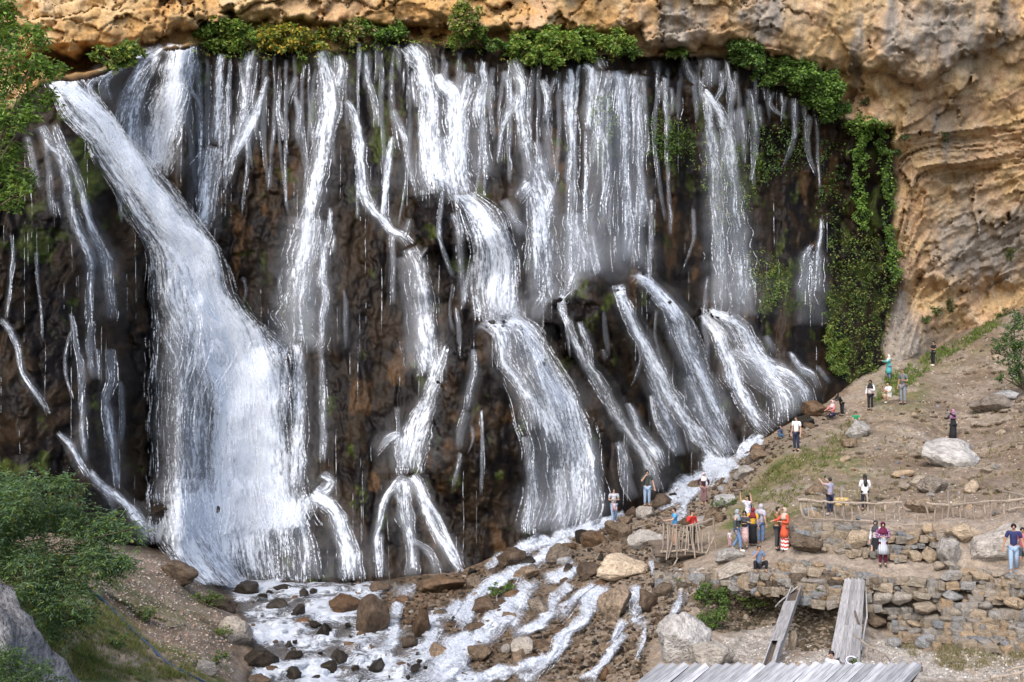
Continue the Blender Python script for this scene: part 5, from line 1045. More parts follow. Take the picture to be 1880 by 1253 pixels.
def leaves(centres, length, width, r, cols, wts=None, droop=.3, dirs=None):
    """rhombic leaves with a fold: 4 verts, 2 tris each"""
    n = len(centres); c = np.asarray(centres, np.float32)
    if dirs is None:
        dirs = r.normal(size=(n, 3)); dirs[:, 2] = dirs[:, 2]*.6-droop
    dirs = dirs/(np.linalg.norm(dirs, axis=1)[:, None]+1e-9)
    up = r.normal(size=(n, 3))*.75+np.array([0, -.35, .9]); sd_ = np.cross(dirs, up); sd_ /= np.linalg.norm(sd_, axis=1)[:, None]+1e-9
    L = length*r.uniform(.7, 1.3, n)[:, None]; W = width*r.uniform(.7, 1.3, n)[:, None]
    nr = np.cross(sd_, dirs)
    a = c; b = c+dirs*L*.5+sd_*W*.5+nr*W*.15; t = c+dirs*L; d = c+dirs*L*.5-sd_*W*.5+nr*W*.15
    V = np.stack([a, b, t, d], 1).reshape(-1, 3); i = np.arange(n)[:, None]*4
    Fc = np.concatenate([i+np.array([[0, 1, 2]]), i+np.array([[0, 2, 3]])], 1).reshape(-1, 3)
    k = r.choice(len(cols), n, p=wts); cl = 1.08*np.array(cols, np.float32)[k]*r.uniform(.6, 1.45, (n, 1))
    return V, Fc, np.repeat(cl, 4, 0)
def tube(pts, radii, seg=6):
    P = np.array(pts, float); n = len(P); R = np.broadcast_to(radii, (n,)).astype(float); tg = np.gradient(P, axis=0); tg /= np.linalg.norm(tg, axis=1)[:, None]+1e-9
    ref = np.tile(np.array([.3, .9, .2]), (n, 1)); u = np.cross(tg, ref); u /= np.linalg.norm(u, axis=1)[:, None]+1e-9; w = np.cross(tg, u)
    a = np.linspace(0, 2*math.pi, seg, endpoint=False)
    V = (P[:, None]+R[:, None, None]*(u[:, None]*np.cos(a)[None, :, None]+w[:, None]*np.sin(a)[None, :, None])).reshape(-1, 3)
    Fc = [(i*seg+j, i*seg+(j+1) % seg, (i+1)*seg+(j+1) % seg, (i+1)*seg+j) for i in range(n-1) for j in range(seg)]
    Fc = np.array(Fc); capa = len(V); V = np.vstack([V, P[:1], P[-1:]])
    cap = [(capa, (j+1) % seg, j, j) for j in range(seg)]; 
    return V, Fc
def join(parts):
    V = []; Fc = []; n = 0
    for v, f in parts: V.append(v); Fc.append(np.asarray(f)+n); n += len(v)
    return np.concatenate(V), np.concatenate(Fc)
def plant(name, label, cat, clumps, Y, dens, leaf, cols, wts=None, seed=0, root=None, group=None, flat=.8, mstem=.02, yj=.5, pinnate=False, droop=.3, part='foliage', onwall=False):
    """clumps (px, py, radius px); leaves sit round the outside of each clump"""
    r = np.random.RandomState(seed); Cs = []; stems = []; m = Y/F
    rx, ry = root if root else (clumps[0][0], clumps[0][1]+clumps[0][2]*.8)
    rp = np.array(at(rx, ry, Y+.3))
    ctr = []
    for (x, y, rad) in clumps:
        yy = (float(wdepth(x, y))-.35*rad*m if onwall else Y)+r.uniform(-yj, yj)
        c = np.array(at(x, y, yy)); R = rad*yy/F; n = max(10, int(dens*R*R*450)); ctr.append(c)
        ns = max(4, int(n/26)); sc = r.normal(size=(ns, 3)); sc /= np.linalg.norm(sc, axis=1)[:, None]; sc = c+sc*R*np.array([1, .9, flat])*r.uniform(.45, .95, (ns, 1))
        p = sc[r.randint(0, ns, n)]+r.normal(size=(n, 3))*R*.17; Cs.append(p)
        mid = (rp+c)/2+r.normal(size=3)*R*.25; mid[2] -= .1*R
        stems.append(tube([rp, mid, c, c+r.normal(size=3)*R*.5], [mstem*1.6, mstem, mstem*.6, mstem*.3], 5))
    Cs = np.concatenate(Cs)
    o = empty(name, rp); tag(o, label, cat, group)
    if pinnate:
        n = len(Cs); dirs = r.normal(size=(n, 3)); dirs[:, 2] = dirs[:, 2]*.5-.25; dirs /= np.linalg.norm(dirs, axis=1)[:, None]
        sdv = np.cross(dirs, np.array([0, 0, 1.])+r.normal(size=(n, 3))*.25); sdv /= np.linalg.norm(sdv, axis=1)[:, None]
        pts = []; ld = []; shade = r.uniform(.7, 1.3, n)
        for k in range(9):
            s = (k//2+.4)/4.6; sg = 1 if k % 2 else -1
            if k == 8: pts.append(Cs+dirs*leaf[0]*3.4); ld.append(dirs)
            else: pts.append(Cs+dirs*leaf[0]*3.4*s+np.array([0, 0, -.12])*leaf[0]*3*s*s); ld.append(dirs*.55+sdv*sg*.8+np.array([0, 0, -.3]))
        V, Fc, Cc = leaves(np.concatenate(pts), leaf[0], leaf[1], r, cols, wts, droop, np.concatenate(ld))
    else:
        V, Fc, Cc = leaves(Cs, leaf[0], leaf[1], r, cols, wts, droop)
    me = np_mesh(part, V-rp, Fc, False, Cc); link(part, me, M_leaf, o)
    sv, sf = join(stems); link('stem' if cat != 'tree' else 'trunk', np_mesh('stem', sv-rp, sf, True), M_bark, o)
    return o
def ell(cx, cy, rx, ry, n, rad, seed):
    r = np.random.RandomState(seed); a = r.uniform(0, 6.28, n); q = np.sqrt(r.rand(n))
    return [(cx+rx*q[i]*math.cos(a[i]), cy+ry*q[i]*math.sin(a[i]), rad*r.uniform(.7, 1.25)) for i in range(n)]
TB = [ # ledge bushes: cx, cy, rx, ry, label, cols
 (215, 104, 42, 20, 'dark green bush above the fan of strands at upper left', [GREEN, DKGREEN, YELG]),
 (415, 66, 50, 24, 'dense green bush tinged with yellow, leftmost on the ledge', [GREEN, FRESH, YELG]),
 (520, 72, 46, 22, 'green and yellowing bush second from left on the ledge', [GREEN, YELG, YEL]),
 (580, 78, 34, 18, 'bush with yellow leaves above the tall misty fall', [GREEN, YELG, YEL]),
 (645, 58, 34, 20, 'dry yellow-brown bush on the ledge against the orange cliff', [YELG, DRY, GREEN]),
 (710, 58, 36, 18, 'rounded green bush on the ledge left of the notch fall', [GREEN, FRESH, DKGREEN]),
 (850, 72, 34, 18, 'bright green bush right of the notch fall', [GREEN, FRESH, YELG]),
 (855, 35, 24, 24, 'dry brownish shrub growing on the orange cliff above the ledge', [DRY, YELG, GREEN]),
 (905, 84, 30, 12, 'low dark bush on the ledge left of the biggest bush', [DKGREEN, GREEN]),
 (1000, 88, 58, 28, 'biggest bright green bush on the ledge, at the centre', [FRESH, GREEN, YELG]),
 (1100, 82, 52, 24, 'wide bright green bush right of the biggest one on the ledge', [FRESH, GREEN, YELG]),
 (1150, 90, 24, 16, 'small green bush at the right end of the ledge row', [GREEN, DKGREEN]),
 (1240, 100, 16, 10, 'tiny green tuft on the lip left of the arching jet', [FRESH, GREEN]),
 (1372, 106, 30, 28, 'dark green bush right of the arching jet', [GREEN, DKGREEN]),
 (1440, 135, 52, 26, 'wide green bush draping over the lip at upper right', [FRESH, GREEN, DKGREEN]),
 (1505, 172, 36, 30, 'hanging green bush at the corner of the wet rock', [GREEN, FRESH, DKGREEN]),
 (1530, 205, 20, 22, 'small hanging bush left of the ivy', [GREEN, DKGREEN]),
]
for i, (cx, cy, rx, ry, lab, cols) in enumerate(TB):
    Yp = float(min(wdepth_s(cx, cy+ry), wdepth_s(cx, cy), wdepth_s(cx, cy-ry*.5)))-.7
    cols = [c*1.5 for c in cols]
    plant('bush', lab, 'bush', ell(cx, cy-5, rx*1.12, ry*.95, max(5, int(rx*ry/42)), max(9, min(rx, ry)*.62), 100+i), Yp, 1.9, (.24, .12), cols, None, 200+i, root=(cx, cy+ry*.8), group='bushes along the ledge', yj=.55)
def wall_leaves(name, label, poly, n, leaf, cols, wts, seed, thick=.5, group=None, cat='plant', clump=.0):
    r = np.random.RandomState(seed); P = np.array(in_poly_points(poly, n, r), np.float32)
    if clump:
        q = fbm(P[:, 0]*.06, P[:, 1]*.014, float(seed), 3); P = P[q > r.uniform(-clump, clump*.8, len(q))]
    P = P + np.stack([fbm(P[:, 0]*.04, P[:, 1]*.04, 3., 3)*22, fbm(P[:, 0]*.04, P[:, 1]*.04, 8., 3)*18+np.abs(r.normal(size=len(P)))*9*(clump > .7)], -1)*(.75+.25*(clump > .7))
    d = wdepth(P[:, 0], P[:, 1])-r.uniform(0, thick, len(P))-.05
    V, Fc, Cc = leaves(np.stack([(P[:, 0]-CX)/F*d, d, (CY-P[:, 1])/F*d], -1), leaf[0], leaf[1], r, cols, wts, .7)
    return tag(link(name, np_mesh(name, V, Fc, False, Cc), M_leaf), label, cat, group)
IV = dict(group='plants hanging on the wet rock', cat='ivy')
wall_leaves('hanging_ivy', 'long narrow curtain of bright ivy, left of the two at the dry cliff edge', [(1555, 232), (1570, 205), (1600, 205), (1615, 225), (1596, 250), (1592, 330), (1598, 420), (1570, 425), (1566, 330), (1556, 270)], 4200, (.19, .13), [FRESH*1.45, GREEN*1.4, DKGREEN*1.2], [.6, .3, .1], 41, 1.0, clump=.45, **IV)
wall_leaves('hanging_ivy', 'long curtain of ivy along the edge of the dry cliff, right of the two', [(1612, 220), (1625, 225), (1634, 290), (1650, 330), (1642, 400), (1652, 460), (1656, 510), (1642, 520), (1626, 470), (1622, 380), (1614, 300)], 4200, (.19, .13), [FRESH*1.4, GREEN*1.3, BLUEG*1.2], [.5, .35, .15], 42, 1.0, clump=.45, **IV)
wall_leaves('hanging_ivy', 'broad mass of ivy covering the rock above the woman in turquoise', [(1530, 430), (1570, 410), (1605, 430), (1650, 480), (1650, 540), (1625, 590), (1618, 660), (1600, 700), (1545, 690), (1520, 640), (1515, 560), (1520, 480)], 7000, (.18, .10), [GREEN, DKGREEN, YELG, C(.10, .09, .035)], [.35, .2, .25, .2], 43, .8, clump=.8, **IV)
wall_leaves('hanging_plant', 'light green tuft of long leaves at the foot of the ivy', [(1515, 600), (1530, 590), (1550, 620), (1560, 660), (1545, 690), (1520, 670)], 1500, (.3, .07), [FRESH, GREEN, YELG], None, 44, 1.1, **IV)
IV['cat'] = 'plant'
wall_leaves('hanging_plant', 'green plants growing on the rock behind the arching jet', [(1290, 260), (1340, 250), (1400, 270), (1405, 340), (1370, 400), (1320, 420), (1290, 340)], 1500, (.17, .09), [FRESH, GREEN, YELG], None, 45, .6, clump=.9, **IV)['kind'] = 'stuff'
wall_leaves('hanging_plant', 'green plants on a dark ledge left of the arching jet', [(1185, 215), (1220, 205), (1265, 215), (1285, 260), (1270, 290), (1200, 290)], 1500, (.17, .08), [GREEN, DKGREEN, FRESH], None, 46, .6, clump=.8, **IV)['kind'] = 'stuff'
wall_leaves('hanging_plant', 'loose green plants right of the arching jet', [(1380, 240), (1420, 215), (1480, 215), (1490, 260), (1470, 300), (1420, 320), (1380, 330)], 1500, (.17, .09), [FRESH, GREEN, BLUEG], None, 47, .6, clump=.9, **IV)['kind'] = 'stuff'
wall_leaves('hanging_plant', 'yellow-green patch of plants beside the foot of the arching jet', [(1370, 470), (1410, 450), (1440, 480), (1460, 510), (1440, 545), (1420, 565), (1380, 530)], 1700, (.16, .09), [YELG, FRESH, GREEN], None, 48, .6, clump=.9, **IV)['kind'] = 'stuff'
wall_leaves('hanging_plant', 'narrow strip of green plants behind the wide thin veil', [(1085, 180), (1110, 170), (1130, 200), (1125, 260), (1100, 280), (1088, 230)], 1100, (.2, .12), [YELG, FRESH, GREEN], None, 49, .5, clump=.4, **IV)['kind'] = 'stuff'
wall_leaves('hanging_plant', 'dark sprigs on the brown rock left of the ivy', [(1510, 250), (1550, 260), (1550, 420), (1520, 470), (1500, 380)], 900, (.2, .12), [GREEN, DKGREEN], None, 50, .5, clump=.3, **IV)['kind'] = 'stuff'
wall_leaves('hanging_plant', 'sprigs trailing at the top of the two ivy curtains', [(1520, 215), (1560, 195), (1640, 220), (1640, 250), (1560, 250)], 900, (.22, .12), [GREEN, DKGREEN, YELG], None, 51, .8, clump=.3, **IV)['kind'] = 'stuff'
wall_leaves('ledge_weeds', 'straggling green and yellow weeds along the lip of the falls', [(355, 70), (480, 72), (600, 80), (740, 62), (830, 72), (960, 92), (1180, 92), (1180, 112), (1060, 112), (940, 112), (830, 92), (740, 82), (600, 104), (480, 108), (355, 100)], 2600, (.17, .08), [GREEN*1.2, FRESH*1.2, YELG*1.2, YEL], [.35, .3, .2, .15], 52, .9, cat='weeds', clump=.6)['kind'] = 'stuff'
for i, (cx, cy, rad, lab) in enumerate([(1720, 565, 16, 'small shrub above the dark hollow in the right cliff'), (1748, 560, 14, 'wiry shrub at the lip of the right cliff hollow'), (1858, 465, 14, 'shrub on the right cliff near the picture edge'), (1735, 250, 10, 'small shrub in a crack below the big overhang'), (1590, 185, 10, 'tuft on the cliff above the ivy curtains'), (1700, 585, 10, 'round tuft low on the right cliff'), (1843, 575, 16, 'leafy shrub in the shade of the right cliff hollow'), (1660, 250, 9, 'small tuft right of the ivy top'), (1648, 280, 10, 'faded tuft beside the right ivy curtain')]):
    plant('shrub', lab, 'shrub', ell(cx, cy, rad*.7, rad*.6, 4, rad*.6, 300+i), float(wdepth_s(cx, cy))-.3, 1.5, (.22, .09), [BLUEG, GREEN, DRY], None, 310+i, root=(cx, cy+rad), group='small shrubs on the dry cliff', yj=.2)
plant('tree', 'leafy tree in the upper left corner overhanging the chute', 'tree', [(5, 15, 34), (25, 58, 38), (60, 62, 28), (76, 76, 18), (15, 130, 52), (70, 125, 36), (105, 132, 22), (20, 205, 48), (68, 185, 32), (15, 265, 38), (25, 320, 38), (42, 350, 22), (5, 375, 30), (-40, 60, 60), (-40, 180, 60), (-40, 300, 60)], 50, 1.5, (.24, .095), [GREEN*1.3, FRESH*1.35, DKGREEN, YELG*1.2], [.35, .4, .1, .15], 61, root=(-70, 420), yj=1.2, mstem=.03, part='crown')
plant('tree', 'feathery-leaved tree in front of the left bank', 'tree', [(60, 905, 50), (118, 888, 30), (25, 960, 62), (100, 955, 56), (165, 960, 44), (215, 962, 34), (240, 972, 18), (85, 1030, 62), (150, 1015, 50), (195, 1015, 44), (228, 1040, 26), (205, 1060, 22), (50, 1085, 40), (115, 1095, 52), (100, 1140, 40), (140, 1135, 28), (15, 1025, 50), (5, 895, 46), (-40, 950, 70), (-40, 1040, 70)], 33, 1.25, (.115, .034), [DKGREEN, BLUEG*1.3, GREEN*1.15, YELG], [.2, .5, .22, .08], 62, root=(-90, 1040), yj=.9, mstem=.016, pinnate=True, part='crown')
plant('shrub', 'green shrub standing at the right edge of the slope', 'shrub', [(1862, 600, 24), (1848, 632, 30), (1875, 640, 30), (1856, 668, 26), (1878, 690, 24), (1835, 690, 12), (1880, 580, 22), (1900, 640, 34)], 71, 1.1, (.20, .09), [GREEN, DKGREEN, BLUEG], None, 63, root=(1880, 716), yj=.6, mstem=.035, group='shrubs on the banks')
plant('shrub', 'dark leafy shrub in the bottom left corner', 'shrub', [(15, 1205, 34), (55, 1235, 34), (10, 1245, 40), (85, 1252, 26), (-30, 1220, 50)], 26.5, 1.2, (.09, .03), [DKGREEN, BLUEG, GREEN], None, 64, root=(20, 1300), yj=.4, pinnate=True, group='shrubs on the banks')
for i, (cx, cy, rx, ry, lab) in enumerate([(1310, 1092, 44, 24, 'leafy weeds under the stone bank, left of the pair'), (1392, 1092, 48, 24, 'leafy weeds under the stone bank, right of the pair'), (1308, 1135, 26, 24, 'fresh green weeds beside the big grey slab'), (1255, 1068, 20, 12, 'weeds above the thin cascade'), (918, 1080, 26, 18, 'bright green tuft on a rock among the rills'), (1505, 1085, 9, 14, 'small green sprig in the short stone wall'), (1645, 1145, 10, 10, 'small green sprig right of the wide plank ramp'), (215, 1178, 26, 18, 'grey-green bush on the left bank above the blue hose'), (410, 1160, 22, 18, 'green weeds beside the smooth grey boulder'), (395, 1205, 26, 16, 'pale green weeds on the lower left bank'), (375, 1100, 40, 18, 'yellow-green moss and weeds on the left bank ledge'), (265, 1130, 26, 20, 'light green weeds on the left bank right of the hose'), (1330, 925, 34, 14, 'low olive weeds above the stick railing'), (1575, 1215, 14, 6, 'scrap of green weeds behind the plank roof')]):
    Yp = float(gdepth(cx, cy+ry*.6))-.2
    plant('weeds', lab, 'weeds', ell(cx, cy, rx*.8, ry*.6, max(4, int(rx*ry/50)), max(6, ry*.55), 400+i), Yp, 3.2 if Yp < 55 else 2.2, (.10, .045), [[GREEN, FRESH, DKGREEN], [GREEN, YELG, DKGREEN], [BLUEG, GREEN, YELG]][2 if cx < 420 else i % 2], None, 410+i, root=(cx, cy+ry), group='weeds on the banks', yj=.2, mstem=.01)
def grass(name, label, poly, n, blade, cols, seed, clump=.4):
    r = np.random.RandomState(seed); P = np.array(in_poly_points(poly, n, r), np.float32)
    q = fbm(P[:, 0]*.022, P[:, 1]*.035, float(seed), 3); P = P[q > r.uniform(-clump, clump*.7, len(q))]
    tq = np.repeat(P, 5, 0)+r.normal(size=(len(P)*5, 2)).astype(np.float32)*np.array([1.6, .6], np.float32)
    d = gdepth(tq[:, 0], tq[:, 1]); c = np.stack([(tq[:, 0]-CX)/F*d, d, (CY-tq[:, 1])/F*d], -1)-np.array([0, 0, .02])
    dirs = r.normal(size=(len(c), 3))*.55; dirs[:, 2] = np.abs(dirs[:, 2])+.75
    V, Fc, Cc = leaves(c, blade[0], blade[1], r, cols, None, 0, dirs)
    return tag(link(name, np_mesh(name, V, Fc, False, Cc), M_leaf), label, 'grass', kind='stuff')
grass('grass', 'green and dry grass on the right bank', [(1330, 930), (1400, 870), (1500, 800), (1590, 760), (1600, 800), (1540, 840), (1480, 900), (1420, 960), (1350, 990)], 1500, (.19, .03), [YELG*.85, C(.17, .15, .07), C(.11, .12, .04)], 71)
grass('grass', 'green grass below the right cliff', [(1600, 745), (1625, 690), (1700, 650), (1780, 610), (1860, 560), (1840, 600), (1740, 660), (1690, 700), (1640, 730)], 1300, (.24, .04), [GREEN, YELG, FRESH], 72)
grass('grass', 'olive grass on the left bank', [(0, 1060), (150, 1070), (240, 1150), (330, 1215), (400, 1250), (100, 1252), (60, 1180)], 4200, (.17, .016), [C(.13, .13, .05), YELG, C(.17, .15, .07), GREEN], 73, .6)
grass('grass', 'dry grass below the long stone wall', [(1640, 1180), (1740, 1185), (1880, 1160), (1890, 1215), (1760, 1235), (1680, 1215)], 1900, (.14, .014), [C(.22, .18, .10), C(.16, .15, .07), C(.26, .22, .14)], 74)
grass('grass', 'dry tufts on the right slope', [(1480, 955), (1560, 850), (1700, 730), (1880, 640), (1890, 930)], 900, (.18, .03), [C(.22, .18, .10), C(.16, .15, .07)], 75)

# pairs of loose stones that would share a description are told apart by height in the picture
_by = {}
for o in bpy.data.objects:
    if o.get('label') and o.parent is None: _by.setdefault(o['label'], []).append(o)
for lb, os_ in _by.items():
    if len(os_) in (2, 3):
        os_.sort(key=lambda q: q.location.z/q.location.y)
        for q, wd in zip(os_, ('lowest', 'middle', 'highest') if len(os_) == 3 else ('lower', 'upper')): q['label'] = lb+', '+wd
# ================================================================== WOODWORK
def wood_mat(name, col, rnd=.25):
    m, nt, b = mat_new(name); tc = N(nt, 'ShaderNodeTexCoord').outputs['Object']
    mp = N(nt, 'ShaderNodeMapping'); mp.inputs['Scale'].default_value = (14, 14, 1.1); nt.links.new(tc, mp.inputs[0])
    n1 = N(nt, 'ShaderNodeTexNoise', Scale=1.6, Detail=5.0, Roughness=.65); nt.links.new(mp.outputs[0], n1.inputs['Vector'])
    oi = N(nt, 'ShaderNodeObjectInfo'); r = mathn(nt, 'ADD', mathn(nt, 'MULTIPLY', oi.outputs['Random'], 2*rnd), 1-rnd)
    g = ramp(nt, n1.outputs[0], [(.3, .45), (.52, 1.0), (.72, 1.25)])
    nt.links.new(mixc(nt, 'MULTIPLY', 1.0, mixc(nt, 'MULTIPLY', 1.0, tuple(col), g), r), b.inputs['Base Color']); b.inputs['Roughness'].default_value = .8
    bp = N(nt, 'ShaderNodeBump', Strength=.6, Distance=.02); nt.links.new(n1.outputs[0], bp.inputs['Height']); nt.links.new(bp.outputs[0], b.inputs['Normal'])
    return m
M_plank = wood_mat('weathered_plank', (.29, .28, .28)); M_stick = wood_mat('bleached_stick', (.30, .245, .195)); M_log = wood_mat('dark_log', (.10, .075, .055)); M_roof = wood_mat('roof_plank', (.31, .315, .335), .35)
srnd = random.Random(9)
def stick(name, a, b, r, parent, mat=None, bend=.03, seg=6):
    a = Vector(a); b = Vector(b); L = (b-a).length; n = 5; P = []
    off = Vector((srnd.uniform(-1, 1), srnd.uniform(-1, 1), srnd.uniform(-1, 1)))*bend*L
    for i in range(n):
        t = i/(n-1); P.append(a.lerp(b, t)+off*math.sin(t*math.pi)+Vector((srnd.uniform(-1, 1), srnd.uniform(-1, 1), srnd.uniform(-1, 1)))*r*.5)
    o_ = parent.location if parent else Vector()
    P = [np.array(p-o_) for p in P]; R = [r*srnd.uniform(.8, 1.15)*(1.1-.3*i/(n-1)) for i in range(n)]
    v, f = tube(P, R, seg); c0 = len(v)-2
    caps = [(c0, (j+1) % seg, j) for j in range(seg)]+[(c0+1, (n-1)*seg+j, (n-1)*seg+(j+1) % seg) for j in range(seg)]
    me = bpy.data.meshes.new(name); me.from_pydata([tuple(x) for x in v], [], [tuple(int(k) for k in q) for q in f]+caps); me.update()
    return link(name, me, mat or M_stick, parent)
def plank(name, a, b, w, t, side, parent, mat, jag=.0):
    """board from a to b (world), width w along side, thickness t; grain along its length"""
    a = Vector(a); b = Vector(b); z = (b-a); L = z.length; z.normalize(); x = (Vector(side)-z*Vector(side).dot(z)).normalized(); y = z.cross(x)
    j = lambda: srnd.uniform(-jag, jag)
    vs = []
    for k, l in enumerate((0, .33*L, .66*L, L)):
        e = j() if k in (0, 3) else 0
        for (sx, sy) in ((-.5, -.5), (.5, -.5), (.5, .5), (-.5, .5)): vs.append((sx*w*(1+j()*.5), sy*t, l+(e if sx < 0 else -e)*1.5+(srnd.uniform(-.3, .3)*jag if k in (0, 3) else 0)))
    fs = [(3, 2, 1, 0), (12, 13, 14, 15)]+[(k*4+i, k*4+(i+1) % 4, k*4+4+(i+1) % 4, k*4+4+i) for k in range(3) for i in range(4)]
    me = bpy.data.meshes.new(name); me.from_pydata(vs, [], fs); me.update(); o = link(name, me, mat, parent)
    M = Matrix((x, y, z)).transposed().to_4x4(); M.translation = a-(parent.location if parent else Vector())
    o.matrix_local = M
    return o
# -- stick railing and log deck of the footbridge
YB = 50.8
fb = empty('footbridge', at(1270, 1020, YB)); tag(fb, 'rickety footbridge with a railing of upright sticks, below the woman in red', 'footbridge')
rail = [(1210, 960), (1236, 966), (1265, 966), (1290, 960), (1310, 953)]
for i in range(4): stick('rail', at(*rail[i], YB), at(*rail[i+1], YB), .055, fb, M_log if i < 2 else M_stick, .01)
stick('rail', at(1213, 1013, YB-.05), at(1265, 1010, YB-.05), .045, fb); stick('rail', at(1258, 1012, YB-.05), at(1322, 1016, YB-.05), .045, fb)
for (x0, y0, x1, y1) in [(1218, 962, 1216, 1015), (1225, 963, 1223, 1028), (1230, 965, 1226, 1012), (1237, 964, 1227, 1024), (1242, 966, 1240, 1012), (1247, 975, 1242, 1025), (1250, 968, 1248, 1010), (1256, 966, 1250, 1014), (1262, 966, 1258, 1020), (1264, 975, 1263, 1012), (1268, 966, 1272, 1010), (1272, 962, 1276, 1024), (1278, 963, 1283, 1012), (1282, 962, 1288, 1014), (1289, 978, 1290, 1016), (1310, 950, 1316, 1018), (1300, 975, 1302, 1004), (1316, 974, 1291, 1032)]:
    stick('upright_stick', at(x0, y0, YB-.1+srnd.uniform(-.06, .06)), at(x1, y1, YB-.12), srnd.uniform(.024, .040), fb)
for i in range(8):
    yy = YB+.1+i*.36; zz = at(1270, 1019, YB).z
    a = Vector((at(1206, 1019, YB).x, yy, zz+srnd.uniform(-.03, .03))); b = Vector((at(1338, 1019, YB).x, yy+srnd.uniform(-.1, .1), zz+.03))
    stick('deck_log', a, b, .13, fb, M_log, .01, 7)
stick('prop_stick', at(1245, 1024, YB), at(1230, 1058, YB-.2), .03, fb)
# -- fences of sticks on the upper wall
def fence(label, rails, posts, Y, r=.045):
    f = empty('stick_fence', at(rails[0][0][0], rails[0][0][1]+30, Y)); tag(f, label, 'fence', 'stick fences')
    for k, pl in enumerate(rails):
        for i in range(len(pl)-1): stick('rail', at(*pl[i], Y-.06), at(*pl[i+1], Y-.06), r, f, None, .015)
    for (x0, y0, x1, y1, *rr) in posts: stick('post', at(x0, y0, Y+srnd.uniform(-.03, .05)), at(x1, y1, Y+.02), rr[0] if rr else srnd.uniform(.028, .042), f)
    return f
fence('stick fence on the upper wall in front of the man taking a picture', [[(1465, 918), (1512, 921), (1560, 924), (1612, 925), (1656, 922)], [(1474, 951), (1525, 954), (1580, 957), (1640, 962)]],
      [(1470, 917, 1475, 956, .06), (1482, 922, 1485, 950), (1489, 923, 1495, 947), (1512, 920, 1514, 952), (1531, 922, 1534, 952), (1548, 922, 1549, 954, .05), (1561, 922, 1565, 955), (1574, 924, 1580, 948), (1590, 906, 1594, 940), (1604, 924, 1606, 958), (1625, 926, 1628, 958, .05), (1640, 940, 1644, 960), (1650, 924, 1653, 958), (1640, 940, 1652, 912, .03), (1566, 950, 1590, 938, .03)], 48.2)
fence('right stretch of stick fence on the upper wall, behind the big tan boulder', [[(1700, 924), (1745, 928), (1800, 923), (1850, 920), (1884, 916)], [(1640, 962), (1680, 965), (1725, 968), (1790, 962), (1840, 956), (1884, 946)], [(1840, 902), (1884, 912)], [(1850, 938), (1884, 930)]],
      [(1700, 928, 1706, 962), (1716, 926, 1716, 964), (1740, 900, 1737, 968, .06), (1744, 925, 1754, 964, .05), (1760, 926, 1763, 960), (1772, 912, 1774, 962), (1786, 924, 1790, 960), (1806, 926, 1811, 958, .06), (1818, 922, 1820, 955), (1842, 918, 1844, 962, .06), (1854, 905, 1852, 955), (1870, 912, 1866, 950), (1730, 930, 1728, 966), (1660, 940, 1664, 964), (1684, 945, 1686, 965)], 47.6)
fence('fence of crooked sticks in the bottom right corner', [[(1775, 1262), (1820, 1247), (1860, 1238), (1890, 1230)], [(1850, 1232), (1890, 1222)]], [(1820, 1240, 1822, 1275), (1842, 1240, 1846, 1275), (1874, 1228, 1876, 1270)], 37.0)
fence('bent branch railing beside the wide plank ramp', [[(1566, 1164), (1580, 1176), (1600, 1190), (1622, 1200), (1640, 1222)]], [(1592, 1186, 1590, 1215), (1603, 1192, 1602, 1226), (1613, 1197, 1614, 1222), (1621, 1204, 1624, 1222)], 40.6, .03)
# -- wide plank ramp
rp_ = empty('plank_ramp', at(1551, 1214, 40.2)); tag(rp_, 'wide ramp of weathered grey planks leaning against the long wall', 'ramp')
TL, TR, BLp, BR = at(1551, 1064, 44.3), at(1588, 1064, 44.3), at(1522, 1214, 40.2), at(1578, 1217, 40.2)
_side = (TR-TL).normalized(); _nrm = (TR-TL).cross(BLp-TL).normalized(); _nrm = -_nrm if _nrm.y > 0 else _nrm
npl = 6
for i in range(npl):
    s0, s1 = (i+.5)/npl, (i+.5)/npl
    cuts = sorted([0]+[srnd.uniform(.3, .7)]+[1.0])
    for k in range(2):
        a = TL.lerp(TR, s0).lerp(BLp.lerp(BR, s1), cuts[k]); b = TL.lerp(TR, s0).lerp(BLp.lerp(BR, s1), min(1, cuts[k+1]+.02)+(srnd.uniform(-.03, .02) if k else 0))
        wd = (TL.lerp(BLp, (cuts[k]+cuts[k+1])/2)-TR.lerp(BR, (cuts[k]+cuts[k+1])/2)).length/npl
        plank('plank', a+_nrm*(.02*k+srnd.uniform(0, .03)), b+_nrm*(.02*k+srnd.uniform(0, .03)), wd*.97, .035, _side, rp_, M_plank, .05)
for (a, b, w) in ((at(1589, 1066, 44.4), at(1592, 1136, 42.6), .34), (at(1592, 1128, 42.8), at(1577, 1216, 40.4), .30)):
    plank('side_board', a-_nrm*.15, b-_nrm*.15, w, .04, _nrm, rp_, M_plank, .05)
for t in (.12, .5, .85): plank('cross_beam', TL.lerp(BLp, t)-_nrm*.12-_side*.05, TR.lerp(BR, t)-_nrm*.12+_side*.05, .1, .1, _nrm, rp_, M_log)
plank('loose_slat', at(1566, 1120, 42.8)+_nrm*.1, at(1576, 1150, 41.9)+_nrm*.1, .07, .03, _side, rp_, M_log)
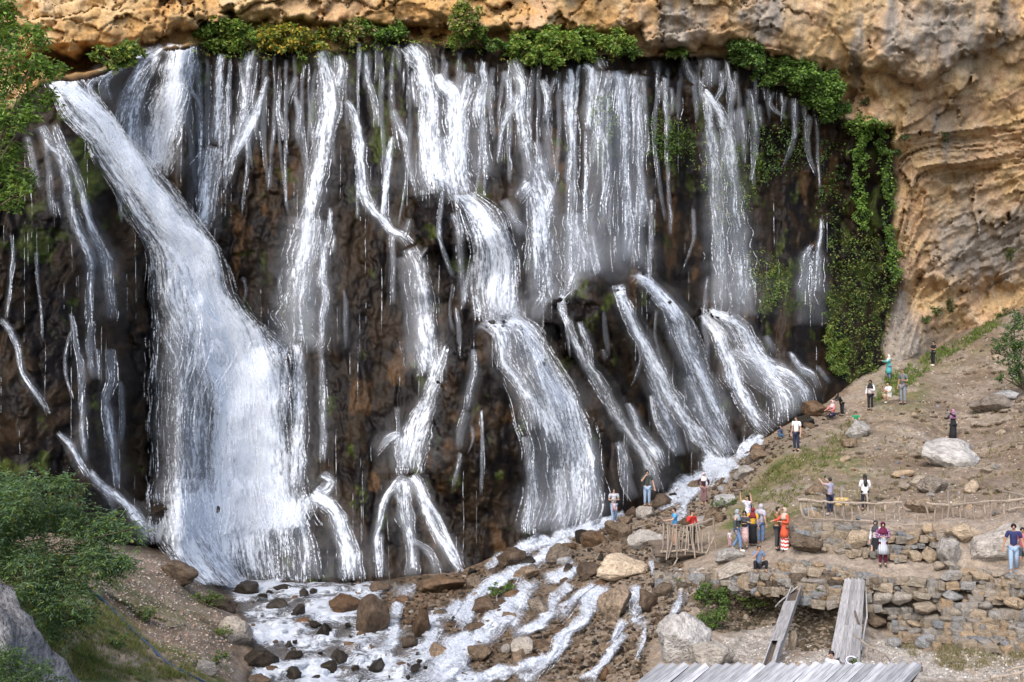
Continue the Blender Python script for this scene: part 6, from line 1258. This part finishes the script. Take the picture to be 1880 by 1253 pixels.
# -- narrow trough
tr_ = empty('plank_trough', at(1410, 1230, 39.2)); tag(tr_, 'narrow wooden water trough of grey boards left of the wide plank ramp', 'trough')
ta, tb_ = at(1462, 1086, 45.0), at(1411, 1232, 39.2); tside = Vector((1, .0, .12)).normalized(); tn = (tb_-ta).cross(tside).normalized(); tn = -tn if tn.y > 0 else tn
plank('floor_board', ta, tb_, .34, .03, tside, tr_, M_log, .02)
plank('side_board', ta-tside*.18+tn*.08, tb_-tside*.18+tn*.08, .22, .03, tn, tr_, M_plank, .03); plank('side_board', ta+tside*.18+tn*.08, tb_+tside*.18+tn*.08, .22, .03, tn, tr_, M_plank, .03)
plank('cover_board', ta.lerp(tb_, .22)+tn*.21, ta.lerp(tb_, .72)+tn*.21, .40, .03, tside, tr_, M_plank, .05)
plank('cover_board', ta.lerp(tb_, .70)+tn*.24+tside*.12, ta.lerp(tb_, .98)+tn*.2+tside*.14, .13, .03, tside, tr_, M_plank, .05)
plank('broken_board', at(1427, 1110, 44.4), at(1460, 1082, 45.0), .25, .035, (1, 0, 1), tr_, M_plank, .08)
stick('leg', ta.lerp(tb_, .95)+tside*.1, at(1424, 1250, 39.0), .04, tr_)
# -- plank roof at the bottom edge
RA, RB = at(1206, 1223, 36.2), at(1690, 1221, 36.2)
rf = empty('plank_roof', at(1450, 1253, 36.0)); tag(rf, 'silvery plank roof of a hut cut by the bottom edge', 'roof')
down = (at(1163, 1259, 35.5)-at(1206, 1223, 36.2)).normalized(); back = Vector((0, .8, -.6)).normalized(); rdir = (RB-RA).normalized(); nR = 24
for i in range(nR):
    p = RA.lerp(RB, (i+.5)/nR); w = (RB-RA).length/nR; up = srnd.uniform(-.06, .10)
    plank('roof_plank', p-down*(.05+max(0, up))+Vector((0, -.006, .01))*srnd.uniform(-1, 1), p+down*3.2+rdir*srnd.uniform(-.06, .06)+Vector((0, -.006, .01))*srnd.uniform(-1, 1), w*srnd.uniform(.90, 1.06)*abs(rdir.cross(down).length), .03, rdir.cross(down).cross(down), rf, M_roof, .03)
for i in range(nR):
    p = RA.lerp(RB, (i+.5)/nR)-Vector((0, 0, .06)); w = (RB-RA).length/nR
    plank('back_plank', p+back*.12, p+back*2.2, w*.97, .03, rdir, rf, M_roof, .02)
plank('gable_board', RB+rdir*.02-Vector((0, 0, .02)), RB+down*3.1+rdir*.02-Vector((0, 0, .02)), .16, .035, Vector((0, .3, 1)), rf, M_roof); plank('gable_board', RB+rdir*.03, RB+back*2.2+rdir*.03, .12, .04, Vector((0, -.3, 1)), rf, M_log)
for t in (.15, .5, .85): plank('post', RA.lerp(RB, t)+down*2.6, RA.lerp(RB, t)+down*2.6-Vector((0, 0, 2.6)), .12, .12, rdir, rf, M_log)
plank('ridge_beam', RA-rdir*.1-Vector((0, 0, .12)), RB+rdir*.05-Vector((0, 0, .12)), .12, .12, (0, 0, 1), rf, M_log)
# -- hose coil, blue hose, yellow sign
tv = []; R_ = .19
o = empty('hose_coil', at(1563, 1216, 40.0)); tag(o, 'white and violet coil of hose at the foot of the wide ramp', 'hose')
M_hosew = flat_mat('pale_hose', (.62, .62, .72), .5); M_hoseb = flat_mat('blue_hose', (.03, .055, .11), .5)
for k in range(3):
    a = np.linspace(0, 2*math.pi, 22); rr = R_-.012*k
    pts = np.stack([rr*np.cos(a), rr*np.sin(a)*.55-.02*k, rr*np.sin(a)*.62+.03*k], -1)
    v, f = tube(pts, .026, 6); link('coil', np_mesh('coil', v, f, True), M_hosew if k != 1 else M_hoseb, o)
def ground_tube(px, r, lift, name, mat):
    q = smooth_poly(px, 4.); d = gdepth(q[:, 0], q[:, 1])-lift; d = np.convolve(np.pad(d, 4, mode='edge'), np.ones(9)/9, 'valid')
    v, f = tube(np.stack([(q[:, 0]-CX)/F*d, d, (CY-q[:, 1])/F*d], -1), r, 7); return link(name, np_mesh(name, v, f, True), mat)
tag(ground_tube([(150, 1066), (166, 1084), (183, 1097), (205, 1118), (222, 1136), (236, 1150), (255, 1168), (275, 1186), (295, 1207), (318, 1224), (345, 1238), (385, 1258)], .045, .07, 'blue_hose', M_hoseb), 'blue hose snaking down the grassy left bank', 'hose')
sg = empty('wooden_sign', at(1545, 946, 49.3)); tag(sg, 'small yellow wooden sign on a post behind the stick fence', 'sign')
M_yel = flat_mat('yellow_board', (.50, .33, .11), .7, .3, 9.); M_yel2 = flat_mat('pale_board', (.55, .47, .33), .7)
plank('post', at(1544, 893, 49.3), at(1545, 948, 49.3), .09, .09, (1, 0, 0), sg, M_stick)
for (x, y, w, mt) in ((1545, 917, .52, M_yel), (1545, 925, .50, M_yel)): plank('board', at(x-12, y, 49.2), at(x+12, y, 49.2), .13, .03, (0, 0, 1), sg, mt, .01)
for (x, y) in ((1537, 917), (1553, 918), (1540, 925), (1551, 925), (1546, 916)): plank('paint_patch', at(x-2.2, y, 49.175), at(x+2.2, y, 49.175), .07, .01, (0, 0, 1), sg, M_yel2)

# ================================================================== PEOPLE
_cm = {}
def cloth(c):
    k = tuple(c)
    if k not in _cm: _cm[k] = flat_mat('cloth_%d' % len(_cm), c, .85, .12, 14.)
    return _cm[k]
def pattern_cloth(kind, c1, c2, scale):
    m, nt, b = mat_new('patterned_cloth_'+kind); tc = N(nt, 'ShaderNodeTexCoord').outputs['Object']
    if kind == 'zigzag':
        sp = N(nt, 'ShaderNodeSeparateXYZ'); nt.links.new(tc, sp.inputs[0])
        z = mathn(nt, 'ADD', sp.outputs[2], mathn(nt, 'MULTIPLY', mathn(nt, 'PINGPONG', sp.outputs[0], .05), 1.0)); v = mathn(nt, 'GREATER_THAN', mathn(nt, 'FRACT', mathn(nt, 'MULTIPLY', z, scale)), .5)
    elif kind in ('hstripe', 'vstripe'):
        sp = N(nt, 'ShaderNodeSeparateXYZ'); nt.links.new(tc, sp.inputs[0])
        v = mathn(nt, 'GREATER_THAN', mathn(nt, 'FRACT', mathn(nt, 'MULTIPLY', sp.outputs[2 if kind == 'hstripe' else 0], scale)), .55)
    else:
        n = N(nt, 'ShaderNodeTexNoise', Scale=scale, Detail=2.0); nt.links.new(tc, n.inputs['Vector']); v = mathn(nt, 'GREATER_THAN', n.outputs[0], .53)
    nt.links.new(mixc(nt, 'MIX', v, tuple(c1), tuple(c2)), b.inputs['Base Color']); b.inputs['Roughness'].default_value = .85
    return m
M_skin = [flat_mat('skin_a', (.44, .27, .19), .55, .06), flat_mat('skin_b', (.36, .20, .13), .55, .06)]
M_hairm = flat_mat('dark_hair', (.014, .011, .009), .5); M_eye = flat_mat('eye', (.02, .015, .012), .3)
def skin_obj(name, verts, edges, radii, mat, parent, sub=1, root=0):
    me = bpy.data.meshes.new(name); me.from_pydata([tuple(v) for v in verts], edges, []); o = link(name, me, None, parent)
    md = o.modifiers.new('Skin', 'SKIN'); md.use_smooth_shade = True; md.branch_smoothing = .6
    for i, r in enumerate(radii):
        sv = me.skin_vertices[0].data[i]; sv.radius = r if isinstance(r, tuple) else (r, r); sv.use_root = (i == root)
    s = o.modifiers.new('Subdivision', 'SUBSURF'); s.levels = sub; s.render_levels = sub
    me.materials.append(mat); return o
ARMS = { # elbow, wrist relative to shoulder (x outwards, y forward is negative, z)
 'down': ((.05, .03, -.28), (.07, -.03, -.54)), 'phone': ((.06, -.10, -.26), (-.02, -.36, -.08)), 'face': ((.10, -.16, -.22), (-.10, -.20, .08)), 'hold': ((.06, .0, -.28), (-.10, -.22, -.24)),
 'fwd': ((.04, -.18, -.20), (.0, -.42, -.22)), 'up': ((.16, -.08, .02), (.14, -.12, .28)), 'hip': ((.14, .05, -.24), (.04, -.06, -.40)), 'reach': ((.06, -.20, -.18), (.02, -.44, -.10)), 'knee': ((.08, -.16, -.24), (.02, -.36, -.28)), 'high': ((.08, -.20, .02), (.02, -.42, .16)), 'down_out': ((.10, .0, -.27), (.16, -.05, -.52)),
}
def person(label, px, fy, hy, face, arms=('down', 'down'), legs='stand', top=(.3, .3, .3), sleeve='short', bottom=(.03, .03, .04), dress=None, hijab=None, hair='short', shoes=(.05, .05, .05), skin=0, Y=None, lean=0.0, extra=None, Hfix=None, bag=None, headtilt=0.0, phone=None, cat='person', apron=None, haircol=None):
    Y = Y if Y is not None else float(gdepth(px, fy)); 
    frac = {'stand': 1.0, 'walk': 1.0, 'squat': .62, 'sit': .60, 'bend': .80, 'kneel': .62}[legs]
    H = Hfix or (fy-hy)*Y/F/frac; s = H/1.72
    root = empty('person', at(px, fy, Y), math.radians(face)); tag(root, label, cat, 'visitors at the waterfall')
    V3 = lambda *a: Vector(a)*s
    if legs in ('stand', 'walk', 'bend'): pz = .90
    else: pz = .34 if legs in ('squat', 'kneel') else .28
    pel = V3(0, 0, pz); fl = {'bend': .28, 'squat': .16, 'kneel': .12, 'sit': .06}.get(legs, 0)+lean
    up = Vector((0, -math.sin(fl*2.2 if legs == 'bend' else fl), math.cos(fl*2.2 if legs == 'bend' else fl)))
    ch = pel+up*.36*s; sh = pel+up*.49*s; nk = pel+up*.55*s; hd = nk+(up*.8+Vector((0, -.25-headtilt, .4))).normalized()*.13*s; cr = hd+Vector((0, .01, .06))*s
    SH = [sh+Vector((sx*.175, 0, 0))*s for sx in (-1, 1)]; EL = []; WR = []
    for k, sx in enumerate((-1, 1)):
        e, w = ARMS[arms[k]]; rot = Matrix.Rotation(-fl if legs != 'bend' else -.2, 3, 'X')
        EL.append(SH[k]+Vector((sx*e[0], e[1], e[2]))*s); WR.append(SH[k]+Vector((sx*w[0], w[1], w[2]))*s)
    HP = [pel+Vector((sx*.09, 0, -.04))*s for sx in (-1, 1)]; KN = []; AN = []; TO = []
    for k, sx in enumerate((-1, 1)):
        if legs in ('stand', 'bend'): kn, an = (sx*.095, -.015, .48), (sx*.10, .02, .075)
        elif legs == 'walk': kn, an = ((sx*.09, -.16, .50), (sx*.09, -.18, .08)) if k == 0 else ((sx*.09, -.02, .48), (sx*.09, .24, .11))
        elif legs == 'squat': kn, an = (sx*.16, -.36, .46), (sx*.13, -.06, .075)
        elif legs == 'kneel': kn, an = (sx*.12, -.34, .28), (sx*.10, -.08, .07)
        else: kn, an = (sx*.24, -.30, .46), (sx*.22, -.28, .075)
        KN.append(V3(*kn)); AN.append(V3(*an)); TO.append(V3(an[0], an[1]-.16, .035))
    # body: one continuous skinned figure with fingers
    vs = [pel, pel+up*.18*s, ch, sh, nk, hd, cr]; ed = [(0, 1), (1, 2), (2, 3), (3, 4), (4, 5), (5, 6)]; ra = [.115, .105, .12, .085, .050, .078, .056]
    vs.append(hd+Vector((0, -.098, -.02))*s); ed.append((5, 7)); ra.append(.016)
    for k in range(2):
        b = len(vs); hd_ = (WR[k]-EL[k]).normalized(); palm = WR[k]+hd_*.06*s; vs += [SH[k], EL[k], WR[k], palm]; ed += [(3, b), (b, b+1), (b+1, b+2), (b+2, b+3)]; ra += [.055, .042, .030, .030]
        sd_ = hd_.cross(Vector((0, 0, 1)) if abs(hd_.z) < .9 else Vector((0, 1, 0))).normalized()
        for q, (off, ln) in enumerate(((-.030, .055), (-.012, .075), (.008, .080), (.026, .070))):
            c = len(vs); vs += [palm+sd_*off*s+hd_*.03*s, palm+sd_*off*1.2*s+hd_*(.03+ln*.55)*s, palm+sd_*off*1.2*s+hd_*(.025+ln*.85)*s+hd_.cross(sd_)*.025*s]; ed += [(b+3, c), (c, c+1), (c+1, c+2)]; ra += [.011, .010, .008]
        c = len(vs); vs += [WR[k]+hd_*.035*s-sd_*.04*s, WR[k]+hd_*.07*s-sd_*.06*s]; ed += [(b+3, c), (c, c+1)]; ra += [.012, .009]
        b = len(vs); vs += [HP[k], KN[k], AN[k], TO[k]]; ed += [(0, b), (b, b+1), (b+1, b+2), (b+2, b+3)]; ra += [.088, .058, .040, .030]
    skin_obj('body', vs, ed, [r*s for r in ra], M_skin[skin], root, 2)
    for sx in (-1, 1):
        bm = bmesh.new(); bmesh.ops.create_icosphere(bm, subdivisions=1, radius=.014*s); me = bpy.data.meshes.new('eye'); bm.to_mesh(me); bm.free()
        e = link('eye', me, M_eye, root); e.location = hd+Vector((sx*.034, -.082, .018))*s
    mt = top if not isinstance(top, tuple) else cloth(top)
    # shirt
    vs = [pel-up*.02*s, pel+up*.2*s, ch, sh, sh.lerp(nk, .55)]; ed = [(0, 1), (1, 2), (2, 3), (3, 4)]; ra = [.135, .128, .142, .120, .078]
    for k in range(2):
        b = len(vs)
        if sleeve == 'short': vs += [SH[k]+Vector((0, 0, .012))*s, SH[k].lerp(EL[k], .72)]; ed += [(3, b), (b, b+1)]; ra += [.088, .068]
        else: vs += [SH[k], EL[k], EL[k].lerp(WR[k], .93)]; ed += [(3, b), (b, b+1), (b+1, b+2)]; ra += [.086, .060, .045]
    skin_obj('shirt', vs, ed, [r*s for r in ra], mt, root)
    # trousers or shorts
    if bottom is not None:
        mb = bottom if not isinstance(bottom, tuple) else cloth(bottom); short = extra == 'shorts'
        vs = [pel+up*.03*s]; ed = []; ra = [.130]
        for k in range(2):
            b = len(vs); e = KN[k].lerp(AN[k], .9)
            if short: vs += [HP[k], HP[k].lerp(KN[k], .85)]; ed += [(0, b), (b, b+1)]; ra += [.105, .085]
            else: vs += [HP[k], KN[k], e]; ed += [(0, b), (b, b+1), (b+1, b+2)]; ra += [.104, .078, .060]
        skin_obj('shorts' if short else 'trousers', vs, ed, [r*s for r in ra], mb, root)
    for k in range(2):
        skin_obj('shoe', [AN[k]+Vector((0, .03, -.02))*s, TO[k]+Vector((0, -.02, 0))*s], [(0, 1)], [.052*s, .042*s], cloth(shoes), root)
    def loft(name, rings, mat):
        v = []; f = []; n = 14
        for (c, rx, ry) in rings:
            for j in range(n):
                a = 2*math.pi*j/n; wv = 1+.05*math.sin(a*5+len(v))
                v.append((c.x+rx*s*math.cos(a)*wv, c.y+ry*s*math.sin(a)*wv, c.z))
        for i in range(len(rings)-1):
            for j in range(n): f.append((i*n+j, i*n+(j+1) % n, (i+1)*n+(j+1) % n, (i+1)*n+j))
        f.append(tuple(range(n))[::-1]); f.append(tuple(range((len(rings)-1)*n, len(rings)*n)))
        me = bpy.data.meshes.new(name); me.from_pydata(v, [], f); me.update()
        for p in me.polygons: p.use_smooth = True
        return link(name, me, mat, root)
    if dress:
        dm, hem, nm = dress[0], dress[1], dress[2] if len(dress) > 2 else 'skirt'
        dm = cloth(dm) if isinstance(dm, tuple) else dm; z0 = (pel+up*.22*s) if nm != 'skirt' else pel+up*.08*s; zh = Vector((0, -.03*s, hem*s))
        w1 = dress[3] if len(dress) > 3 else .24
        loft(nm, [(z0, .145, .125), (pel, .165, .145), (pel.lerp(zh, .5), .155+.5*(w1-.155), .15+.4*(w1-.15)), (zh, w1, w1*.85)], dm)
    def shell(name, c, rx, ry, rz, keepf, mat):
        V, Fc = _ICO[3]; kf = [f for f in Fc if keepf(V[f].mean(0))]
        v, f = compact(V, np.array(kf)); me = np_mesh(name, v*np.array([rx, ry, rz])*s+np.array(c), f, True); return link(name, me, mat, root)
    if hijab is not None:
        hm = cloth(hijab) if isinstance(hijab, tuple) else hijab
        hs = shell('headscarf', hd+Vector((0, .012, .008))*s, .096, .108, .120, lambda q: not (q[1] < -.62 and -.62 < q[2] < .55), hm)
        c0 = hd+Vector((0, .01, -.085))*s
        dr = loft('drape', [(c0, .074, .078), (nk+Vector((0, .0, .0))*s, .10, .10), (sh+Vector((0, 0, .02))*s, .165, .125), (sh+Vector((0, -.01, -.09))*s, .20, .15), (sh+Vector((0, -.02, -.15))*s, .17, .145)], hm); dr.parent = hs
    elif hair:
        hc = haircol or M_hairm
        if hair == 'bald': hc = flat_mat('cropped_grey_hair', (.12, .10, .09), .7)
        g = .94 if hair == 'bald' else 1.0
        hs = shell('hair', hd+Vector((0, .012, .018))*s, .089*g, .104*g, .108*g, lambda q: (q[2] > .52) or (q[1] > -.05 and q[2] > -.55), hc)
        if hair == 'long':
            lh = loft('hair_fall', [(hd+Vector((0, .03, -.0))*s, .088, .08), (nk+Vector((0, .07, -.02))*s, .085, .055), (ch+Vector((0, .13, .05))*s, .095, .045), (ch+Vector((0, .15, -.12))*s, .06, .03)], hc); lh.parent = hs
    if bag:
        bc, kind = bag
        if kind == 'backpack': skin_obj('backpack', [ch+Vector((0, .20, .10))*s, ch+Vector((0, .22, -.15))*s], [(0, 1)], [.12*s, .14*s], cloth(bc), root)
        else: skin_obj('bag', [pel+Vector((.20, -.02, .14))*s, pel+Vector((.21, -.02, -.02))*s], [(0, 1)], [.07*s, .08*s], cloth(bc), root)
    if phone is not None:
        ph = empty('phone', root.location); 
        me = bpy.data.meshes.new('phone'); bm = bmesh.new(); bmesh.ops.create_cube(bm, size=1); bmesh.ops.scale(bm, vec=(.075, .012, .15), verts=bm.verts); bmesh.ops.bevel(bm, geom=list(bm.edges), offset=.004, segments=1); bm.to_mesh(me); bm.free()
        bpy.data.objects.remove(ph); o = link('phone', me, cloth((.03, .03, .035))); o.location = root.location+Matrix.Rotation(math.radians(face), 3, 'Z')@(WR[phone]+(WR[phone]-EL[phone]).normalized()*.10*s+Vector((0, 0, .04))*s); o.rotation_euler = (0, 0, math.radians(face))
        tag(o, 'dark phone held up by the '+label.split(' ', 1)[0]+' '+' '.join(label.split(' ')[1:4]), 'phone', 'phones held up by visitors')
    return root
JEAN = (.13, .20, .34); LJEAN = (.25, .34, .47); BLACK = (.016, .016, .019); NAVY = (.022, .027, .055); WHITE = (.74, .74, .76); SKINB = 1
def dirf(a): return a     # 0 faces the camera, 90 faces right, -90 faces left, 180 away
P = person
striped = pattern_cloth('hstripe', (.62, .62, .64), (.08, .09, .13), 14.)
P('man in a striped T-shirt and pale jeans standing at the foot of the bell-shaped fall', 1127, 961, 895, 5, ('hold', 'hold'), 'walk', striped, 'short', LJEAN, shoes=WHITE)
P('small child in pink held against the striped man\'s chest', 1128, 939, 912, 0, ('down', 'down'), 'sit', (.50, .42, .46), 'short', (.45, .30, .34), Y=float(gdepth(1127, 961))-.32, Hfix=.78, skin=0)
P('man in a dark T-shirt and jeans touching his face under the falls', 1188, 930, 862, 0, ('face', 'down_out'), 'stand', (.05, .055, .05), 'short', LJEAN)
P('woman in a white headscarf, dark cardigan and patterned baggy trousers', 1292, 926, 867, 10, ('hip', 'hip'), 'stand', (.035, .012, .025), 'long', pattern_cloth('print', (.24, .12, .13), (.10, .06, .07), 30.), hijab=(.62, .56, .60), shoes=(.3, .2, .1))
ydk = 52.3; fdk = CY+8.40/ydk*F
P('man in a bright blue shirt walking left behind the stick railing', 1239, fdk, 931, -80, ('down', 'fwd'), 'stand', (.08, .29, .55), 'short', (.32, .24, .16), Y=ydk, extra='shorts', headtilt=.2)
P('woman in a red top with long brown hair behind the stick railing', 1270, fdk, 936, 15, ('face', 'hold'), 'stand', (.46, .03, .025), 'long', BLACK, hair='long', Y=52.0, haircol=flat_mat('brown_hair', (.045, .025, .016), .5))
P('woman in a grey headscarf, dark jacket and wide jeans facing her friends', 1353, 1012, 934, 65, ('down', 'fwd'), 'walk', (.045, .055, .06), 'long', JEAN, hijab=(.26, .28, .31), shoes=WHITE)
P('small child in white and pink behind the woman in wide jeans', 1340, 1004, 974, 20, ('down', 'down'), 'stand', (.58, .55, .60), 'short', (.50, .30, .36), hair='short')
P('woman in a black jacket over white with a flowered skirt amid the group', 1367, 1008, 937, -20, ('hold', 'hold'), 'stand', (.05, .05, .06), 'long', None, dress=(pattern_cloth('flower', (.60, .44, .42), (.42, .22, .24), 24.), .32, 'skirt', .20), hair='long')
P('woman in white with long black hair raising both arms behind the group', 1373, 985, 908, -60, ('up', 'up'), 'stand', pattern_cloth('blossom', (.70, .69, .74), (.40, .36, .55), 16.), 'short', JEAN, hair='long', Y=float(gdepth(1380, 1003))+1.0)
P('woman in a mustard top, dark red headscarf and black trousers seen from behind', 1382, 1003, 931, 165, ('down', 'hold'), 'stand', (.60, .34, .03), 'short', BLACK, dress=(BLACK, .12, 'skirt', .19), hijab=(.17, .02, .03))
P('woman in lavender with a grey headscarf and backpack at the right of the group', 1397, 1000, 924, 130, ('down', 'down'), 'stand', (.42, .40, .50), 'short', JEAN, hijab=(.38, .36, .40), bag=((.13, .14, .16), 'backpack'), Y=float(gdepth(1397, 1000))+.5)
P('man in a brown shirt looking at a phone beside the woman in orange', 1427, 1010, 929, 60, ('fwd', 'hold'), 'stand', (.20, .105, .05), 'short', (.045, .047, .055), shoes=BLACK, headtilt=.25, phone=1)
P('woman in an orange tunic, beige headscarf and red zigzag skirt', 1441, 1011, 931, -70, ('fwd', 'hold'), 'stand', (.50, .085, .04), 'long', None, dress=((.50, .085, .04), .52, 'tunic', .20), hijab=(.45, .34, .28), bag=((.16, .08, .05), 'bag'))
zz = [o for o in bpy.data.objects if o.get('label', '').startswith('woman in an orange tunic')][0]
_me = bpy.data.meshes.new('zigzag_skirt'); _v = []; _f = []
for i, (z, r) in enumerate(((.95, .13), (.6, .165), (.3, .175), (.04, .185))):
    for j in range(14): _v.append((r*math.cos(j*6.2832/14), r*.85*math.sin(j*6.2832/14), z))
for i in range(3):
    for j in range(14): _f.append((i*14+j, i*14+(j+1) % 14, i*14+14+(j+1) % 14, i*14+14+j))
_me.from_pydata(_v, [], _f); _me.update(); link('skirt', _me, pattern_cloth('zigzag', (.48, .05, .04), (.70, .66, .62), 7.), zz)
P('bald man in a blue-grey shirt sitting on the rocks at the edge of the path', 1393, 1049, 1002, 5, ('face', 'hold'), 'sit', (.15, .20, .30), 'short', BLACK, hair='bald', skin=1, shoes=(.25, .15, .1))
P('man in a lilac-grey T-shirt taking a picture behind the stick fence', 1524, 946, 876, -150, ('high', 'high'), 'stand', (.29, .28, .38), 'short', NAVY, shoes=(.4, .4, .45), hair='short', phone=0)
P('woman in a white shirt with long black hair behind the stick fence', 1588, 938, 870, 175, ('hold', 'hold'), 'stand', WHITE, 'long', (.02, .018, .03), hair='long', dress=(WHITE, .78, 'shirt_tail', .19))
P('woman in a black skirt and white top half hidden on the path', 1608, 1032, 954, -40, ('down', 'hold'), 'walk', (.62, .58, .62), 'long', None, dress=(BLACK, .08, 'skirt', .26), hijab=(.05, .05, .055), Y=float(gdepth(1608, 1028))+.4)
P('woman in a striped grey tunic and maroon headscarf and trousers on the path', 1621, 1040, 957, -10, ('hold', 'hold'), 'stand', pattern_cloth('speckle', (.14, .02, .09), (.40, .28, .42), 26.), 'long', (.085, .008, .03), dress=(pattern_cloth('vstripe', (.50, .52, .57), (.30, .33, .38), 14.), .48, 'tunic', .22), hijab=(.10, .01, .04))
P('man in a navy polo shirt and jeans walking at the right edge', 1861, 1053, 960, -20, ('down_out', 'down_out'), 'walk', (.025, .03, .10), 'short', LJEAN, skin=1, shoes=(.16, .24, .34))
P('person in a pink shirt walking behind the man in navy', 1877, 1050, 967, -15, ('down', 'down'), 'walk', (.46, .13, .17), 'short', (.06, .08, .10), extra='shorts', skin=1, Y=float(gdepth(1877, 1052))+.8)
P('man in a white T-shirt and black trousers standing by the rill', 1462, 829, 763, -45, ('down', 'down'), 'stand', WHITE, 'short', NAVY, shoes=BLACK)
P('person in dark clothes stooping at the water left of the man in white', 1436, 806, 782, -90, ('knee', 'knee'), 'squat', (.05, .07, .12), 'long', (.06, .12, .20), hair='short')
P('woman in a coral cardigan and pale headscarf crouching at the water', 1530, 770, 737, -60, ('knee', 'knee'), 'kneel', (.52, .17, .16), 'long', NAVY, hijab=(.58, .42, .42))
P('person in black bending over beside the woman in coral', 1546, 764, 727, -70, ('fwd', 'fwd'), 'bend', BLACK, 'long', BLACK, hijab=(.02, .018, .02))
P('boy in a green shirt leaning on the pale boulder', 1571, 786, 757, -10, ('fwd', 'fwd'), 'squat', (.02, .22, .10), 'short', (.1, .1, .12), Y=float(gdepth(1575, 786))+.5)
P('woman in a black headscarf and open black cardigan over white', 1598, 754, 697, -35, ('down', 'hold'), 'stand', (.66, .64, .67), 'long', BLACK, hijab=(.018, .018, .022), dress=None)
P('man in a white T-shirt and pale shorts crouching with a camera', 1634, 741, 703, -75, ('phone', 'phone'), 'squat', WHITE, 'short', (.55, .52, .44), extra='shorts', shoes=WHITE, phone=1)
P('man in a grey T-shirt and grey trousers with a dark beard', 1658, 743, 676, -50, ('down', 'hold'), 'stand', (.13, .14, .14), 'short', (.19, .20, .23), hair='bald', skin=1, shoes=BLACK)
P('woman in a turquoise tunic and white headscarf beneath the ivy', 1632, 698, 651, -80, ('reach', 'reach'), 'stand', (.07, .33, .33), 'long', JEAN, dress=((.07, .33, .33), .46, 'tunic', .25), hijab=(.66, .58, .56))
P('man in black leaning back on the steep slope below the cliff', 1713, 672, 626, -75, ('phone', 'hold'), 'stand', (.022, .02, .022), 'short', BLACK, shoes=WHITE, lean=-.12, skin=1, bag=((.08, .085, .10), 'bag'))
P('woman in a long black coat and mauve headscarf holding up a phone', 1750, 814, 751, -70, ('reach', 'high'), 'stand', (.022, .02, .024), 'long', BLACK, dress=(BLACK, .12, 'coat', .20), hijab=(.40, .19, .33), phone=1, Y=float(gdepth(1750, 806)))
P('dark-haired man in white half hidden behind the plank roof', 1528, 1300, 1206, -50, ('down', 'down'), 'stand', (.62, .66, .74), 'short', NAVY, Y=38.4, Hfix=1.75, headtilt=.3)
